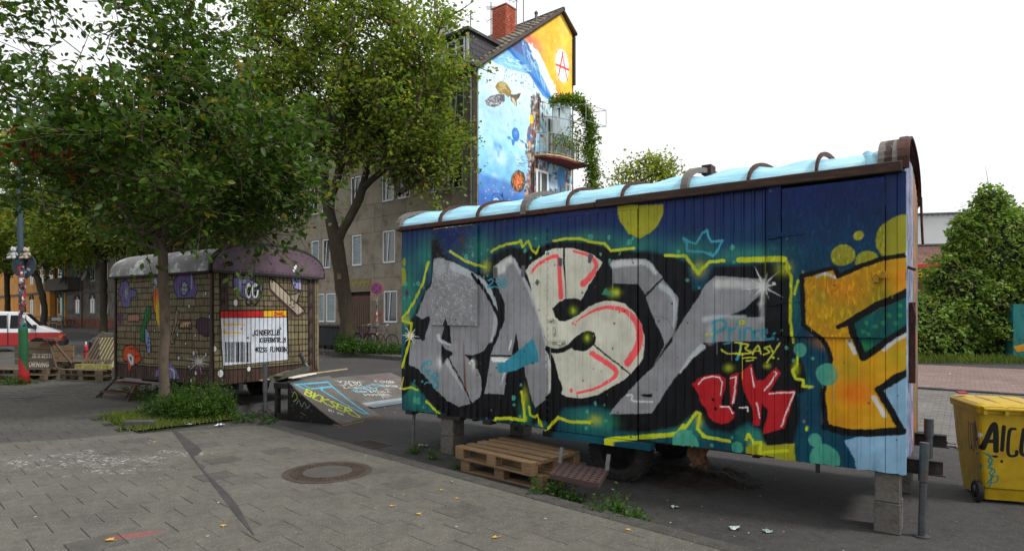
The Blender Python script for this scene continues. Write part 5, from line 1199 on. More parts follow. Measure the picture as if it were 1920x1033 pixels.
# far, wider ramp
c2 = tagcanvas(1.75, 2.1, (104,100,96), 260)
for _ in range(90): c2.blob((q.uniform(0,1.75),q.uniform(0,2.1)), q.uniform(.03,.2), q.choice([(88,84,82),(122,116,110),(76,72,72),(134,128,120)]), soft=1, alpha=.3, m=True)
WHI = (206,208,206)
for i, (txt, u0, v0, u1, v1, h_) in enumerate((('CASUAL', .12, .35, .42, 1.0, .16), ('PUNX', .36, .35, .56, .85, .14), ('TOREN', .52, .30, .85, 1.0, .14), ('COUNTRY', .86, .40, 1.12, 1.15, .13), ('NARBE', 1.1, .45, 1.3, 1.0, .13), ('SK8', .7, 1.2, .85, 1.6, .14), ('OI!', 1.0, 1.5, 1.1, 1.8, .14), ('LOVE', .4, 1.3, .55, 1.75, .12))):
    vtext(c2, txt, u0, v0, u1, v1, -h_, WHI, .016)
for k in range(26):
    u0, v0 = q.uniform(.5, 1.6), q.uniform(.6, 2.0); c2.line([(u0+q.uniform(-.1,.1), v0+q.uniform(-.1,.1)) for _ in range(5)], .010, q.choice([WHI, WHI, (180,184,184), (150,60,60)]), m=True, alpha=.8)
c2.line([(.15,1.1),(.25,1.3),(.45,1.2)], .02, (160,50,50), m=True); c2.line([(.2,1.5),(.35,1.7),(.4,1.4)], .016, (160,50,50), m=True); c2.line([(.85,.35),(.6,1.1),(.75,1.2),(1.0,.55)], .035, LB, m=True, curve=False); c2.line([(.85,.35),(1.0,.55)], .035, LB, m=True)
c2.line([(.5,.15),(.7,.4),(.6,.2)], .014, (180,150,50), m=True)
c2.poly([(1.60,0),(1.75,0),(1.75,2.1),(1.60,2.1)], (146,152,158), m=True)
dv = Vector((1.42, -1.25, 0)).normalized(); O2 = Vector((-4.25, 13.05, gz(13)-.12)); rz2_ = math.atan2(-.62, .78)
R2 = rampthing('skate_ramp', 'wide flat skate ramp scrawled all over with white writing, behind the near ramp', O2, rz2_, 1.75, 2.1, .40, paintmat('ramp_paint_far', c2.image('ramp_paint_far'), 'wood', rough=.5), 1.12)
MB().b2((1.72,-.01,.001),(1.98,2.11,.014)).build('metal_strip', mat('blue_grey_sheet', (118,132,142), .4, .25, 6, .3, .4), R2)

# ============================================================ PALLETS
M_pal = mat('pallet_wood', (122,98,70), .85, .3, 5, .5, stretch=(.5,5,5), dirt=(96,76,56), dirt_amt=.45, rand=.25)
M_palg = mat('old_pallet_wood', (92,80,64), .85, .35, 5, .5, stretch=(.5,5,5), dirt=(66,58,48), dirt_amt=.4, rand=.25)
_pm = {}
def pm(key, mbf, m_):
    if (key, m_.name) not in _pm:
        o = mbf().build('temp', m_, bevel=.004); _pm[(key, m_.name)] = o.data; bpy.data.objects.remove(o)
    return _pm[(key, m_.name)]
def pallet(label_, loc, rz, m_=None, group=None, tilt=None):
    m_ = m_ or M_pal; t_ = thing('wooden_pallet', label_, 'pallet', loc, rz, group)
    if tilt: t_.rotation_euler = tilt
    top_ = [(-.35, .10), (-.18, .098), (0, .12), (.18, .098), (.35, .10)]
    for y, w_ in top_:
        o = link('top_board', pm('b%d' % (w_*1000), lambda: MB().box((0,0,0), (1.2, w_, .022)), m_), t_, (0, y, .133)); o.rotation_euler = (rnd.uniform(-.01,.01), rnd.uniform(-.004,.004), rnd.uniform(-.006,.006))
    for x in (-.5275, 0, .5275): link('cross_board', pm('c', lambda: MB().box((0,0,0), (.145, .8, .022)), m_), t_, (x, 0, .111))
    for x in (-.5275, 0, .5275):
        for y in (-.35, 0, .35): link('block', pm('k', lambda: MB().box((0,0,0), (.145, .1, .078)), m_), t_, (x, y, .061))
    for y, w_ in ((-.35, .10), (0, .145), (.35, .10)): link('bottom_board', pm('b%d' % (w_*1000), lambda: MB().box((0,0,0), (1.2, w_, .022)), m_), t_, (0, y, .011))
    return t_
ang = math.atan2(-.70, .714)
pallet('lower pallet, half hidden, under the big graffiti trailer beside the kerb', (.12, 6.92, -.12), ang+.05); pallet('upper wooden pallet of the stack under the big graffiti trailer beside the kerb', (.05, 6.90, .025), ang)

# ============================================================ YELLOW BIN and black bins
def bin_(name, label_, loc, rz, w_, d_, h_, col, handle=True, group=None, art=None, s=1.0):
    """two wheeled bin; local -y is its back (wheels, hinge), +y the front"""
    t_ = thing(name, label_, 'wheelie bin', loc, rz, group)
    m_ = mat('bin_plastic_'+str(col[0]), col, .5, .12, 2.5, .25, dirt=tuple(int(c*.6) for c in col), dirt_amt=.25); h0 = .03*s
    b = MB(); rings = []
    def ring(z, wx_, y0, y1, r_=.04):
        pts = []
        for cx, cy, a0_ in ((wx_/2-r_, y1-r_, 0), (-wx_/2+r_, y1-r_, 90), (-wx_/2+r_, y0+r_, 180), (wx_/2-r_, y0+r_, 270)):
            for k in range(4): a = R(a0_+k*30); pts.append((cx+r_*math.cos(a), cy+r_*math.sin(a), z))
        return pts
    secs = [(h0, w_*.80, .06, d_*.82), (h0+.10, w_*.82, .05, d_*.84), (h0+.12, w_*.83, .03, d_*.86), (h_*.55, w_*.92, .015, d_*.94), (h_*.90, w_*.985, .0, d_*.985), (h_*.905, w_*1.04, -.02, d_*1.02), (h_*.95, w_*1.05, -.02, d_*1.03), (h_*.952, w_*1.0, 0, d_*.99)]
    vs = []
    for z, wx_, y0, y1 in secs: vs += ring(z, wx_, y0, y1)
    n = 16; b._add(vs, [(i*n+k, i*n+(k+1) % n, (i+1)*n+(k+1) % n, (i+1)*n+k) for i in range(len(secs)-1) for k in range(n)]+[tuple(range(n))[::-1], tuple((len(secs)-1)*n+k for k in range(n))])
    body = b.build('body', m_ if art is None else art, t_, uv=(None if art is None else (lambda c: ((c[0]+w_*.6)/(w_*1.2)*.6 if c[1] < .2 and abs(c[0]) < w_*.495 else .6+.4*min(1, max(0, c[1]/d_)), c[2]/h_))))
    b = MB(); zl = h_*.955; vs = []
    for z, e, f in ((zl, .0, 0), (zl+.02, .0, 0), (zl+.045, -.03, .0), (zl+.052, -.09, 0)): vs += ring(z, w_*1.06+e*2, -.01-e, d_*1.04+e, .05)
    b._add(vs, [(i*n+k, i*n+(k+1) % n, (i+1)*n+(k+1) % n, (i+1)*n+k) for i in range(3) for k in range(n)]+[tuple(range(n))[::-1], tuple(3*n+k for k in range(n))]); LD = b.build('lid', m_, t_)
    b = MB()
    for x in (-w_*.18, w_*.18): b.b2((x-.03, .06, zl+.04), (x+.03, d_*.8, zl+.06))
    b.build('lid_rib', m_, LD, bevel=.008)
    b = MB().tube([(-w_*.46, -.055, h_*.955), (w_*.46, -.055, h_*.955)], .018, 10); 
    for x in (-.44, -.15, .15, .44): b.b2((w_*x-.015, -.065, h_*.90), (w_*x+.015, .0, h_*.975))
    b.build('handle', m_, t_)
    for sx_ in (-1, 1): W = wheel(t_, (sx_*(w_*.47), .075, .10), .10, .05, mat('black_plastic', (30,30,30), .5), rot=(0, 0, R(90)*-sx_), holes=0)
    MB().tube([(-w_*.44,.075,.10),(w_*.44,.075,.10)], .012, 8).build('axle', M_steel, t_)
    return t_
# art of the yellow bin: u 0..0.6 back face, 0.6..1 the side towards us
cy = Paint(1.0, 1.0, 700, None, (0,0), (180,148,14))
for _ in range(60): cy.blob((rnd.random(), rnd.random()), rnd.uniform(.02,.1), rnd.choice([(166,136,14),(190,158,24),(150,120,16)]), soft=1, alpha=.3, m=True)
K = (14,14,16)
for pts, w_ in (([(.085,.55),(.16,.80),(.175,.53)], .040), ([(.10,.62),(.175,.63)], .037), ([(.225,.78),(.215,.54)], .028), ([(.30,.76),(.265,.74),(.255,.55),(.27,.49),(.31,.50),(.315,.54)], .025), ([(.36,.76),(.345,.53),(.40,.50)], .028), ([(.42,.78),(.45,.5)], .025)): cy.line(pts, w_, K, m=True)
cy.blob((.215,.43), (.010,.016), K, m=True); cy.blob((.17,.475), (.022,.012), K, m=True)
tl_ = (20,120,116)
for pts in ([(.09,.50),(.14,.48),(.12,.42),(.15,.40),(.12,.36),(.15,.34),(.13,.30),(.16,.28),(.14,.24)], [(.11,.49),(.15,.44),(.13,.38),(.17,.33),(.14,.27),(.19,.28),(.18,.22),(.14,.20)], [(.08,.38),(.075,.27)], [(.12,.20),(.15,.26),(.13,.15)]): cy.line(pts, .011, tl_, m=True)
dk_ = (70,62,24)
for pts in ([(.66,.80),(.72,.66),(.69,.84),(.75,.76),(.72,.88)], [(.80,.60),(.86,.52),(.78,.44),(.88,.42),(.84,.62),(.92,.56)], [(.78,.82),(.80,.70),(.86,.80),(.84,.68)], [(.70,.56),(.76,.44),(.80,.52)], [(.70,.34),(.78,.36),(.74,.26),(.82,.30)], [(.93,.85),(.96,.74),(.98,.84)], [(.66,.70),(.70,.60),(.74,.5)]): cy.line(pts, .006, dk_, m=True, alpha=.85)
cy.poly([(.045,.72),(.085,.69),(.072,.65),(.034,.68)], (205,205,200), m=True); 
cy.poly([(.03,.53),(.055,.54),(.07,.51),(.045,.50)], (210,210,205), m=True); cy.line([(.038,.52),(.06,.52)], .006, K, m=True)
cy.poly([(.905,.80),(.945,.78),(.965,.70),(.925,.72)], (205,205,200), m=True); cy.text('FALCO', .918, .785, .020, K, .004, .8, rot=-1.2, m=True)
my_, t, p, o = newmat('yellow_bin_paint'); uvn = N(t, 'UVMap'); ti = N(t, 'TexImage', image=cy.image('bin_tags'), extension='EXTEND'); t.links.new(uvn.outputs[0], ti.inputs[0])
n1 = noise(t, N(t, 'TexCoord').outputs['Object'], 3, 6, .7); t.links.new(mixc(t, 1.0, ti.outputs[0], ramp(t, n1, [(.3, (.7,.68,.62)), (.6, (1.05,1.05,1.05))]), 'MULTIPLY'), p.inputs['Base Color']); p.inputs['Roughness'].default_value = .42; bump(t, p, noise(t, N(t, 'TexCoord').outputs['Object'], 40, 3), .1, .004)
th = R(18)
BN = bin_('yellow_bin', 'yellow wheelie bin with black scrawl and teal tag', (4.47+.29*math.cos(th)-.02, 5.80-.29*math.sin(th), -.12), -th, .58, .70, .95, (182,150,14), art=my_)
MB().b2((-.28,.5,.985),(-.20,.60,1.0)).build('lid_tab', mat('red_plastic', (170,34,30), .5), BN)
pb = at(1912, 938, 5.9); t_ = tag(MB().b2((-.06,-.12,0),(.34,.12,.055)).b2((-.03,-.09,.055),(.3,.09,.13)).build('sign_foot', M_block, bevel=.01), 'grey concrete foot of a road sign on the asphalt below the yellow bin', 'sign foot'); t_.location = (pb.x, pb.y+.0, -.12); t_.rotation_euler = (0,0,-.3)
for i, (px_, D_) in enumerate(((604, 27.0), (617, 26.6), (630, 26.3))):
    p = at(px_, 640, D_)
    bin_('black_bin', ('black wheelie bin half hidden behind the purple gabled trailer', 'middle one of the three black wheelie bins by the house', 'black wheelie bin standing closest to the leaning street tree')[i], (p.x, p.y, gz(p.y)+.03), -.5+.1*i, .58, .70, 1.06, (34,35,38), group='black bins on the far pavement')
# ============================================================ TREES AND PLANTS
M_bark = mat('bark_grey', (86,74,62), .95, .35, 6, 1.0, stretch=(1,1,.35), dirt=(58,52,42), dirt_amt=.4)
M_bark2 = mat('bark_dark', (58,50,40), .95, .35, 4, 1.0, stretch=(1,1,.3), dirt=(72,74,44), dirt_amt=.35)
def leaves_mesh(name, P, size, m_, parent, six=False, wr=.55, up=.5, outward=None, seed=1, droop=.3, fold=.25, svar=.35):
    g = np.random.default_rng(seed); P = np.asarray(P, float); n = len(P)
    ax = g.normal(size=(n, 3)); ax[:, 2] = ax[:, 2]*.5-droop
    if outward is not None: ax += outward*1.0
    ax /= np.linalg.norm(ax, axis=1)[:, None]
    nm = g.normal(size=(n, 3))*(1-up); nm[:, 2] += up*1.6
    sd = np.cross(nm, ax); sd /= np.linalg.norm(sd, axis=1)[:, None]+1e-9; nn = np.cross(ax, sd)
    L = (size*(1+g.uniform(-svar, svar, n)))[:, None]; Wd = L*wr
    a = P-ax*L*.5; tip = P+ax*L*.5-np.array([0, 0, 1])*L*.08
    if six:
        q1, q2 = P-ax*L*.22, P+ax*L*.15; f = nn*L*fold*.25
        V = np.stack([a, q1+sd*Wd*.42+f, q2+sd*Wd*.46+f, tip, q2-sd*Wd*.46+f, q1-sd*Wd*.42+f], 1).reshape(-1, 3)
        i = np.arange(n)[:, None]*6; Q = np.concatenate([i+np.array([[0, 1, 2, 3]]), i+np.array([[0, 3, 4, 5]])], 0)
    else:
        f = nn*L*fold*.3; V = np.stack([a, P+sd*Wd*.5+f, tip, P-sd*Wd*.5+f], 1).reshape(-1, 3); Q = np.arange(n)[:, None]*4+np.array([[0, 1, 2, 3]])
    return npmesh(name, V, Q, m_, parent)
def tree(name, label_, base, trunk, limbs, blobs, ntw, nlf, leaf, lmat, bmat, r0, group=None, seed=1, six=False, spread=.28, reject=None, twig=.6, shell=.55, droop=.3, tw_r=.006, wr=.55, minr=None, crownonly=False, gap=0.0, dead=None):
    """trunk and limbs: polylines in metres about the base; blobs: (centre, radii, weight) of the crown; branches grow from the limbs to every twig"""
    g = np.random.default_rng(seed); t_ = thing(name, label_, 'tree', base, 0, group)
    nodes = []; par = []; endd = []
    def add(pl_, start):
        last = start
        for i, p in enumerate(pl_):
            p = np.array(p, float)
            if last is None: nodes.append(p); par.append(-1); last = 0; continue
            a = nodes[last]; k = max(1, int(np.linalg.norm(p-a)/.45))
            for j in range(1, k+1): nodes.append(a+(p-a)*j/k+(g.normal(size=3)*.02 if j < k else 0)); par.append(last if j == 1 else len(nodes)-2)
            last = len(nodes)-1
        return last
    lt = add(trunk, None); ends = [lt]
    for lb in limbs:
        d = [np.linalg.norm(nodes[i]-np.array(lb[0])) for i in range(len(nodes))]; s = int(np.argmin(d)); add(lb[1:], s)
    wts = np.array([b[2] for b in blobs], float); wts /= wts.sum(); T = []
    noise_o = g.uniform(0, 100, 3)
    while len(T) < ntw:
        b = blobs[g.choice(len(blobs), p=wts)]; d = g.normal(size=3); d /= np.linalg.norm(d); r = g.uniform(0, 1)**(1/3) if g.random() > shell else g.uniform(.78, 1.0)
        p = np.array(b[0])+d*np.array(b[1])*r
        if gap:
            v = math.sin(p[0]*1.7+noise_o[0])*math.sin(p[1]*1.5+noise_o[1])*math.sin(p[2]*2.1+noise_o[2])
            if v > 1-gap*1.5: continue
        wp = p+np.array(base)
        if reject is not None and reject(wp): continue
        T.append(p)
    T.sort(key=lambda p: np.linalg.norm(p-nodes[lt]))
    arr = np.array(nodes); LP = []; OD = []
    nb0 = len(nodes)
    for p in T:
        A = np.array(nodes); low = A[:, 2] > trunk[-1][2]*.75
        d = np.linalg.norm(A-p, axis=1)+np.where(low, 0, 50)+np.maximum(0, A[:, 2]-p[2])*.35; s = int(np.argmin(d)); a = nodes[s]
        L = np.linalg.norm(p-a); k = max(1, min(7, int(L/.4))); mid = (a+p)/2+np.array([0, 0, .12*L])+g.normal(size=3)*.06*L
        lst = s
        for j in range(1, k+1):
            u = j/k; q_ = a*(1-u)**2+2*mid*u*(1-u)+p*u*u; nodes.append(q_); par.append(lst); lst = len(nodes)-1
        dr = p-a; dr = dr/(np.linalg.norm(dr)+1e-6)+g.normal(size=3)*.5+np.array([0, 0, .25]); dr /= np.linalg.norm(dr)
        tl_ = twig*g.uniform(.6, 1.3); e = p+dr*tl_-np.array([0, 0, .15*tl_]); nodes.append(e); par.append(lst)
        n = max(4, int(nlf*g.uniform(.6, 1.4))); u = g.uniform(-.15, 1.05, n)[:, None]
        LP.append(p+(e-p)*u+g.normal(size=(n, 3))*spread*np.array([1, 1, .75])); OD.append(np.repeat(dr[None], n, 0))
    cnt = np.zeros(len(nodes)); 
    hasc = np.zeros(len(nodes), bool)
    for i in par:
        if i >= 0: hasc[i] = True
    cnt[~hasc] = 1
    for i in range(len(nodes)-1, 0, -1): cnt[par[i]] += cnt[i]
    tot = cnt[0]; rad = np.maximum(tw_r, r0*(cnt/tot)**.46)
    b = MB(); tr = MB()
    for i in range(1, len(nodes)):
        a, c = Vector(nodes[par[i]]), Vector(nodes[i]); ra_, rc_ = rad[par[i]], rad[i]
        if par[i] >= 0 and cnt[par[i]]/max(cnt[i], 1) > 3: ra_ = min(ra_, rc_*1.5)
        if (c-a).length < 1e-4: continue
        if i <= lt: continue
        b.tube([a, c+(c-a).normalized()*rc_*.3], [ra_, rc_], 6 if rc_ > .03 else 4, cap=False)
    tp = [Vector(nodes[i]) for i in range(lt+1)]; fl = [float(rad[i])*(1.45 if i == 0 else 1.0)*(1+rnd.uniform(-.05,.05)) for i in range(lt+1)]
    tr.tube(tp, fl, 14, cap=False); tr.build('trunk', bmat, t_, smooth=True, fixn=False); b.build('branches', bmat, t_, smooth=True, fixn=False)
    P = np.concatenate(LP); O = np.concatenate(OD)
    if reject is not None:
        keep = np.array([not reject(p+np.array(base)) for p in P]); P, O = P[keep], O[keep]
    leaves_mesh('crown', P, leaf, lmat, t_, six=six, outward=O, seed=seed, droop=droop, wr=wr)
    return t_
L_A = leafmat('leaves_near', [(48,70,30),(62,86,36),(76,102,42),(56,80,34),(96,120,50),(70,96,40),(88,112,46),(72,98,40),(64,90,38),(80,106,44),(54,76,32),(66,92,40),(58,82,36),(74,100,42),(50,72,30),(66,90,36),(60,84,34),(140,122,50)], .36, .38)
L_B = leafmat('leaves_lime', [(88,108,48),(104,124,56),(118,134,62),(96,114,52),(132,142,64),(110,128,58),(102,120,54),(94,112,50),(114,130,58),(180,150,60)], .5)
L_C = leafmat('leaves_far', [(82,100,42),(84,100,40),(104,116,46),(76,92,36),(130,130,56)], .4)
# near tree
bx, by, bz = -5.83, 10.2, .02
tree('young_street_tree', 'leafy young tree with slim trunk growing from the weedy pit by the tan trailer', (bx, by, bz),
     [(0,0,-.1),(.0,0,.5),(.02,0,1.4),(-.02,0,2.2),(-.03,0,2.75)],
     [[(-.03,0,2.75),(-.05,.1,4.0),(.05,.0,5.4),(.1,.1,7.2)], [(-.03,0,2.6),(.55,-.1,3.2),(1.2,-.2,3.9),(1.7,-.3,4.9)], [(-.03,0,2.7),(.25,.3,3.8),(.7,.5,5.2),(1.0,.6,6.6)], [(-.02,0,2.55),(-.6,.1,3.3),(-1.2,0,4.2),(-1.9,-.1,5.6),(-2.4,-.1,6.6)], [(-.03,0,2.7),(-.3,-.5,3.6),(-.5,-.9,4.7)], [(0,0,2.5),(1.1,.4,2.9),(2.1,.4,3.3)], [(0,0,2.5),(-1.0,.6,3.0),(-1.9,.8,3.5)]],
     [((.05,0,4.0),(2.15,1.9,1.05),1.1), ((.75,0,4.6),(1.55,1.7,.95),.65), ((-.5,0,4.9),(2.0,1.7,1.2),.65), ((.0,.1,6.4),(.75,1.0,1.5),.42), ((-2.1,0,5.9),(1.0,1.0,1.1),.14), ((1.75,.2,3.7),(.8,.9,.75),.2), ((-2.3,.3,4.3),(.8,1.1,.8),.16), ((0,0,8.2),(1.0,1.3,1.0),.12)],
     820, 27, .118, L_A, M_bark, .078, seed=5, six=True, spread=.12, twig=.72, shell=.45, wr=.56, droop=.25, gap=.62)
# dead brown leaves caught in the crown
P = np.array([[-.9,-1.7,3.95]])+nr.normal(size=(60,3))*.16; P2 = np.array([[-.35,-1.7,3.8]])+nr.normal(size=(50,3))*.15
DLO = leaves_mesh('dead_leaves', np.concatenate([P, P2]), .09, leafmat('leaves_dead', [(96,44,18),(70,34,16),(120,62,24)], .2), bpy.data.objects['young_street_tree'], seed=3)
# big lime in front of the house
def infront(p):       # keep the crown on the street side of the house front
    q_ = Vector((p[0], p[1], 0))-FC; return q_.dot(FN) > -.35 and q_.dot(FU) > -.3
bx2, by2 = -6.95, 25.7; bz2 = gz(by2)+.03; s_ = 25.7/F
def tp(px_, py_, dy=0): return ((px_-CX)*(by2+dy)/F-bx2, dy, CZ-(py_-HY)*(by2+dy)/F-bz2)
tree('forked_lime_tree', 'tall forked tree leaning over the far pavement, crown turning yellow', (bx2, by2, bz2),
     [(0,0,-.1), tp(652,600), tp(642,540), tp(634,480), tp(630,452)],
     [[tp(630,452), tp(622,420), tp(612,370,.3), tp(606,300,.3), tp(600,200,.2), tp(600,80,0)], [tp(630,452), tp(655,410,-.2), tp(680,352,-.4), tp(700,270,-.5), tp(720,180,-.5)], [tp(618,400), tp(628,350,-.2), tp(640,300,-.3), tp(650,200,-.2), tp(655,60,0)], [tp(618,400), tp(590,350,.3), tp(560,310,.3), tp(520,260,.2)], [tp(680,352), tp(730,310,-.8), tp(790,300,-1.0), tp(830,290,-1)], [tp(606,300), tp(540,200,0), tp(480,150,0)]],
     [((tp(640,110)[0],-.6,tp(640,110)[2]),(3.9,3.4,4.6),1.2), ((tp(515,200)[0],-.3,tp(515,200)[2]),(2.1,2.6,2.6),.42), ((tp(770,240)[0],-1.2,tp(770,240)[2]),(2.5,2.6,2.6),.65), ((tp(600,215)[0],-.6,tp(600,215)[2]),(3.2,3.0,1.6),.45), ((tp(575,20)[0],0,tp(575,20)[2]),(2.3,3,2.6),.45), ((tp(815,330)[0],-1.4,tp(815,330)[2]),(1.3,1.8,1.3),.2), ((tp(720,100)[0],-.6,tp(720,100)[2]),(2.3,2.6,3.0),.45), ((tp(815,150)[0],-2.2,tp(815,150)[2]),(1.5,1.5,2.2),.3)],
     1050, 46, .165, L_B, M_bark2, .30, seed=8, spread=.25, reject=infront, twig=1.1, shell=.55, wr=.75, tw_r=.012, gap=.55)
MB().box((0,0,0),(.16,.14,.22)).box((0,0,.13),(.2,.18,.03)).build('nesting_box', mat('box_wood', (92,80,64), .8), bpy.data.objects['forked_lime_tree'], loc=(tp(640,520)[0], -.27, tp(640,520)[2]))
# street trees further left
def street_tree(px_, s, label_, hgt, rad_, seed, lm=None, lo=5.2, lean=0.0):
    b = ff(s, -3.5, .03); h = hgt
    return tree('street_tree', label_, (b.x, b.y, b.z), [(0,0,-.1),(.05,0,2.0),(lean*.5,0,lo-.8),(lean,0,lo)],
        [[(lean,0,lo),(lean-.8,0,lo+2),(lean-1.5,0,lo+4)], [(lean,0,lo),(lean+1,0,lo+2),(lean+1.8,.3,lo+4.2)], [(lean,0,lo),(lean+.1,.4,lo+3),(lean,.3,h-2)]],
        [((lean,0,(h+lo)/2+.6),(rad_,rad_*.8,(h-lo)/2),1), ((lean-rad_*.45,0,lo+2.2),(rad_*.7,rad_*.7,2),.35), ((lean+rad_*.5,0,lo+2.4),(rad_*.65,rad_*.7,2.0),.35)],
        430, 42, .26, lm or L_B, M_bark2, .24, group='street trees along the old houses', seed=seed, spread=.48, reject=infront, twig=1.1, tw_r=.02, wr=.8, gap=.3)
street_tree(196, 34, 'street tree with straight trunk before the dark arched windows, left of the tan trailer', 15, 5.2, 21)
street_tree(90, 49, 'street tree with bent dark trunk behind the white and red van', 17, 5.6, 22, lean=-1.0)
street_tree(20, 62, 'street tree beside the orange house, furthest along the street', 19, 6.5, 23, L_C)
street_tree(330, 21, 'street tree hidden behind the roof of the tan trailer, before the tall house', 12.5, 4.4, 24, L_C, 5.5)
def bg_tree(label_, c, rad_, z0, z1, seed, n=260, lm=None):
    return tree('distant_tree', label_, (c[0], c[1], gz(c[1])-.1), [(0,0,0),(0,0,z0*.5),(.1,0,z0)], [[(.1,0,z0),(-.8,0,z0+1.5)], [(.1,0,z0),(1,0,z0+1.6)], [(.1,0,z0),(.2,0,z1-1)]],
        [((0,0,(z0+z1)/2),(rad_,rad_,(z1-z0)/2),1), ((rad_*.3,0,z1-1.2),(rad_*.5,rad_*.5,1.2),.3), ((-rad_*.4,0,z0+1.2),(rad_*.6,rad_*.6,1.2),.3)], n, 30, .24, lm or L_C, M_bark2, .2, seed=seed, spread=.42, twig=.9, tw_r=.02, wr=.8, gap=.3)
bg_tree('bright green tree rising behind the trailer roof, right of the mural house', (9.8, 46), 2.7, 8.0, 13.3, 31, 150, leafmat('leaves_fresh', [(104,118,40),(124,136,52),(140,146,64),(96,112,40),(160,150,60)], .5))
bg_tree('small tree at the foot of the mural house behind the trailer roof', (5.6, 40), 1.6, 6.0, 9.6, 32, 110)

# weeds
L_W = leafmat('weed_leaves', [(34,62,26),(48,80,32),(66,98,40),(40,70,30),(86,108,44)], .3, .5)
L_G = leafmat('grass_blades', [(60,84,30),(84,104,40),(112,118,56),(48,74,28)], .3, .5)
def weeds(name, label_, cells, m_=None, seed=1, group=None, grass=0, lsize=.043, stuffy=True):
    """cells: (x, y, z0, radius, height, stems). Bushy stems hung with small leaves"""
    g = np.random.default_rng(seed); P = []; b = MB()
    for cx_, cy_, z0, r_, h_, n in cells:
        for k in range(n):
            a = g.uniform(0, 2*PI); rr_ = r_*math.sqrt(g.uniform(0, 1)); x, y = cx_+rr_*math.cos(a), cy_+rr_*math.sin(a)
            hh = h_*(1-.55*(rr_/r_)**2)*g.uniform(.6, 1.15); lean = np.array([math.cos(a), math.sin(a), 0])*hh*.35*rr_/r_+g.normal(size=3)*[.12*hh, .12*hh, 0]
            top_ = np.array([x, y, z0+hh])+lean; b.bar((x, y, z0-.01), tuple(top_), .003, .003)
            nl = int(10+75*hh); u = g.uniform(.1, 1, nl)[:, None]; P.append(np.array([[x, y, z0]])*(1-u)+top_*u+g.normal(size=(nl, 3))*.05*(.5+hh))
    P = np.concatenate(P); P[:, 2] = np.maximum(P[:, 2], min(c[2] for c in cells)+.008)
    root = thing(name, label_, 'weeds', (0,0,0), 0, group); root['kind'] = 'stuff'
    cx0, cy0 = cells[0][0], cells[0][1]; root.location = (cx0, cy0, cells[0][2]); P = P-np.array(root.location)
    b.v = [(v[0]-cx0, v[1]-cy0, v[2]-cells[0][2]) for v in b.v]
    o = leaves_mesh('leaves', P, lsize, m_ or L_W, root, seed=seed, wr=.5, droop=0, up=.6); o['kind'] = 'stuff'
    o = b.build('stems', L_G, root, fixn=False); o['kind'] = 'stuff'
    return root
def grass(name, label_, pts, h, seed=1, w_=.006, parent=None):
    g = np.random.default_rng(seed); n = len(pts); P = np.array(pts, float); a = g.uniform(0, 2*PI, n); hh = h*g.uniform(.4, 1.2, n)
    d = np.stack([np.cos(a), np.sin(a), np.zeros(n)], 1)*w_; t_ = P+np.stack([g.normal(size=n)*.35*hh, g.normal(size=n)*.35*hh, hh], 1); mdl = P*.45+t_*.55; mdl[:, 2] += hh*.12
    V = np.stack([P-d, P+d, mdl+d*.7, t_, mdl-d*.7], 1).reshape(-1, 3); i = np.arange(n)[:, None]*5; Q = np.concatenate([i+np.array([[0, 1, 2, 4]])], 0); Tq = np.concatenate([i+np.array([[4, 2, 3, 3]])], 0)
    V2_ = np.stack([P-d, P+d, t_+d*.15, t_-d*.15], 1).reshape(-1, 3); Q2 = np.arange(n)[:, None]*4+np.array([[0, 1, 2, 3]])
    return stuff(npmesh(name, V2_, Q2, L_G, parent), label_, 'grass')
pit = []
for _ in range(6500):
    k, n = rnd.uniform(PIT[0], PIT[1])+rnd.gauss(0,.10), rnd.uniform(0, PIT[3])+rnd.gauss(0,.09); p = kf(k, n, .02); pit.append((p.x, p.y, .02))
grass('pit_grass', 'short grass covering the tree pit by the kerb', pit, .075, 4)
def kc(k, n, r_, h_, c): p = kf(k, n, .02); return (p.x, p.y, p.z, r_, h_, c)
weeds('weed_clump', 'dense bushy weeds heaped round the slim tree trunk in the tree pit', [kc(-2.65,.42,.52,.58,190), kc(-3.4,.35,.35,.34,50), kc(-2.3,.3,.34,.36,60), kc(-3.4,.9,.26,.2,24), kc(-3.0,.75,.36,.34,50), kc(-2.5,.7,.3,.24,30)], seed=41)
weeds('weed_clump', 'trailing green weeds along the kerb left of the slim tree', [kc(-4.5,.25,.35,.22,34), kc(-5.1,.25,.4,.2,34), kc(-5.9,.3,.3,.26,26), kc(-6.5,.2,.3,.30,24)], seed=42)
weeds('weed_clump', 'small weeds by the kerb between the slim tree and the trailer jack', [kc(-1.55,.08,.16,.16,12), kc(-1.2,-.1,.12,.14,8)], seed=43, lsize=.05)
weeds('weed_clump', 'green weeds at the pallet corner beside the perforated step', [(.36,5.78,-.11,.16,.26,30), (.50,5.62,-.11,.12,.18,16)], seed=44, lsize=.04)
weeds('weed_clump', 'green weeds below the perforated step by the black tyre', [(.86,5.28,-.11,.17,.24,32), (1.02,5.12,-.11,.12,.15,16)], seed=45, lsize=.042)
weeds('weed_clump', 'tiny weeds round the foot of the thin steel leg', [(-1.30,7.95,-.11,.14,.09,16), (-.98,7.55,-.11,.06,.16,8), (-.62,7.1,-.11,.06,.14,8)], seed=46, lsize=.03)
weeds('weed_clump', 'weeds round the foot of the painted street pole', [(-12.3,14.75,gz(14.8)+.0,.35,.2,40), (-11.8,14.6,gz(14.8),.3,.18,20)], seed=47, lsize=.05)
weeds('weed_clump', 'leafy shrubs round the foot of the leaning forked tree', [(-6.8,25.2,gz(25)+.03,.5,.8,46), (-6.2,24.7,gz(25)+.03,.9,.6,80), (-5.2,24.4,gz(24)+.03,.8,.5,60), (-4.4,24.0,gz(24)+.03,.7,.4,40)], seed=48, lsize=.09)
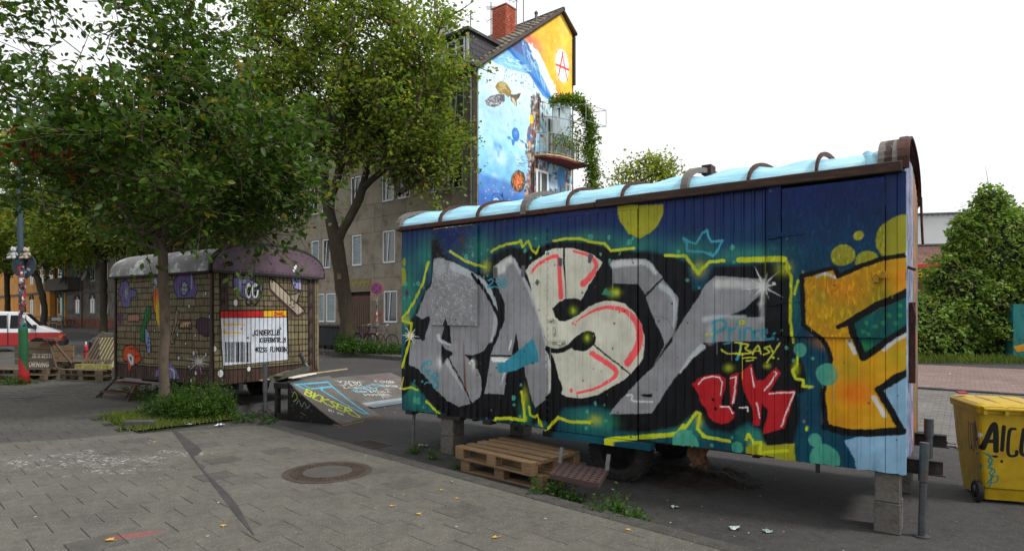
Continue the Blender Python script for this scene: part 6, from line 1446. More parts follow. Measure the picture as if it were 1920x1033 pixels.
# joints with moss tufts
mo = []
for _ in range(420):
    k = rnd.uniform(-3, 8); p = kf(k, -.2+rnd.gauss(0,.02), -.11) if rnd.random() < .4 else kf(k, rnd.uniform(-.01,.01), 0); mo.append((p.x, p.y, p.z))
grass('kerb_grass', 'thin grass and moss growing along the kerb joint', mo, .03, 9, .004)

# overgrown hedge on the right
def hedge():
    t_ = thing('overgrown_hedge', 'tall mound of wild climbing plants overgrowing a hedge beside the red path', 'hedge', (17.5, 22.5, gz(22)-.1))
    bl = [((1.8,1.5,1.5),(3.0,1.6,2.3)), ((1.35,1.4,3.9),(1.5,1.2,2.2)), ((1.2,1.3,5.6),(.62,.7,1.1)), ((3.9,.8,2.4),(2.4,1.6,2.9)), ((-1.6,1.2,.9),(2.0,1.2,1.35)), ((-3.6,2.6,.9),(2.2,1.2,1.3)), ((5.5,0,2.4),(2.8,1.6,2.8)), ((.1,1.4,2.6),(1.3,1.1,1.5)), ((3.2,1.0,4.4),(1.2,1.0,1.3)), ((2.3,1.2,4.6),(1.0,.9,1.2)), ((.5,1.3,4.5),(.8,.8,1.0))]
    g = np.random.default_rng(61); P = []; O = []; n_ = 0
    while n_ < 42000:
        b = bl[g.choice(len(bl), p=np.array([b[1][0]*b[1][2] for b in bl])/sum(b[1][0]*b[1][2] for b in bl))]; m_ = 400
        d = g.normal(size=(m_, 3)); d /= np.linalg.norm(d, axis=1)[:, None]; d = d[d[:, 1] < .45]
        r_ = 1+g.normal(size=len(d))*.07+.10*np.sin(d[:, 0]*5+b[0][2]*3)*np.sin(d[:, 2]*6+1)+.15*np.sin(d[:, 0]*9+b[0][0])*np.sin(d[:, 2]*11)+.06*np.sin(d[:, 0]*23+d[:, 2]*17)
        p = np.array(b[0])+d*np.array(b[1])*r_[:, None]
        k = p[:, 2] > 0
        for c in bl:
            if c is b: continue
            e = ((p-np.array(c[0]))/np.array(c[1])); k &= (e**2).sum(1) > .72
        p = p[k]; P.append(p); O.append(d[k]*.6); n_ += len(p)
    P = np.concatenate(P); O = np.concatenate(O)
    leaves_mesh('foliage', P, .145, leafmat('leaves_creeper', [(84,110,48),(104,130,58),(120,146,72),(92,118,52),(150,164,96),(112,134,64)], .4), t_, outward=O, seed=5, wr=.7, droop=.5)['kind'] = 'stuff'
    # loose stalks and pale seed heads
    b = MB(); Fp = []
    for _ in range(150):
        i = g.integers(len(P)); a = P[i]; 
        if a[2] < 1.2: continue
        q_ = [a, a+np.array([g.normal()*.2, -.15, g.uniform(-.1,.3)]), a+np.array([g.normal()*.4, -.25, g.uniform(-.7,.1)])]; b.tube(q_, [.012,.009,.004], 4, cap=False)
    b.tube([(1.1,1.2,6.2),(1.05,1.2,6.9),(.95,1.2,7.5)], [.02,.015,.005], 4); b.build('stalks', mat('dry_stalk', (150,128,88), .9), t_, fixn=False)['kind'] = 'stuff'
    sel = P[g.choice(len(P), 90)]; sel = sel[(sel[:, 2] > 2)]; Fp = np.repeat(sel, 14, 0)+g.normal(size=(len(sel)*14, 3))*.10-np.array([0,.15,0])
    leaves_mesh('blossom', Fp, .07, leafmat('blossom_cream', [(196,196,160),(176,184,140)], .3), t_, seed=6)['kind'] = 'stuff'
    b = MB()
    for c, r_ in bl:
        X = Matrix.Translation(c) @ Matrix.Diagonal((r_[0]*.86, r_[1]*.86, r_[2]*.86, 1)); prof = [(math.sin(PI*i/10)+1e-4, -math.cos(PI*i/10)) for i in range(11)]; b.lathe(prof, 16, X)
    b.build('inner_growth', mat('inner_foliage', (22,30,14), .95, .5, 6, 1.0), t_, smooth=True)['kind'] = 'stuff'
    gp = []
    for _ in range(5000):
        x, y = g.uniform(-4.5, 6.5), g.uniform(-1.6, .3); gp.append((17.5+x, 22.5+y-.12*x, gz(22)-.1))
    grass('verge_grass', 'rough grass verge along the foot of the overgrown hedge', gp, .28, 12, .014)
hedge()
# ============================================================ MURAL HOUSE
RF = math.atan2(-.631, .776)
fa = Plane((FC.x, FC.y, 0), (.776, -.631, 0), (0,0,1)); ga = Plane((FC.x, FC.y, 0), (.631, .776, 0), (0,0,1))
HL, HD, EV, RZT = 23.0, 7.21, 12.25, 17.0
HB = thing('mural_house', 'four storey grey brown house with an underwater mural on its gable and tiled roof', 'house', (FC.x, FC.y, 0), RF)
M_fac = mat('stucco_panel', (150,141,125), .92, .22, .8, .35, dirt=(118,108,94), dirt_amt=.5, rand=.10, fine=25)
M_groove = mat('groove', (40,37,34), .95); M_white = mat('white_plastic_frame', (236,238,238), .4, .05, 3, 0); M_glass = glassmat('window_glass', (34,38,40), .06); M_glass2 = glassmat('curtained_glass', (86,92,92), .15); M_blind = glassmat('blind_glass', (96,116,122), .25)
fx = lambda x, y=500: fa.px(x, y)[0]
def window(parent, x0, x1, z0, z1, y0=0.0, style=0, frame=M_white, name='window'):
    W_ = x1-x0; f = .07
    b = MB().b2((x0,y0-.03,z0),(x0+f,y0+.07,z1)).b2((x1-f,y0-.03,z0),(x1,y0+.07,z1)).b2((x0+f,y0-.03,z0),(x1-f,y0+.07,z0+f)).b2((x0+f,y0-.03,z1-f),(x1-f,y0+.07,z1))
    if W_ > 1.05: b.b2(((x0+x1)/2-.05,y0-.028,z0+f),((x0+x1)/2+.05,y0+.07,z1-f))
    if style == 2: b.b2((x0+f,y0-.02,z0+(z1-z0)*.68),(x1-f,y0+.06,z0+(z1-z0)*.68+.06))
    w_ = b.build(name, frame, parent, bevel=.006)
    MB().b2((x0+f*.6,y0+.035,z0+f*.6),(x1-f*.6,y0+.05,z1-f*.6)).build('pane', M_blind if style == 1 else (M_glass2 if style == 3 else M_glass), w_)
    MB().b2((x0-.04,y0-.09,z0-.035),(x1+.04,y0-.0,z0-.005)).build('sill', mat('zinc', (140,142,140), .5, .15, 4, .1, .4), w_)
    if style == 1:
        b = MB()
        for k in range(int((z1-z0-.2)/.07)): b.b2((x0+f,y0+.018,z0+.1+k*.07),(x1-f,y0+.030,z0+.145+k*.07))
        s_ = b.build('blind', mat('blind', (150,164,168), .6), w_); s_['kind'] = 'stuff'
    if style in (0, 3):     # leaning open sash or curtain edge
        MB().box(((x0+x1)/2-.1*W_, y0+.012, (z0+z1)/2), (.05,.03,z1-z0-.2), Matrix.Rotation(.10, 3, 'Y')).build('sash', frame, w_)
    return w_
wins = []
def addw(storey, x, wd, st=0): wins.append((storey, x-wd/2, x+wd/2, st))
HZ = [(1.4,2.95),(4.3,5.88),(7.3,8.88),(10.3,11.85)]
g0 = [(fx(603),.62,1),(fx(621),.86,1),(fx(733),1.02,0)]; g1 = [(fx(466),.8,3),(fx(492),.8,0),(fx(530),.8,1),(fx(592),.72,1),(fx(613),.72,0),(fx(670),.78,1),(fx(730),.95,3),(fx(800),.9,0),(fx(850),.9,3)]
g2 = [(fx(466),.8,0),(fx(530),.85,0),(fx(549),.8,3),(fx(590),.78,0),(fx(611),.6,0),(fx(668),.82,0),(fx(728),.9,3),(fx(758),.9,0),(fx(817),.95,3),(fx(854),.95,0)]
g3 = [(fx(480),.8,0),(fx(560),.85,0),(fx(590),.78,0),(fx(668),.82,0),(fx(738),.9,3),(fx(764),.9,0),(fx(816),.9,0),(fx(857),.9,3)]
for s_i, G in enumerate((g0, g1, g2, g3)):
    for x, w_, st in G: addw(s_i, x, w_, st)
dx0, dx1 = fx(658, 600), fx(696, 600)
def panels(parent, x0, x1, ops, rows, y0, name='facade_panel', m_=M_fac, step=1.9, thick=.05):
    """scored stucco: cells between the grooves; ops are openings (x0,x1,z0,z1)"""
    for z0, z1 in rows:
        here = sorted([(a, b) for a, b, c, d in ops if c < z1-.02 and d > z0+.02]); segs = []; cur = x0
        for a, b in here:
            if a > cur+.02: segs.append((cur, a))
            cur = max(cur, b)
        if cur < x1: segs.append((cur, x1))
        for a, b in segs:
            n = max(1, round((b-a)/step))
            for i in range(n):
                p, q_ = a+(b-a)*i/n, a+(b-a)*(i+1)/n; g = .010
                o = MB().b2((p+(g if i else 0), y0, z0+g), (q_-(g if i < n-1 else 0), y0+thick, z1-g*.2)).build(name, m_, parent)
ops = [(a, b, HZ[s][0], HZ[s][1]) for s, a, b, st in wins]+[(dx0, dx1, -.5, 2.75)]
rows = [(-.3,1.4),(1.4,2.95),(2.95,3.6),(3.6,4.3),(4.3,5.88),(5.88,6.6),(6.6,7.3),(7.3,8.88),(8.88,9.6),(9.6,10.3),(10.3,11.85),(11.85,EV)]
panels(HB, -HL, -.02, ops, rows, -.05, step=2.2)
# backing wall with real openings behind the panels: dark core set back
MB().b2((-HL,.10,-.4),(-.05,HD,EV-.05)).build('core', M_groove, HB)
b = MB()
for a, c, z0, z1 in ops: b.b2((a-.0,.001,z0-.12),(c+.0,.1,z0-.0))
b.build('reveal', M_groove, HB)
for s, a, b_, st in wins: window(HB, a, b_, HZ[s][0]+.005, HZ[s][1]-.005, .0, st)
# lighter plaster around the door, door, steps
DRW = (76,48,34); dr = MB().b2((dx0+.12,.0,.62),(dx1-.12,.05,2.6)).build('front_door', mat('brown_door', DRW, .5, .2, 5, .2, stretch=(6,6,.4)), HB)
for k in range(7):
    x = dx0+.2+(dx1-dx0-.4)*(k+.5)/7; 
    if k == 0: p0_ = MB().b2((-.012,-.018,.75),(.012,-.001,2.45)).build('batten', mat('door_batten', (116,96,78), .5), dr, loc=(x,0,0))
    else: link('batten', p0_.data, dr, (x,0,0))
MB().b2((dx0,.0,.4),(dx0+.115,.06,2.75)).b2((dx1-.115,.0,.4),(dx1,.06,2.75)).b2((dx0+.115,.0,2.605),(dx1-.115,.06,2.75)).build('door_frame', mat('door_frame_red', (96,50,38), .6), HB)
MB().tube([(dx1-.25,-.02,1.55),(dx1-.25,-.07,1.6),(dx1-.25,-.07,1.75),(dx1-.25,-.02,1.8)], .012, 6).build('handle', M_steel, dr)
MB().b2((dx0-.1,-.45,.2),(dx1+.1,-.0,.42)).b2((dx0-.0,-.3,.42),(dx1,.1,.61)).build('doorstep', M_conc, HB, bevel=.01)
# graffiti on the ground floor plaster: thin painted sheet 4 mm proud
def wallart(x0, x1, z0, z1, fn, name='wall_tag'):
    c = Paint(x1-x0, z1-z0, 90, None, (0,0), (128,118,102)); n1_ = np.clip(np.sin(c.xx*.11)*np.sin(c.yy*.13)*.06+1, 0, 2)[..., None]; c.a *= n1_; fn(c)
    MB().b2((x0,-.056,z0),(x1,-.052,z1)).build(name, paintmat(name+'_%d' % int(-x0*10), c.image(name), 'plaster', rough=.85), HB, uv=lambda v: ((v[0]-x0)/(x1-x0), (v[2]-z0)/(z1-z0)))
def a1_(c):
    for pts in ([(.5,.1),(.4,.8),(.7,.5)], [(.2,.3),(.9,.6),(.3,.9)], [(.9,.9),(1.0,.3)], [(.1,1.1),(.7,1.3),(1.0,1.1)]): c.line(pts, .12, (170,60,48), m=True)
    c.line([(.3,.1),(.9,.2)], .1, (70,110,170), m=True)
def a2_(c):
    for pts in ([(.2,.3),(.5,1.2),(.8,.4)], [(.3,.8),(1.0,.9)], [(1.0,.2),(1.3,1.1),(1.5,.3)]): c.line(pts, .07, (172,62,52), m=True)
    c.line([(.1,.2),(1.5,.3)], .08, (90,120,180), m=True, alpha=.7)
def a3_(c):
    for pts in ([(.1,.2),(.4,.6),(.6,.2),(.8,.6),(1.0,.2)], [(1.1,.3),(1.4,.6),(1.5,.2)], [(.2,.4),(1.8,.45)], [(1.7,.1),(1.9,.6)]): c.line(pts, .05, (158,150,50), m=True)
wallart(fx(631)+.05, dx0-.05, .9, 2.7, a1_); wallart(dx1+.03, fx(733)-.56, .9, 2.5, a2_); wallart(dx0-.3, dx1+.1, 3.0, 3.58, a3_)
# end pier, gutter and downpipe
MB().b2((-.55,-.36,EV-.05),(.02,-.05,EV+.1)).b2((-HL,-.36,EV-.05),(-.55,-.05,EV+.1)).build('eaves_box', mat('eaves_grey', (70,68,64), .8), HB)
b = MB(); b.tube([(-HL,-.42,EV+.12),(.1,-.42,EV+.14)], .075, 8); b.build('gutter', mat('zinc', (140,142,140)), HB, smooth=True)
MB().tube([(-.15,-.42,EV+.08),(-.22,-.36,EV-.12),(-.32,-.16,EV-.42),(-.32,-.14,.3)], .055, 10).build('downpipe', mat('zinc', (140,142,140)), HB, smooth=True)
b = MB()
for z in (2, 4.5, 7, 9.5, 11.4): b.b2((-.39,-.20,z),(-.25,-.05,z+.04))
b.build('pipe_clip', M_steel, HB)

# the mural
GM = Paint(HD, RZT+.1, 62, ga, (0,0), (206,232,242))
yy = GM.yy/GM.ppm; xx = GM.xx/GM.ppm
def lerp(c0, c1, k): return np.array(lin(c0))*(1-k[..., None])+np.array(lin(c1))*k[..., None]
k = np.clip((12.5-yy)/3.2, 0, 1); GM.a[:] = lerp((206,232,242), (158,212,236), k); k = np.clip((9.6-yy)/1.6, 0, 1); m_ = (yy < 9.6)[..., None]; GM.a = np.where(m_, lerp((158,212,236), (122,184,226), k), GM.a).astype(np.float32)
q = random.Random(4)
for _ in range(60): GM.blob((q.uniform(0,4.4), q.uniform(6.5,12)), (q.uniform(.2,.9), q.uniform(.1,.5)), q.choice([(190,228,242),(222,242,248),(140,200,230)]), soft=1, alpha=.3, m=True)
PXL = lambda L: L
g5 = lambda L: [(895+.1743*x, 20+.1743*y) for x, y in L]; g6 = lambda L: [(895+.2032*x, 180+.2032*y) for x, y in L]
GM.poly(g6([(0,700),(120,745),(300,800),(420,850),(560,870),(560,1040),(-20,1040)]), (84,134,200), soft=5)
GM.poly(g6([(0,860),(300,930),(560,960),(560,1500),(-20,1500)]), (62,104,176), soft=10)
# sunset sky, wave
GM.poly(g5([(420,330),(900,0),(1060,200),(1060,1033),(800,960),(760,800),(600,420)]), (240,186,62))
for c, r, col, a in (((560,320),(30,16),(228,128,112),.95),((640,380),(26,20),(230,140,96),.9),((760,300),(24,30),(238,170,66),.6),((700,460),(20,26),(232,150,80),.7),((920,200),(24,50),(244,206,96),.7),((860,800),(16,30),(232,160,60),.7),((860,900),(14,12),(222,120,70),.8),((1000,900),(20,30),(236,190,60),.6)): GM.blob(g5([c])[0], r, col, soft=1, alpha=a)
for kx in range(26):
    u = q.random(); GM.line(g5([(620+u*330,150+q.uniform(-60,380)),(720+u*300,260+q.uniform(-60,400))]), (5, 1), q.choice([(246,214,110),(232,160,70),(240,190,80)]), soft=3, alpha=.3)
GM.poly(g5([(110,500),(300,380),(470,290),(540,350),(620,400),(700,540),(760,680),(830,820),(860,1000),(780,980),(700,920),(620,800),(560,690),(400,650),(300,620),(180,560)]), (84,146,204))
GM.poly(g5([(110,500),(200,440),(290,400),(380,480),(470,570),(560,680),(400,650),(300,620),(180,560)]), (134,192,228))
GM.poly(g5([(330,380),(470,300),(540,360),(600,460),(640,620),(560,560),(440,450)]), (88,104,156), soft=3); GM.blob(g5([(400,390)])[0], (14,12), (96,84,128), soft=1, alpha=.8)
GM.poly(g5([(300,400),(340,390),(480,560),(640,740),(790,940),(760,950),(560,700)]), (58,110,190), soft=2)
for _ in range(90):
    u = q.random(); x = 480+u*330; y = 330+u*560+q.uniform(-40,70); GM.line(g5([(x,y),(x+q.uniform(10,60),y+q.uniform(60,160))]), (3, .6), q.choice([(196,226,240),(60,120,200),(44,92,176),(150,204,234),(110,170,220)]), alpha=.6)
for _ in range(70):
    u = q.random(); x = 150+u*400; y = 470+u*170+q.uniform(-60,40)*(1-abs(u-.5)); GM.line(g5([(x,y),(x+q.uniform(15,50),y+q.uniform(4,26))]), (3, 1), q.choice([(206,232,242),(96,160,216),(170,214,236)]), alpha=.6)
GM.poly(g5([(545,360),(600,400),(650,440),(690,520),(730,600),(770,700),(810,790),(850,880),(860,960),(830,940),(790,900),(740,800),(690,690),(640,560),(590,450)]), (232,240,244), soft=2)
for _ in range(120):
    u = q.random(); x = 560+u*290; y = 370+u*540; GM.blob(g5([(x+q.uniform(-24,26), y+q.uniform(-30,26))])[0], q.uniform(.7,3.4), q.choice([(240,244,246),(236,240,242),(250,236,200)]), m=False, alpha=.85)
for _ in range(70):
    u = q.random(); GM.blob(g5([(280+u*340+q.uniform(-20,20), 650+u*120+q.uniform(-40,110))])[0], q.uniform(.4,1.8), q.choice([(96,140,184),(120,160,196),(70,110,160)]))
# circled letter
GM.blob(g5([(912,598)])[0], (25,31), (246,246,244), soft=1); GM.blob(g5([(912,598)])[0], (21,30), (248,248,246))
RDM = (222,72,66)
GM.line(g5([(918,455),(900,560),(872,700)]), 3.6, RDM, curve=False); GM.line(g5([(912,470),(935,600),(966,752)]), 3, RDM, curve=False); GM.line(g5([(848,585),(905,610),(978,642)]), 4.2, RDM, curve=False)
# turtles
GM.poly(g5([(190,830),(205,790),(250,765),(300,778),(340,830),(365,880),(360,915),(330,940),(290,900),(240,905),(215,870)]), (148,124,70)); GM.poly(g5([(225,780),(260,770),(300,782),(310,820),(280,840),(240,830)]), (176,160,110), soft=2)
for pts in ([(215,840),(260,850),(300,840)], [(260,850),(270,900)], [(300,840),(340,880)], [(225,870),(262,860)]): GM.line(g5(pts), .8, (220,200,150))
GM.poly(g5([(75,980),(130,930),(210,905),(290,910),(295,980),(250,1020),(170,1045),(110,1030)]), (98,96,104))
for _ in range(46):
    c = (q.uniform(100,285), q.uniform(925,1020)); GM.line(g5([c,(c[0]+q.uniform(-24,24),c[1]+q.uniform(-24,24))]), .8, (222,228,232))
GM.poly(g5([(345,905),(400,910),(470,890),(450,940),(420,970),(425,1040),(390,1010),(360,970)]), (112,92,74)); GM.poly(g5([(360,940),(390,950),(415,1000),(420,1035),(385,1000)]), (206,196,170)); GM.line(g5([(400,920),(455,900),(430,940)]), 1.4, (66,60,60))
GM.blob(g6([(352,360)])[0], (11,13), (58,116,192)); GM.poly(g6([(268,385),(300,372),(312,400),(290,408)]), (84,142,204)); GM.poly(g6([(310,400),(350,410),(335,465),(318,455)]), (64,124,196)); GM.poly(g6([(380,400),(420,420),(440,450),(400,430)]), (64,124,196)); GM.blob(g6([(352,345)])[0], (8,7), (100,150,206), soft=1)
GM.blob(g6([(165,460)])[0], (10,12), (104,160,214), soft=1, alpha=.8); GM.poly(g6([(180,500),(205,510),(200,575),(185,560)]), (110,164,214), soft=3); GM.poly(g6([(190,440),(230,470),(215,500),(190,470)]), (96,152,208), soft=3)
# coral ball, reef edge, small fishes, whale
GM.poly(g6([(380,685),(345,700),(315,740),(303,800),(320,850),(350,880),(390,895),(420,870),(440,820),(442,760),(425,710)]), (92,62,44))
for _ in range(110):
    a = q.uniform(0,2*PI); r_ = math.sqrt(q.random())*.95; x, y = 372+r_*62*math.cos(a), 790+r_*96*math.sin(a); GM.blob(g6([(x,y)])[0], (1.1+1.2*(1-r_),1.5+1.8*(1-r_)), q.choice([(214,112,66),(198,96,54),(226,132,84)]) if r_ < .6 else q.choice([(150,100,66),(120,88,60),(176,140,104)]))
reef = [(60,60,64),(96,74,58),(150,96,72),(60,70,110),(44,60,90),(184,150,112),(172,70,56),(86,58,48),(120,110,104),(206,180,140),(52,44,44)]
def reefblob(c): GM.blob(c, (q.uniform(1.4,5), q.uniform(2,7)), q.choice(reef), soft=q.choice([None, 1]), alpha=q.uniform(.6,.95))
for y in range(0, 1000, 9):
    xe = np.interp(y, [0,90,130,240,330,420,520,620,740,860,1000], [500,500,500,505,470,455,450,480,470,450,440])
    for _ in range(4): reefblob(g6([(xe+q.uniform(-8,75), y+q.uniform(-10,10))])[0])
for _ in range(420): reefblob(g6([(q.uniform(530,900), q.uniform(520,980))])[0])
for _ in range(140): reefblob(g6([(q.uniform(545,880), q.uniform(60,500))])[0])
GM.poly(g6([(735,700),(760,660),(800,680),(815,760),(800,830),(740,850)]), (86,150,204), soft=3); GM.poly(g6([(672,760),(735,780),(740,860),(670,860)]), (176,190,204)); GM.blob(g6([(700,590)])[0], (9,5), (60,130,180))
GM.poly(g6([(860,0),(760,60),(700,20),(760,-20)]), (200,110,74), soft=3); GM.poly(g6([(545,520),(545,900),(560,900),(556,520)]), (70,40,36))
GM.blob(g6([(500,222)])[0], (6.4,8.6), (238,198,30)); GM.blob(g6([(480,322)])[0], (4.6,8.5), (96,104,124)); GM.blob(g6([(478,385)])[0], (4,6), (60,110,190))
for _ in range(22): c = (q.uniform(70,420), q.uniform(830,1000)); GM.blob(g6([c])[0], (q.uniform(1,2.4),q.uniform(.8,1.6)), q.choice([(226,156,110),(220,130,90),(230,190,160)]))
for _ in range(16): c = (q.uniform(360,460), q.uniform(560,650)); GM.line(g6([c,(c[0]+24,c[1]+6)]), 1, (80,110,150))
wh = [(135,930),(160,908),(200,912),(235,950),(245,1010),(200,1030),(150,1000),(132,960)]; GM.poly(g6(wh), (70,120,190)); GM.line(g6(wh+[wh[0]]), 1.3, (22,30,54)); GM.line(g6([(150,960),(180,955),(205,1000)]), 2, (210,226,240)); GM.poly(g6([(215,930),(228,890),(234,945)]), (22,40,80)); GM.line(g6([(165,925),(200,940),(225,990)]), 1.2, (22,30,54))
GM.weather(9, .5, 160, 10, ((200,200,196),(150,150,146)))
M_mur = paintmat('underwater_mural', GM.image('gable_mural'), 'plaster', 1.22, rough=.75)
zr_ = lambda t: EV+(RZT-EV)*(t/6.24) if t < 6.24 else RZT-(RZT-EV)*((t-6.24)/6.24)
MB().prism([(.0,-.3),(HD,-.3),(HD,zr_(HD)),(6.24,RZT),(0,EV)], -.05, 0.0, lambda p, q_, d: (d, p, q_)).build('gable_wall', M_mur, HB, uv=lambda c: GM.uv(c[1], c[2]))
MB().b2((-.3,HD,-.3),(.0,HD+.1,zr_(HD))).build('rear_pier', mat('dark_slate', (52,52,56), .8), HB)
MB().b2((-.02,HD+.02,zr_(HD)-2.6),(.14,HD+.12,zr_(HD)-.1)).build('slate_strip', mat('dark_slate', (52,52,56), .8), HB)
# roof: boards, tiles in real rows
M_tile = blockmat('roof_tile_clay', [(96,88,80),(118,108,96),(132,122,108),(106,98,88),(86,80,74)])
sl = math.hypot(6.24, RZT-EV); dz_ = (RZT-EV)/sl; dy_ = 6.24/sl
def rp(x, d, h=0): return (x, -.35*dy_*1.0+d*dy_-h*dz_, EV-.35*dz_+d*dz_+h*dy_+.05)
MB().hexa([Vector(rp(-HL,0)), Vector(rp(.14,0)), Vector(rp(.14,sl+.35)), Vector(rp(-HL,sl+.35)), Vector(rp(-HL,0,.08)), Vector(rp(.14,0,.08)), Vector(rp(.14,sl+.35,.08)), Vector(rp(-HL,sl+.35,.08))]).build('roof', mat('roof_board', (74,66,58), .9), HB)
RO_ = bpy.data.objects['roof.001'] if 'roof.001' in bpy.data.objects else bpy.data.objects['roof']
b = MB(); nrow = 24
for j in range(nrow):
    d0 = j*(sl+.35)/nrow; d1 = d0+(sl+.35)/nrow+.04
    for i in range(int((HL+.1)/.30)):
        x0 = .16-(i+1)*.30; 
        if x0 < -9: break
        hs = [.115, .155, .125, .11]; xsx = [x0+.005, x0+.11, x0+.22, x0+.297]
        vs = [rp(xsx[k], d0, hs[k]+.035) for k in range(4)]+[rp(xsx[k], d1, hs[k]-.005) for k in range(4)]+[rp(xsx[k], d0, .08) for k in (0, 3)]
        b._add(vs, [(0,1,5,4),(1,2,6,5),(2,3,7,6),(8,0,1),(8,1,2,9),(9,2,3)])
b.build('roof_tiles', M_tile, HB, fixn=False)['kind'] = 'stuff'
MB().hexa([Vector(rp(-HL,0,.09)), Vector(rp(-9.0,0,.09)), Vector(rp(-9.0,sl+.35,.09)), Vector(rp(-HL,sl+.35,.09)), Vector(rp(-HL,0,.14)), Vector(rp(-9.0,0,.14)), Vector(rp(-9.0,sl+.35,.14)), Vector(rp(-HL,sl+.35,.14))]).build('roof_slope', mat('roof_far', (104,96,86), .9, .3, 8), HB)
b = MB()
for j in range(11):
    b.hexa([Vector(rp(-.02,j*.75-.02,.05)), Vector(rp(.20,j*.75-.02,.05)), Vector(rp(.20,j*.75+.74,.05)), Vector(rp(-.02,j*.75+.74,.05)), Vector(rp(-.02,j*.75-.02,.20)), Vector(rp(.20,j*.75-.02,.20)), Vector(rp(.20,j*.75+.74,.17)), Vector(rp(-.02,j*.75+.74,.17))])
b.build('verge', mat('verge_board', (84,76,70), .9, .3, 6), HB)
yr, zr2 = rp(0, sl+.35, .1)[1], rp(0, sl+.35, .1)[2]
MB().tube([(.2, yr, zr2+.02), (-9, yr, zr2+.02)], .11, 8).build('ridge', mat('verge_board', (84,76,70)), HB)
MB().hexa([Vector(v) for v in ((-HL,yr,zr2-.1),(.2,yr,zr2-.1),(.2,HD+.2,zr_(HD)-.02),(-HL,HD+.2,zr_(HD)-.02),(-HL,yr,zr2),(.2,yr,zr2),(.2,HD+.2,zr_(HD)+.1),(-HL,HD+.2,zr_(HD)+.1))]).build('rear_roof', mat('roof_board', (74,66,58)), HB)
# chimney of separate bricks
M_brick = mat('chimney_brick', (176,92,68), .9, .25, 3, .4, rand=.25); M_mort = mat('mortar', (150,120,104), .95)
CH = bpy.data.objects.new('chimney', None); COL.objects.link(CH); CH.parent = HB; CH.location = (-2.95, 4.3, 14.9)
MB().b2((0,0,0),(.90,.78,2.45)).build('mortar_core', M_mort, CH)
bk1 = MB().b2((-.107,-.015,-.052),(.107,.015,.052)); 
bm1 = None; nb_ = 0
for r_ in range(19):
    z = .18+r_*.12; off = .115 if r_ % 2 else 0
    for face in range(2):
        W_ = .90 if face == 0 else .78; x = -off
        while x < W_-.02:
            a, c = max(x, -.0), min(x+.222, W_)
            if c-a > .05:
                key = round(c-a, 2)
                me_ = pm('brick%.2f' % key, lambda: MB().b2((-(key)/2+.006,-.014,-.054),(key/2-.006,.014,.054)), M_brick)
                o = link('brick', me_, CH)
                if face == 0: o.location = ((a+c)/2, -.014, z)
                else: o.location = (.914, (a+c)/2, z); o.rotation_euler = (0, 0, R(90))
                nb_ += 1
            x += .23
MB().b2((-.04,-.04,2.45),(.94,.82,2.52)).build('cap', M_brick, CH); MB().b2((.0,.80,0),(.8,2.0,1.55)).build('vent_block', mat('dark_render', (80,74,68), .9), CH)
b = MB()
for k in range(6): b.b2((.12+.0,.88+k*.18,1.56),(.7,.96+k*.18,1.72))
b.build('vent_fin', mat('dark_slate', (52,52,56)), CH); MB().b2((-.10,-.14,-.2),(1.0,.0,.22)).b2((.90,-.1,-.1),(1.05,.9,.16)).build('flashing', mat('zinc', (140,142,140)), CH)
# dormer
M_slate = mat('slate', (64,62,66), .7, .3, 5, .4)
DM = MB().b2((-2.9,.35,EV+.2),(-.85,3.0,EV+1.95)).build('dormer', M_slate, HB); MB().b2((-3.1,.1,EV+1.95),(-.7,3.4,EV+2.07)).build('dormer_roof', M_slate, DM)
b = MB()
for j in range(7):
    for i in range(9): b.hexa([Vector(v) for v in ((-.85,.4+i*.29+.14*(j%2),EV+.3+j*.24),(-.85,.68+i*.29+.14*(j%2),EV+.3+j*.24),(-.85,.68+i*.29+.14*(j%2),EV+.56+j*.24),(-.85,.4+i*.29+.14*(j%2),EV+.56+j*.24),(-.83,.4+i*.29+.14*(j%2),EV+.3+j*.24),(-.83,.68+i*.29+.14*(j%2),EV+.3+j*.24),(-.845,.68+i*.29+.14*(j%2),EV+.56+j*.24),(-.845,.4+i*.29+.14*(j%2),EV+.56+j*.24))] ) if .68+i*.29+.14 < 2.9 else None
b.build('slates', M_slate, DM)['kind'] = 'stuff'
window(DM, -2.2, -1.1, EV+.5, EV+1.8, .33, 2); MB().b2((-2.85,.33,EV+.25),(-2.28,.349,EV+1.93)).build('cladding', M_white, DM); MB().b2((-1.02,.33,EV+.25),(-.87,.349,EV+1.93)).build('cladding', M_white, DM)
M_ant = mat('aerial_metal', (120,122,124), .4, .2, 5, 0, .6)
def dish(x, y, z, r_, nm, rz=.5):
    o = MB().lathe([(r_,.12),(r_*.8,.07),(r_*.4,.02),(.001,0),(.001,-.01),(r_*.4,.01),(r_*.8,.06),(r_,.11)], 20, Matrix.Rotation(R(75), 4, 'X')).tube([(0,-.0,-.0),(0,.18,-.1),(0,.18,-.9)], .03, 6).tube([(0,0,-r_*.9),(0,-.5,0)], .012, 5).b2((-.04,-.56,-.04),(.04,-.48,.04)).build('satellite_dish', mat('dish_grey', (150,152,154), .5), HB, loc=(x,y,z)); o.rotation_euler = (0,0,rz); return o
dish(-3.0,1.0,EV+2.9,.5,'d'); 
def aerial(x, y, z0, h_, arms, nm='aerial'):
    b = MB().tube([(x,y,z0),(x,y,z0+h_)], .028, 6)
    for zz, L_, n_, an in arms:
        c, s = math.cos(an), math.sin(an); b.tube([(x-c*L_*.4,y-s*L_*.4,z0+zz-.12*L_),(x+c*L_*.6,y+s*L_*.6,z0+zz+.18*L_)], .014, 5)
        for k in range(n_):
            u = -.4+k/(n_-1); p = Vector((x+c*L_*u, y+s*L_*u, z0+zz+.3*L_*u)); b.tube([p-Vector((-s*.25,c*.25,0)), p+Vector((-s*.25,c*.25,0))], .009, 4)
    b.build(nm, M_ant, HB)
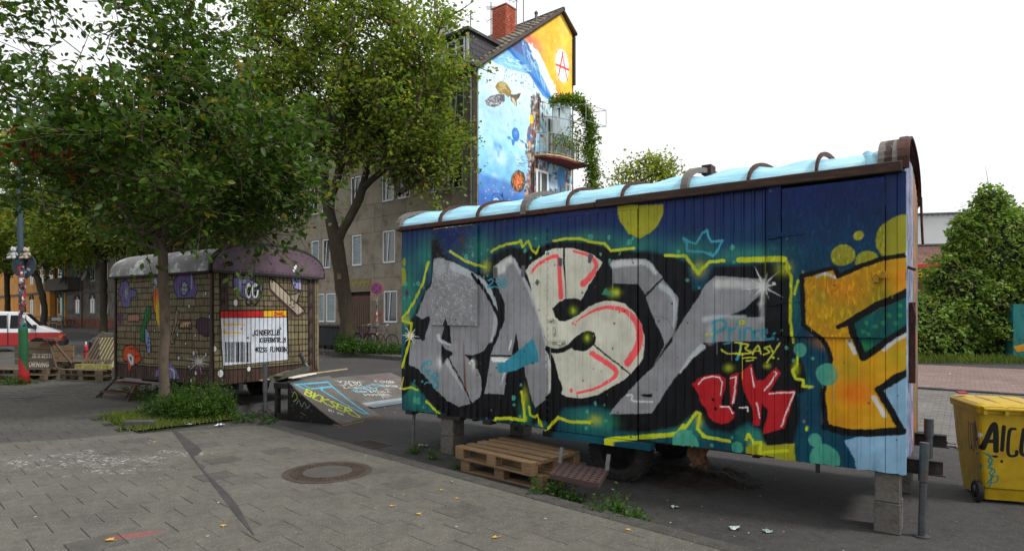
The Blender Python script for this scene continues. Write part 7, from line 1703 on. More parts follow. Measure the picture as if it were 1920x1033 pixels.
aerial(-2.6,2.3,EV+2.0,2.2,[(2.0,.4,3,.3)]); aerial(-3.3,4.6,15.6,2.4,[(2.1,.9,6,2.2),(1.5,.6,4,.3)]); aerial(-2.4,5.6,16.4,2.6,[(2.5,1.8,7,.35),(1.9,1.0,6,.6)]); aerial(-1.4,4.9,15.9,2.0,[(1.9,1.5,8,.2)])
MB().tube([(-.9,5.3,16.2),(-.9,5.3,16.9)], .07, 8).lathe([(.10,0),(.10,.05),(.04,.14)], 10, Matrix.Translation((-.9,5.3,16.9))).build('vent_pipe', M_steel, HB)
# balconies on the gable
M_slabp = mat('balcony_paint', (142,60,50), .8, .4, 2, .3, dirt=(84,66,60), dirt_amt=.6); M_rail = mat('rail_grey', (150,152,150), .6, .3, 5, .2, dirt=(90,90,84), dirt_amt=.4)
def footprint(y0, y1, out): return [(0,y0),(out*.55,y0+.25),(out*.9,y0+.9),(out,y0+1.5),(out,y1),(0,y1)]
def balcony(z, y0, y1, out, kind):
    fp_ = footprint(y0, y1, out); 
    B_ = MB().prism(fp_, z-.16, z, lambda p, q_, d: (p, q_, d)).build('balcony', M_slabp if kind else mat('balcony_white', (196,200,196), .7, .2, 3), HB)
    edge = fp_[:-1]; b = MB(); b2_ = MB(); first = None; Hh = 1.0
    for k in range(len(edge)-1):
        a, c = Vector((*edge[k], 0)), Vector((*edge[k+1], 0)); b.bar(a+Vector((0,0,z+Hh)), c+Vector((0,0,z+Hh)), .05, .03); MB().bar(a+Vector((0,0,z+.08)), c+Vector((0,0,z+.08)), .03, .03).build('bottom_rail', M_rail, B_)
        n_ = max(1, int((c-a).length/.13))
        for i in range(n_):
            p = a+(c-a)*i/n_; o = link('railing_bar', pm('rb%d' % kind, lambda: MB().box((0,0,Hh/2+.04), (.022,.022,Hh-.08)), M_rail), B_, (p.x*.995, p.y, z))
        if not kind:
            for j in range(7): b2_.tube([a+Vector((.03,0,z+.1+j*.11)), c+Vector((.03,0,z+.1+j*.11))], .052, 6)
    o = b.build('handrail', M_rail, B_)
    if not kind: b2_.build('corrugated_screen', mat('balcony_white', (196,200,196)), B_)
    return B_
UPB = balcony(9.42, 3.95, 7.15, .95, 1); LOB = balcony(6.55, 3.95, 7.15, .9, 0)
fp_ = footprint(3.95, 7.15, .95); b = MB()
for k in range(4): a, c = fp_[k], fp_[k+1]; b.bar((a[0]+.004,a[1],9.38), (c[0]+.004,c[1],9.38), .03, .07)
b.build('cream_edge', mat('cream_paint', (190,176,130), .8), UPB)
M_mesh = mat('cage_metal', (140,146,148), .5, .2, 4, 0, .3)
b = MB(); zc0, zc1 = 10.5, 12.0
for (x, y) in ((.05,4.3),(.6,4.6),(.95,5.6),(.95,7.1),(.05,7.1)): b.tube([(x,y,9.42),(x,y,zc1)], .02, 5)
for z in (zc0+.75, zc1): b.tube([(.05,4.3,z),(.6,4.6,z),(.95,5.6,z),(.95,7.1,z)], .018, 5)
b.tube([(.05,4.3,zc1),(.95,7.1,zc1)], .02, 5); b.tube([(.95,5.6,zc1),(1.6,6.0,zc1),(1.9,7.4,zc1),(.95,7.1,zc1)], .018, 5); b.tube([(.95,5.6,zc1-.8),(1.6,6.0,zc1-.8),(1.9,7.4,zc1-.8),(.95,7.1,zc1-.8)], .018, 5); b.tube([(1.6,6,zc1),(1.6,6,zc1-.8)], .018, 5); b.tube([(1.9,7.4,zc1),(1.9,7.4,zc1-.8)], .018, 5)
b.build('cage_frame', M_mesh, UPB)
m, t, p, o = newmat('cloudy_sheet'); p.inputs['Base Color'].default_value = (*lin((168,182,184)), 1); p.inputs['Roughness'].default_value = .4; tr = N(t, 'BsdfTransparent'); mm = N(t, 'MixShader'); mm.inputs[0].default_value = .5; t.links.new(p.outputs[0], mm.inputs[2]); t.links.new(tr.outputs[0], mm.inputs[1]); t.links.new(mm.outputs[0], o.inputs[0])
MB().prism([(4.62,10.45),(5.58,10.45),(5.58,11.98),(4.62,11.98)], 0, .006, lambda p_, q_, d: (.6+(.35)*(p_-4.6)/1.0+d, p_, q_)).build('screen_sheet', m, UPB)
b = MB()
for k in range(12): b.b2((.5+.03*k, 4.7+.16*k, 9.5), (.52+.03*k, 4.78+.16*k, 10.35))
b.build('reed_screen', mat('reed', (150,142,118), .9, .4, 8), UPB)['kind'] = 'stuff'
MB().tube([(.7,5.0,11.3),(.7,5.0,11.7)], .05, 8).lathe([(.07,-.02),(.07,.02)], 8, Matrix.Translation((.7,5,11.7))).build('lantern', M_dark, UPB)
def gwin(y0, y1, z0, z1, parent=HB):
    W_ = bpy.data.objects.new('gable_window', None); COL.objects.link(W_); W_.parent = parent; W_.location = (.02, 0, 0); W_.rotation_euler = (0, 0, R(90))
    f = .12; MB().b2((y0,-.03,z0),(y0+f,.02,z1)).b2((y1-f,-.03,z0),(y1,.02,z1)).b2((y0+f,-.03,z0),(y1-f,.02,z0+f)).b2((y0+f,-.03,z1-f),(y1-f,.02,z1)).b2((y0+f+.22,-.02,z0+f),(y0+f+.30,.02,z1-f)).build('frame', M_white, W_)
    MB().b2((y0+f*.5,-.005,z0+f*.5),(y1-f*.5,.015,z1-f*.5)).build('pane', M_glass2, W_)
gwin(4.05, 5.05, 6.6, 8.75); gwin(6.55, 7.12, 7.3, 8.5); gwin(4.9, 5.7, 9.5, 11.5)
MB().tube([(.08,3.93,9.1),(.10,3.75,8.9),(.10,3.75,6.0)], .05, 8).build('rain_pipe', M_rust, HB)
# vine hanging down past the balconies
VN = thing('climbing_vine', 'green climbing vine hanging over both balconies of the mural house', 'vine', tuple(Matrix.Rotation(RF, 3, 'Z') @ Vector((1.0, 6.6, 0))+Vector((FC.x, FC.y, 6.0))), RF)
g = np.random.default_rng(77); path = np.array([[-.3,-2.2,5.9],[.0,-1.4,6.2],[.1,-.6,6.35],[.2,0,5.9],[.35,.3,5.0],[.3,.2,4.0],[.45,.3,3.0],[.4,.3,2.0],[.6,.4,1.0],[.7,.5,-.2],[.8,.6,-1.2]]); P = []
for i in range(len(path)-1):
    n = 800 if i > 1 else 420; u = g.random((n, 1)); sp_ = .13 if i < 2 else .17+.012*i; P.append(path[i]*(1-u)+path[i+1]*u+g.normal(size=(n, 3))*sp_*[.8, .8, 1])
P.append(np.array([-.2,-1.1,4.1])+g.normal(size=(350, 3))*[.2,.6,.25]); P.append(np.array([.0,-.4,4.6])+g.normal(size=(250, 3))*[.15,.3,.6])
for k in range(16): a = path[g.integers(3, 10)]+g.normal(size=3)*.2; L_ = g.uniform(.4, 1.4); n = 26; u = np.linspace(0, 1, n)[:, None]; P.append(a+np.array([.25+g.random()*.35, .2, 0])*np.sqrt(u)+np.array([0,0,-L_])*u+g.normal(size=(n, 3))*.04)
P = np.concatenate(P); leaves_mesh('leaves', P, .13, leafmat('leaves_vine', [(84,108,40),(104,128,48),(70,92,36),(128,146,64),(96,118,48)], .45), VN, seed=9, wr=.7)['kind'] = 'stuff'
b = MB(); b.tube([tuple(p_) for p_ in path], .05, 6)
for k in range(10): a = path[g.integers(2, 9)]; b.tube([a, a+g.normal(size=3)*.3, a+np.array([.3,.2,-.9])*g.uniform(.4,1)], .012, 4)
b.build('stems', mat('dry_stalk', (150,128,88)), VN)
n = 40; leaves_mesh('blossom', np.repeat(P[g.choice(len(P), n)], 12, 0)+g.normal(size=(n*12, 3))*.07, .06, leafmat('blossom_pale', [(214,210,180),(196,200,160)], .3), VN, seed=3)['kind'] = 'stuff'

# ============================================================ OLD HOUSES further left
def local_house(name, label_, s0, s1, h_, m_, roofc=(70,64,60)):
    """terraced house between distances s0 and s1 from the mural gable; local x runs 0..L from its left end to its right end"""
    a = FC+FU*s1; H_ = thing(name, label_, 'house', (a.x, a.y, 0), RF); L = s1-s0
    return H_, L
lf = lambda px_, y=560: -fa.px(px_, y)[0]          # distance s along the street front
M_old = mat('sooty_render', (104,100,92), .95, .35, .7, .4, dirt=(60,56,52), dirt_amt=.6, fine=20); M_obr = blockmat('old_brick', [(110,62,50),(128,72,56),(96,56,46),(120,80,64)])
def archwin(parent, x0, x1, z0, z1, arch=True):
    n = 8; xm = (x0+x1)/2; r_ = (x1-x0)/2; zt = z1-r_*.7 if arch else z1
    top_ = [(xm+r_*math.cos(PI*k/n), zt+r_*.7*math.sin(PI*k/n)) for k in range(n+1)] if arch else [(x1, z1), (x0, z1)]
    out = [(x0, z0), (x1, z0)]+top_
    w_ = MB().prism(out, -.02, .02, lambda p, q_, d: (p, d, q_)).build('window', mat('pale_frame', (176,178,174), .6), parent)
    k_ = .80; inn = [(xm+(p-xm)*k_, (z0+z1)/2+(q_-(z0+z1)/2)*.90) for p, q_ in out]
    half = [q_ for q_ in inn]
    MB().prism(inn, -.035, -.021, lambda p, q_, d: (p, d, q_)).build('pane', M_glass, w_)
    MB().b2((xm-.03,-.05,z0+.1),(xm+.03,-.036,z1-.15)).b2((x0+.14,-.05,z0+(z1-z0)*.62),(x1-.14,-.036,z0+(z1-z0)*.62+.06)).build('glazing_bar', mat('pale_frame', (176,178,174)), w_)
    if arch:
        b = MB(); 
        for i in range(len(top_)-1): b.bar((top_[i][0], -.06, top_[i][1]+.06), (top_[i+1][0], -.06, top_[i+1][1]+.06), .10, .16, (0,1,0))
        b.build('arch', mat('window_surround', (84,80,74), .9), w_)
    return w_
for (name, lb, s0, s1, hh, m_, zs) in (('old_house', 'sooty grey old house with arched ground floor windows and a balcony behind the trees', 27.0, 56.0, 16.0, M_old, 0), ('orange_house', 'orange and turquoise painted house at the far left behind the van', 56.4, 110.0, 15.0, mat('orange_paint', (206,138,48), .85, .3, .6, .2, dirt=(80,130,130), dirt_amt=.45), 1)):
    H_, L = local_house(name, lb, s0, s1, hh, m_); zb = .6
    MB().b2((0,.0,zb-1.0),(L,9,hh)).build('wall', m_, H_); MB().hexa([Vector(v) for v in ((-.0,-.4,hh),(L,-.4,hh),(L,9,hh),(0,9,hh),(.5,4.0,hh+4),(L-.5,4.0,hh+4),(L-.5,4.6,hh+4),(.5,4.6,hh+4))]).build('roof', mat('roof_board', (74,66,58)), H_)
    for z in ((3.9, 7.6, 11.2) if not zs else (4.2, 8)): MB().b2((0,-.12,z),(L,-.0,z+.22)).build('string_course', mat('window_surround', (84,80,74)), H_)
    if not zs:
        b = MB(); zz = zb-.6
        for r_ in range(9):
            for i in range(int(L/.5)):
                if s1-i*.5 > 62: continue
                b.b2((i*.5+.01+(.25 if r_ % 2 else 0), -.05, zz+r_*.17), (i*.5+.49+(.25 if r_ % 2 else 0), -.001, zz+r_*.17+.155))
        b.build('brick_plinth', M_obr, H_)['kind'] = 'stuff'
        cols = [lf(p_) for p_ in (94, 118, 146, 174, 198, 222, 250, 280, 320, 360, 400)]
        for i, s in enumerate(cols):
            x = s1-s
            if x < .8 or x > L-.8: continue
            archwin(H_, x-.62, x+.62, 1.9+zb*.2, 3.75) if i != 1 else MB().b2((x-.6,-.06,.3),(x+.6,-.01,3.4)).build('doorway', mat('black', (12,12,12)), H_)
            for z0, z1 in ((5.0, 7.1), (8.6, 10.6), (12.2, 14)): archwin(H_, x-.6, x+.6, z0, z1, z0 > 6)
        sb0, sb1 = lf(153), lf(108); xb0, xb1 = s1-sb1, s1-sb0
        BL = MB().b2((xb0,-1.1,4.3),(xb1,-.0,4.5)).build('balcony', mat('balcony_grey', (92,88,82), .9, .3, 2), H_); MB().b2((xb0,-1.1,4.5),(xb1,-1.0,5.5)).b2((xb0,-1.0,4.5),(xb0+.1,0,5.5)).b2((xb1-.1,-1.0,4.5),(xb1,0,5.5)).build('parapet', mat('balcony_grey', (92,88,82)), BL)
        for xx_ in (xb0-.3, xb1+.35): MB().b2((xx_-.06,-.16,0),(xx_+.06,-.04,15)).build('downpipe', mat('pipe_brown', (110,86,70), .7), H_)
        for xx_, zz in ((xb1-.6, 5.2), (xb1+2.2, 5.5)): MB().lathe([(.5,.12),(.3,.03),(.001,0)], 16, Matrix.Translation((xx_,-1.3 if xx_ < xb1 else -.3,zz)) @ Matrix.Rotation(R(70), 4, 'X')).build('satellite_dish', M_dark if xx_ < xb1 else mat('dish_grey', (150,152,154)), H_)
    else:
        for x in (L-1.6, L-4.6, L-8, L-12):
            for z0 in (1.9, 5.3, 9): archwin(H_, x-.7, x+.7, z0, z0+2.2)
        MB().b2((L-6.0,-.5,.2),(L-3.2,-.0,5.2)).build('bay', mat('orange_paint', (206,138,48)), H_)
        for x in (L-6.3, L-2.9, L-.5): MB().b2((x-.14,-.1,0),(x+.14,-.001,14)).build('turquoise_strip', mat('turquoise_paint', (70,130,128), .85, .4, 1), H_)

# white and brick hall on the right
p0 = at(1690, 500, 46); HW = thing('brick_hall', 'low brick hall with white upper wall, red stripe and yellow panels behind the hedge', 'building', (p0.x, 46, 0), R(-12))
MB().b2((-4,0,0),(22,12,5.2)).build('core', mat('hall_core', (90,60,50), .9), HW); zf = lambda y_, D_=46: CZ-(y_-HY)*D_/F
MB().b2((-4,-.12,zf(460)),(22,-.0,zf(405))).build('white_cladding', mat('white_cladding', (214,214,212), .6, .06, 1), HW); MB().b2((-4,-.3,zf(405)),(22,.3,zf(402))).b2((-4,-.2,zf(462)),(22,.0,zf(459))).build('metal_trim', M_steel, HW)
b = MB(); zz = zf(497)
for r_ in range(18):
    for i in range(60): b.b2((-3.9+i*.26+(.13 if r_ % 2 else 0), -.03, zz+r_*.084), (-3.9+i*.26+.25+(.13 if r_ % 2 else 0), .0, zz+r_*.084+.076))
b.build('bricks', blockmat('hall_brick', [(150,96,80),(166,108,90),(140,88,74),(172,120,100)]), HW)['kind'] = 'stuff'
MB().b2((-4,-.2,zf(503)),(22,-.0,zf(496))).build('red_stripe', mat('red_stripe', (196,44,36), .5, .1), HW); MB().b2((-4,-.08,zf(520)),(22,-.0,zf(503))).build('yellow_panel', mat('yellow_panel', (214,184,40), .5, .1), HW)
b = MB()
for k in range(40): b.b2((-4+k*.35,-.31,zf(408)),(-4+k*.35+.12,-.29,zf(406.5)))
b.build('rivet_line', M_steel, HW)

p_ = at(1900, 600, 22.2); PN = thing('painted_container', 'teal container with an orange flame shape almost hidden by the overgrown hedge', 'container', (p_.x, p_.y, gz(21)-.1), R(-20))
MB().b2((0,0,.05),(3.2,1.2,2.1)).build('body', mat('teal_container', (40,120,116), .7, .3, 2, .3, dirt=(24,80,84)), PN); MB().prism([(0,.55),(.5,.7),(1.1,1.1),(1.9,1.15),(1.3,.75),(.7,.45),(.1,.35)], -.012, -.001, lambda a, c, d: (a, d, c)).build('painted_flame', mat('flame_orange', (200,140,30), .7, .3, 4), PN)
# ============================================================ VAN
vx = at(121, 660, 27.2); VL = 4.75
VN_ = thing('parked_van', 'white over red passenger van parked across the street, nose to the right', 'van', (vx.x+.02, 27.2, gz(27.2)-.12), R(32)); VN_.scale = (.93,.93,.93)
prof = [(-4.75,.42),(-4.72,.95),(-4.6,1.75),(-4.5,1.90),(-3.0,1.94),(-1.60,1.90),(-1.42,1.84),(-.90,1.26),(-.22,1.00),(-.05,.80),(-.0,.42)]
M_red = mat('van_red', (150,24,28), .3, .06, 2, 0, spec=.6); M_wh = mat('van_white', (206,208,210), .3, .05, 2, 0, spec=.6); M_vg = glassmat('van_glass', (12,13,15), .12); M_vg.node_tree.nodes['Principled BSDF'].inputs['Specular IOR Level'].default_value = .25
def vsec(y, z): return y*(1 if z < 1.0 else 1-.12*(z-1.0))
def body(pr, m_, name, w_=.92):
    b = MB(); n = len(pr); vs = [(x, -vsec(w_, z), z) for x, z in pr]+[(x, vsec(w_, z), z) for x, z in pr]
    b._add(vs, [tuple(range(n))[::-1], tuple(range(n, 2*n))]+[(i, (i+1) % n, (i+1) % n+n, i+n) for i in range(n)]); return b.build(name, m_, VN_, bevel=.03)
up = [(-4.72,.96)]+prof[2:9]+[(-.12,.93)]; body(up, M_wh, 'upper_body')
lowp = [(-4.75,.36),(-4.73,.955),(-.10,.925),(-.0,.75),(-.02,.36)]; body(lowp, M_red, 'lower_body', .925)
MB().b2((-4.8,-.86,.34),(-4.62,.86,.58)).build('rear_bumper', mat('black_plastic', (30,30,30)), VN_, bevel=.03); MB().b2((-.22,-.93,.33),(.08,.93,.60)).build('front_bumper', mat('black_plastic', (30,30,30)), VN_, bevel=.03)
WP = ((-4.45,-3.3,-3.3,-4.4),(-3.2,-2.05,-2.05,-3.2),(-1.95,-1.06,-1.50,-1.92))
for (x0, x1, x2, x3) in WP:
    MB()._add([(x0,-vsec(.926,1.15),1.15),(x1,-vsec(.926,1.15),1.15),(x2,-vsec(.926,1.75),1.75),(x3,-vsec(.926,1.75),1.75),(x0,-vsec(.90,1.15),1.15),(x1,-vsec(.90,1.15),1.15),(x2,-vsec(.90,1.75),1.75),(x3,-vsec(.90,1.75),1.75)], [(0,1,2,3),(4,7,6,5),(0,4,5,1),(1,5,6,2),(2,6,7,3),(3,7,4,0)]).build('side_window', M_vg, VN_)
MB()._add([(-.92,-.80,1.27),(-.92,.80,1.27),(-1.41,.75,1.81),(-1.41,-.75,1.81),(-.89,-.80,1.28),(-.89,.80,1.28),(-1.38,.75,1.82),(-1.38,-.75,1.82)], [(0,1,2,3),(4,7,6,5),(0,4,5,1),(1,5,6,2),(2,6,7,3),(3,7,4,0)]).build('windscreen', M_vg, VN_)
for sgn in (-1, 1): MB().b2((-.10,sgn*.62-.16,.70),(-.015,sgn*.62+.16,.86)).build('headlight', glassmat('lamp_glass', (150,120,90), .1), VN_, bevel=.01)
MB().b2((-.16,-.935,.70),(-.03,-.90,.82)).build('indicator', mat('amber', (200,100,30), .3), VN_); MB().b2((-1.12,-1.08,1.12),(-.98,-.90,1.32)).build('mirror', mat('black_plastic', (30,30,30)), VN_, bevel=.02)
M_hub = mat('hub_silver', (170,172,172), .35, .15, 5, 0, .4)
for x in (-.92, -3.75):
    MB().lathe([(.40,-.002),(.40,.01),(.001,.012)], 24, Matrix.Translation((x,-.93,.32)) @ Matrix.Rotation(R(90), 4, 'X')).build('wheel_arch', mat('black', (12,12,12)), VN_)
    for yv in (-.84, .84): wheel(VN_, (x, yv, .325), .325, .20, M_hub, holes=8)
MB().b2((-2.02,-.945,.4),(-1.995,-.93,1.8)).build('door_gap', mat('black', (12,12,12)), VN_); MB().b2((-1.02,-.945,.6),(-1.005,-.93,1.1)).build('door_gap', mat('black', (12,12,12)), VN_)

# ============================================================ BICYCLES
def bicycle(label_, loc, rz, col, lean=0.0, group=None, name='bicycle'):
    t_ = thing(name, label_, 'bicycle', loc, rz, group); t_.rotation_euler = (lean, 0, rz); m_ = mat('bike_%d' % col[0], col, .4, .1, 4, 0)
    for x in (0, 1.05):
        W_ = bpy.data.objects.new('wheel', None); COL.objects.link(W_); W_.parent = t_; W_.location = (x, 0, .34)
        MB().tube([(.33*math.cos(2*PI*k/28), 0, .33*math.sin(2*PI*k/28)) for k in range(28)], .018, 6, closed=True).build('tyre', M_rub, W_)
        b = MB()
        for k in range(18): a = 2*PI*k/18; b.tube([(.02*math.cos(a), .0, .02*math.sin(a)), (.31*math.cos(a), 0, .31*math.sin(a))], .0022, 3, cap=False)
        b.build('spokes', M_ant, W_); MB().tube([(.305*math.cos(2*PI*k/28), 0, .305*math.sin(2*PI*k/28)) for k in range(28)], .008, 5, closed=True).build('rim', M_ant, W_)
    MB().tube([(0,0,.34),(.38,0,.32),(.22,0,.82),(0,0,.34)], .013, 6).tube([(.22,0,.80),(.80,0,.86),(.38,0,.32)], .017, 6).tube([(.80,0,.95),(.84,0,.78),(1.05,0,.34)], .016, 6).build('frame', m_, t_)
    MB().tube([(.78,0,.95),(.76,0,1.06),(.80,-.12,1.08),(.70,-.28,1.04)], .012, 6).tube([(.76,0,1.06),(.80,.12,1.08),(.70,.28,1.04)], .012, 6).build('handlebar', M_ant, t_)
    MB().tube([(.22,0,.80),(.19,0,.94)], .012, 6).hexa([Vector(v) for v in ((.06,-.08,.94),(.34,-.02,.94),(.34,.02,.94),(.06,.08,.94),(.06,-.07,.99),(.34,-.02,.97),(.34,.02,.97),(.06,.07,.99))]).build('saddle', mat('black_plastic', (30,30,30)), t_)
    MB().tube([(.35*math.cos(a), 0, .34+.36*math.sin(a)) for a in [R(40+k*18) for k in range(9)]], .02, 4).tube([(-.1,0,.72),(.2,0,.70)], .03, 4).build('mudguard', m_, t_)
    MB().lathe([(.09,0),(.09,.01)], 12, Matrix.Translation((.38,-.03,.32)) @ Matrix.Rotation(R(90), 4, 'X')).tube([(.38,-.05,.32),(.44,-.06,.18)], .01, 4).build('crank', M_ant, t_); return t_
for px_, y_, D_, rz_, col, lb in ((692, 640, 27.4, RF+.05, (40,60,96), 'blue black bicycle, left of the no stopping sign post'), (712, 642, 27.0, RF-.1, (120,30,36), 'dark red bicycle leaning at the no stopping sign post'), (722, 646, 26.6, RF+.2, (60,64,68), 'grey bicycle nearest to the graffiti trailer, right of the sign post')):
    p = at(px_, y_, D_); bicycle(lb, (p.x-.5, p.y, gz(p.y)+.03), rz_, col, .08)
for i, px_ in enumerate((120, 130, 139, 148)):
    b_ = ff(lf(px_, 600)-0, -1.6, .03); bicycle(('bicycle closest to the van in the row by the old house', 'second bicycle from the van in the row by the old house', 'third bicycle from the van, beside the metal stands', 'last bicycle of the row, nearest to the white bench')[i], (b_.x, b_.y, b_.z), RF+R(70)+.2*i, ((50,50,56),(90,40,40),(60,70,60),(40,50,70))[i], .1, 'bicycles parked by the old house')
for i, px_ in enumerate((126, 137, 145)):
    b_ = ff(lf(px_, 600), -2.6, .03); t_ = tag(MB().tube([(0,0,0),(0,0,.85),(.1,0,.95),(.7,0,.95),(.8,0,.85),(.8,0,0)], .035, 6).build('bicycle_stand', M_pipe, loc=(b_.x, b_.y, b_.z)), ('metal bicycle stand closest to the van', 'middle metal bicycle stand before the old house', 'metal bicycle stand next to the white bench')[i], 'bicycle stand', 'metal bicycle stands'); t_.rotation_euler = (0,0,RF+.5)
b_ = ff(lf(160, 605), -3.0, .03); BE = thing('park_bench', 'pale metal bench on the far pavement before the street tree', 'bench', (b_.x, b_.y, b_.z), RF+.2)
MB().b2((0,0,.42),(1.7,.45,.47)).build('seat', mat('bench_metal', (150,152,150), .5), BE); MB().bar((0,.42,.8),(1.7,.42,.8),.3,.04,(0,1,0)).build('backrest', mat('bench_metal', (150,152,150)), BE)
for x in (.1, 1.6): MB().tube([(x,.05,0),(x,.0,.42),(x,.42,.44),(x,.47,0)], .03, 5).build('leg', mat('bench_metal', (150,152,150)), BE)

# ============================================================ SIGNS AND POLES
p = at(707, 640, 27.0); SG = thing('no_stopping_sign', 'round blue and red no stopping sign on a stickered grey post by the bicycles', 'traffic sign', (p.x, p.y, gz(p.y)+.03), 0)
MB().tube([(0,0,0),(0,0,2.75)], .035, 10).build('post', mat('post_grey', (120,122,120), .6, .3, 12, .1, dirt=(60,56,52), dirt_amt=.5), SG)
zc = CZ-(541-HY)*27/F-(gz(27)+.03); Xm = Matrix.Translation((0,-.045,zc)) @ Matrix.Rotation(R(90), 4, 'X')
DK = MB().lathe([(.26,-.01),(.26,.0),(.001,.001)], 32, Xm).build('disc', mat('sign_red', (186,44,48), .4, .08), SG)
MB().lathe([(.205,.0025),(.205,.006),(.001,.007)], 32, Xm).build('blue_field', mat('sign_blue', (48,74,140), .4, .08), DK)
b = MB()
for sgn in (-1, 1): b.box((0,-.0545-.002*(sgn > 0),zc), (.40,.003,.045), Matrix.Rotation(R(45)*sgn, 3, 'Y'))
b.build('cross', mat('sign_red', (186,44,48)), DK)
for k in range(6): MB().b2((-.037,-.038,.6+k*.3),(.03,-.036,.72+k*.3)).build('sticker', mat('sticker_%d' % (k % 3), [(196,196,190),(70,60,60),(150,150,146)][k % 3], .6), SG)

PD = 14.8; px0 = at(47, 718, PD); PB = thing('painted_street_pole', 'red and green painted street pole with many stickers and a round sign seen from behind', 'pole', (px0.x, px0.y, gz(PD)), 0)
zz = lambda y_: CZ-(y_-HY)*PD/F-gz(PD); XS = lambda x_, y_=0: (x_-CX)*PD/F-px0.x
pole = [((46),719,.125,(122,30,32)),((45),700,.105,(160,40,42)),((44),672,.10,(150,34,36)),((43.5),620,.098,(38,84,52)),((42),608,.085,(52,88,62)),((42),596,.075,(80,60,60)),((41.5),545,.07,(110,60,62)),((40.5),515,.065,(40,38,38)),((38),440,.062,(52,66,76)),((36),330,.056,(62,80,92)),((35),180,.052,(66,86,98))]
b = MB(); b.tube([(XS(a), 0, zz(y_)) for a, y_, r_, c in pole], [r_ for a, y_, r_, c in pole], 16)
# paint bands as a vertical print round the pole
cp = Paint(1.0, 6.8, 110, None, (0,0), (66,84,94)); q = random.Random(12)
def band(y0, y1, col): cp.poly([(0,zz(y0)),(1,zz(y0)),(1,zz(y1)),(0,zz(y1))], col, m=True, soft=.03)
band(530,330,(58,74,84)); band(602,520,(92,60,62)); band(618,602,(30,96,88)); band(672,618,(36,84,52)); band(730,672,(156,36,40))
cp.poly([(.45,zz(640)),(.8,zz(650)),(.75,zz(700)),(.55,zz(672))], (36,84,52), m=True); cp.poly([(.1,zz(700)),(.4,zz(690)),(.45,zz(640)),(.2,zz(650))], (150,40,42), m=True)
for _ in range(120):
    u, z, s_ = q.uniform(0,1), q.uniform(zz(612), zz(500)), q.uniform(.03,.10); cp.poly([(u-s_*1.2,z-s_*.6),(u+s_*1.2,z-s_*.5),(u+s_*1.1,z+s_*.6),(u-s_*1.2,z+s_*.5)], q.choice([(196,196,192),(30,30,32),(170,50,52),(90,96,104),(200,200,196),(120,34,40),(50,60,90),(20,20,22)]), m=True)
for _ in range(60):
    u, z = q.uniform(0,1), q.uniform(zz(612), zz(510)); cp.line([(u,z),(u+q.uniform(-.1,.1),z+q.uniform(-.06,.06)),(u+q.uniform(-.1,.1),z+q.uniform(-.1,.1))], .012, q.choice([(20,20,22),(206,206,200)]), m=True)
b.build('post', paintmat('pole_print', cp.image('pole_print'), 'plaster', rough=.6), PB, uv=lambda c: ((math.atan2(c[1], c[0]-XS(42))/(2*PI)+.75) % 1.0, c[2]/6.8), smooth=True)
zc = zz(497); SX = XS(39); Xm = Matrix.Translation((SX,.10,zc)) @ Matrix.Rotation(R(90), 4, 'X'); DK = MB().lathe([(.30,-.012),(.30,.012),(.28,.014),(.001,.014)], 36, Xm).build('sign_back', mat('sign_back_grey', (52,62,70), .5, .25, 5, .1, dirt=(36,40,46), dirt_amt=.4), PB)
for x, z, w_, c in ((-.16,.10,.10,(60,110,140)),(.14,.12,.06,(120,96,60)),(.12,-.10,.12,(150,156,160)),(.04,-.16,.08,(190,192,190)),(-.14,-.08,.06,(80,84,90)),(-.06,.0,.07,(90,100,110)),(.2,-.04,.06,(50,60,80))): MB().box((SX+x,.084,zc+z), (w_*.7,.003,w_*.5), Matrix.Rotation(x*3, 3, 'Y')).build('sticker', mat('sticker_c%d' % c[0], c, .6), DK)
# two soft toys sitting on the sign
def toy(label_, x, z, col, s=1.0):
    t_ = thing('soft_toy', label_, 'soft toy', (px0.x+x, px0.y+.0, gz(PD)+z)); m_ = mat('plush_%d' % col[0], col, .95, .2, 12, .8)
    def ball(b, c, r_): b.lathe([(r_[0]*math.sin(PI*i/8)+1e-4, -r_[2]*math.cos(PI*i/8)) for i in range(9)], 12, Matrix.Translation(c) @ Matrix.Diagonal((1, r_[1]/r_[0], 1, 1)))
    b = MB(); ball(b, (0,0,.07*s), (.09*s,.08*s,.09*s)); b.build('body', m_, t_, smooth=True)
    b = MB(); ball(b, (0,-.02,.20*s), (.075*s,.07*s,.07*s)); ball(b, (-.055*s,0,.26*s), (.025*s,.015*s,.028*s)); ball(b, (.055*s,0,.26*s), (.025*s,.015*s,.028*s)); ball(b, (0,-.085*s,.185*s), (.03*s,.03*s,.025*s)); h_ = b.build('head', m_, t_, smooth=True)
    for sx_ in (-1, 1): b = MB(); b.tube([(sx_*.07*s,-.02,.12*s),(sx_*.13*s,-.05,.06*s)], [.03*s,.025*s], 8); b.build('arm', m_, t_, smooth=True); b = MB(); b.tube([(sx_*.05*s,-.04,.02*s),(sx_*.07*s,-.13*s,-.01*s)], [.038*s,.03*s], 8); b.build('leg', m_, t_, smooth=True)
    b = MB()
    for sx_ in (-1, 1): b.lathe([(.009,0),(.006,.004),(.001,.006)], 8, Matrix.Translation((sx_*.028*s,-.085*s,.215*s)) @ Matrix.Rotation(R(90), 4, 'X'))
    b.lathe([(.012,0),(.001,.006)], 8, Matrix.Translation((0,-.112*s,.19*s)) @ Matrix.Rotation(R(90), 4, 'X')); b.build('face', mat('black', (12,12,12)), h_)
toy('white plush toy sitting on the left of the round sign', XS(27), zz(484), (170,172,172)); toy('beige and white plush toy sitting on the right of the round sign', XS(50), zz(484), (160,150,134), .95)

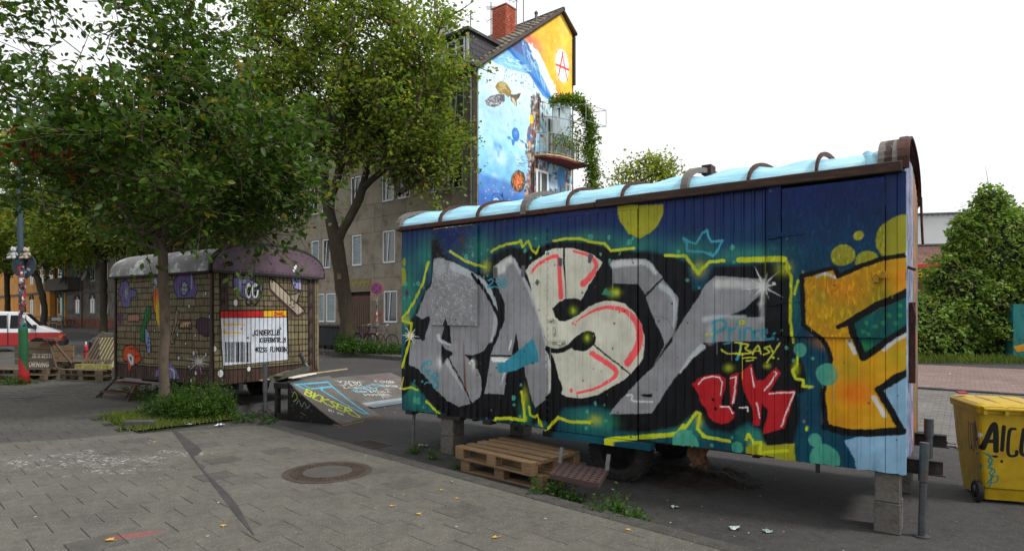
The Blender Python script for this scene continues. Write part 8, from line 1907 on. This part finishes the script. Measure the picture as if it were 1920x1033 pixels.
# ============================================================ PALLET FURNITURE at the left
def P3(px_, y_, D_): p_ = at(px_, y_, D_); return (p_.x, p_.y, gz(p_.y))
for (px_, D_, z, rz_, lb) in ((18, 15.7, 0, -.1, 'lowest grey pallet of the stack behind the painted pole'), (20, 15.7, .145, -.08, 'top grey pallet of the stack behind the painted pole'), (72, 15.8, 0, -.15, 'grey pallet right of the painted pole, under the boards with writing'), (74, 15.85, .145, -.12, 'upper grey pallet right of the painted pole, under the boards with writing'), (118, 17.0, 0, .1, 'low pallet between the board stand and the slatted seat'),
                         (178, 15.6, 0, -.25, 'lower pallet under the slatted seat'), (176, 15.6, .145, -.22, 'middle pallet under the slatted seat'), (150, 16.3, .29, -.2, 'thin grey pallet lying behind the slatted seat')):
    p_ = P3(px_, 700, D_); pallet(lb, (p_[0], p_[1], p_[2]+z), rz_, M_palg)
# slatted seat
p_ = P3(172, 690, 15.4); ST_ = thing('slatted_seat', 'pallet seat with a tall fanned slatted backrest and yellow paint on its front rail', 'seat', (p_[0], p_[1], p_[2]+.29), -.2)
b = None
for k in range(9):
    x = -.42+k*.105; o = MB().bar((x,.10,.06),(x*.92+.20,.42,.86),.055,.02,(0,-1,.3)).build('slat', M_palg, ST_, bevel=.003)
MB().b2((-.50,-.02,.0),(.52,.08,.12)).build('front_rail', mat('yellow_flaked', (150,142,70), .8, .5, 10, .3, dirt=(110,100,80), dirt_amt=.6), ST_); MB().bar((-.3,.42,.82),(.62,.42,.84),.05,.03).build('top_rail', M_palg, ST_); MB().bar((-.45,.0,.02),(-.4,.5,.02),.06,.03).bar((.45,.0,.02),(.45,.5,.02),.06,.03).bar((.45,.48,.03),(.5,.42,.8),.05,.03,(1,0,0)).build('side_rail', M_palg, ST_)
# board stand with white writing
p_ = P3(74, 690, 15.6); BS = thing('board_stand', 'weathered wooden board easel with white lettering standing on the pallets', 'board', (p_[0], p_[1], p_[2]+.29), -.12)
wr_ = Paint(.9, .66, 240, None, (0,0), (92,82,66))
wr_.text('MORNING', .05, .04, .12, (196,194,186), .024, .92, m=True)
for k in range(16): x_ = .25+k*.038; wr_.line([(x_,.25+rnd.uniform(0,.02)),(x_+rnd.uniform(-.03,.03),.31),(x_+.03,.34+rnd.uniform(0,.03))], .016, (196,194,186), m=True)
wr_.line([(.5,.58),(.8,.62)], .05, (120,40,36), m=True)
for k in range(4):
    MB().bar((-.42, -.02-.0, .09+k*.17), (.40, .0, .09+k*.17+.0), .16, .02, (0,-1,.12)).build('plank', paintmat('board_writing_%d' % k, wr_.image('board_writing'), 'wood', rough=.8) if k == 0 else bpy.data.materials['board_writing_0'], BS, uv=lambda c: ((c[0]+.42)/.84, (c[2])/.68))
MB().bar((.36,.0,.74),(.62,.42,.0),.05,.03,(1,0,0)).build('prop', M_palg, BS); MB().bar((-.36,.02,.72),(-.2,.4,.0),.05,.03,(1,0,0)).build('prop', M_palg, BS); MB().bar((.30,-.04,.74),(.52,-.04,.02),.05,.03).build('prop', M_palg, BS); MB().b2((.20,-.1,.72),(.50,.1,.78)).build('top_block', M_palg, BS)
p_ = P3(104, 690, 16.3); BX = thing('wooden_crate_back', 'pale plank back panel behind the board stand on the pallets', 'wooden panel', (p_[0], p_[1], p_[2]+.14), -.1)
for k in range(4): MB().b2((-.5,-.0,.03+k*.17),(.52,.025,.18+k*.17)).build('plank', M_pal, BX, bevel=.003)
for x in (-.46, .0, .46): MB().b2((x-.04,.026,.0),(x+.04,.06,.72)).build('upright', M_palg, BX)
p_ = P3(32, 690, 16.3); BX = thing('wooden_crate_back', 'short plank panel just behind the painted pole above the pallets', 'wooden panel', (p_[0]+.25, p_[1], p_[2]+.29), -.1)
for k in range(3): MB().b2((-.35,-.0,.03+k*.17),(.35,.025,.18+k*.17)).build('plank', M_palg, BX, bevel=.003)
p_ = P3(161, 690, 16.6); FE = thing('red_gas_bottle', 'slim red bottle standing on the pallet behind the slatted seat', 'bottle', (p_[0], p_[1], p_[2]+.435), 0)
MB().lathe([(.05,0),(.052,.03),(.052,.34),(.04,.38),(.022,.40)], 14).build('body', mat('bottle_red', (160,36,44), .4, .2, 8), FE, smooth=False); MB().lathe([(.05,.19),(.0535,.20),(.0535,.24),(.05,.25)], 14).build('band', mat('bottle_band', (60,30,36), .5), FE); MB().lathe([(.02,.40),(.022,.46),(.01,.48)], 10).build('cap', mat('sticker_0', (196,196,190)), FE)
p_ = P3(207, 690, 17.2); o = tag(MB().box((0,0,.5), (.5,.06,1.0), Matrix.Rotation(.2, 3, 'X')).build('leaning_panel', mat('panel_white_yellow', (200,196,170), .6, .3, 3, .2, dirt=(190,180,60), dirt_amt=.7)), 'white and yellow board leaning between the slatted seat and the tan trailer', 'board'); o.location = p_; o.rotation_euler = (0,0,.5)
p_ = P3(200, 690, 17.6); o = tag(MB().grid(8, 8, lambda u, v: ((u-.5)*.9*(1-.3*abs(v-.5)), (v-.5)*.6, .85+.3*math.sin(PI*u)*math.sin(PI*v)+.04*math.sin(u*20))).b2((-.35,-.25,0),(.35,.25,.88)).build('black_sack', mat('black_sack', (24,24,26), .4, .3, 9, .5)), 'black rubbish sack lying on top of a box beside the tan trailer', 'sack'); o.location = p_

# ============================================================ LEAVES, LITTER
M_yl = leafmat('fallen_leaf_yellow', [(196,152,60),(176,120,40),(206,172,90),(150,96,44)], .15, .6)
def fallen(px_, y_, s, lb, rz_):
    D_ = CZ*F/(y_-HY); x, y = (px_-CX)*D_/F, D_; pts = [(0,-.5),(.18,-.2),(.5,-.12),(.30,.08),(.36,.34),(.12,.30),(0,.55),(-.14,.28),(-.38,.30),(-.28,.05),(-.5,-.10),(-.18,-.18)]
    b = MB(); vs = [(0,0,.004)]+[(a*s, c*s, .003+.25*s*(abs(a)**1.5+rnd.uniform(0,.12))) for a, c in pts]; b._add(vs, [(0, 1+i, 1+(i+1) % 12) for i in range(12)])
    o = b.build('fallen_leaf', M_yl, fixn=False); MB().tube([(0,-.45*s,.006),(.05*s,-.8*s,.004)], .0015, 4).build('stalk', M_yl, o); tag(o, lb, 'leaf'); o.location = (x, y, .004); o.rotation_euler = (0,0,rz_)
for a in ((206,1013,.075,'pale yellow leaf beside the faded red spray mark on the slabs',1.4),(419,986,.055,'brown yellow leaf near the end of the dark repair strip',.3),(735,949,.045,'yellow leaf on the slabs, left one of the two below the manhole',2.0),(785,964,.055,'bright orange leaf on the slabs, right one of the two below the manhole',.6),(827,919,.04,'small yellow leaf on the slabs before the pallets',1.1),(857,935,.04,'flat yellow leaf on the slabs close to the dark slab by the kerb',2.2),(848,903,.035,'smallest yellow leaf next to the kerb before the pallets',.2),(929,1008,.055,'yellow leaf at the bottom edge of the picture, right of centre',1.9),(1178,994,.05,'curled yellow leaf lying on the slabs next to the kerb stones',.9),(290,829,.06,'brown leaf with a stalk just outside the grassy tree pit',.4)): fallen(*a)
g = np.random.default_rng(5)
def litter(name, label_, spots, cols, seed):
    b = MB(); q = random.Random(seed); mats = [mat('litter_%d' % i, c, .6) for i, c in enumerate(cols)]
    for (x0, y0, x1, y1, z, n, s) in spots:
        for _ in range(n):
            x, y = q.uniform(x0, x1), q.uniform(y0, y1); zz_ = z+gz(y); a = q.uniform(0, PI); L_ = s*q.uniform(.4, 1.5); W_ = L_*q.uniform(.25, .8); c_, s__ = math.cos(a), math.sin(a)
            b._add([(x+c_*L_, y+s__*L_, zz_+.003), (x-s__*W_, y+c_*W_, zz_+.003+q.random()*L_*.4), (x-c_*L_, y-s__*L_, zz_+.004), (x+s__*W_, y-c_*W_, zz_+.002)], [(0,1,2,3)], q.randrange(len(cols)))
    return stuff(b.build(name, mats, fixn=False), label_, 'litter')
litter('road_litter', 'scattered scraps, glass and crumbs on the asphalt under the trailers', [(.6,3.6,4.4,7.8,-.12,190,.011),(-2.6,8.3,2.0,13,-.12,130,.012),(3.2,4.2,5.6,9,-.12,40,.010),(-5,11,-1,18,-.12,90,.018)], [(196,196,190),(150,146,138),(120,78,48),(84,54,36),(170,140,90)], 3)
litter('pavement_litter', 'cigarette ends and tiny scraps on the paving slabs', [(-4.5,4.2,1.2,7.5,.0,46,.008),(-9,7,-2.5,13,.0,70,.009)], [(206,204,198),(176,150,110),(120,84,56),(196,120,100)], 4)
litter('fallen_leaves', 'dry yellow leaves blown along the far kerb and the red path', [(-20,22,-4,34,-.1,260,.035),(9.5,16,20,22,-.09,200,.03),(-12,24,-5,27,.03,120,.04)], [(176,140,60),(150,110,50),(196,170,90)], 6)
for i_, (xa_, ya_, xb_, yb_) in enumerate(((0,690,62,676),)):
    A_ = at(xa_-60, ya_+3, 22.0); B_ = at(xb_, yb_, 24.5); struct(MB().bar((A_.x, A_.y, gz(A_.y)-.113), (B_.x, B_.y, gz(B_.y)-.113), .16, .004).build('road_marking', mat('road_paint', (190,188,182), .8)))
# dirt heap under the trailer
b = MB(); b.grid(30, 24, lambda u, v: (1.45+u*1.3, 6.2+v*1.3, -.14+.085*max(0, math.sin(PI*u)*math.sin(PI*v))**.6*(.8+.3*math.sin(u*17)*math.sin(v*13))+rnd.uniform(-.008, .008))); stuff(b.build('dirt_heap', mat('brown_dirt', (48,42,36), .95, .5, 9, 1.0, dirt=(44,34,26)), fixn=False), 'flat heap of brown dirt and leaf mould behind the tyre', 'dirt')
def crumple(name, label_, px_, y_, z, s, col, rough=.4, metal=0.0):
    D_ = (CZ-z)*F/(y_-HY); q = random.Random(int(px_)); b = MB(); b.grid(5, 4, lambda u, v: ((u-.5)*s*1.4+q.uniform(-.1,.1)*s, (v-.5)*s+q.uniform(-.1,.1)*s, .006+q.uniform(0,.45)*s)); o = b.build(name, mat('crumple_%d' % int(px_), col, rough, .2, 8, .2, metal)); tag(o, label_, 'litter'); o.location = ((px_-CX)*D_/F, D_, z)
crumple('crumpled_foil', 'crumpled silver foil on the asphalt between steel leg and dark pillar', 793, 838, -.12, .09, (186,190,194), .3, .5); crumple('plastic_scrap', 'clear plastic scrap at the front edge of the tree pit weeds', 412, 798, .01, .09, (196,202,202)); crumple('plastic_scrap', 'white paper scrap lying by the weeds left of the kerb end', 355, 797, .01, .06, (150,160,160))
crumple('glass_shard', 'broken clear bottle neck on the dark asphalt near the kerb', 1265, 952, -.12, .05, (170,186,186), .2); crumple('glass_shard', 'clear glass shard pair by the kerb right of the tyre', 1378, 992, -.12, .055, (180,190,190), .2); crumple('glass_shard', 'flat green white glass shard under the middle of the trailer', 1440, 998, -.12, .05, (150,170,160), .2); crumple('paper_scrap', 'white torn packet under the trailer behind the dirt heap', 1359, 882, -.12, .06, (200,204,204), .6)
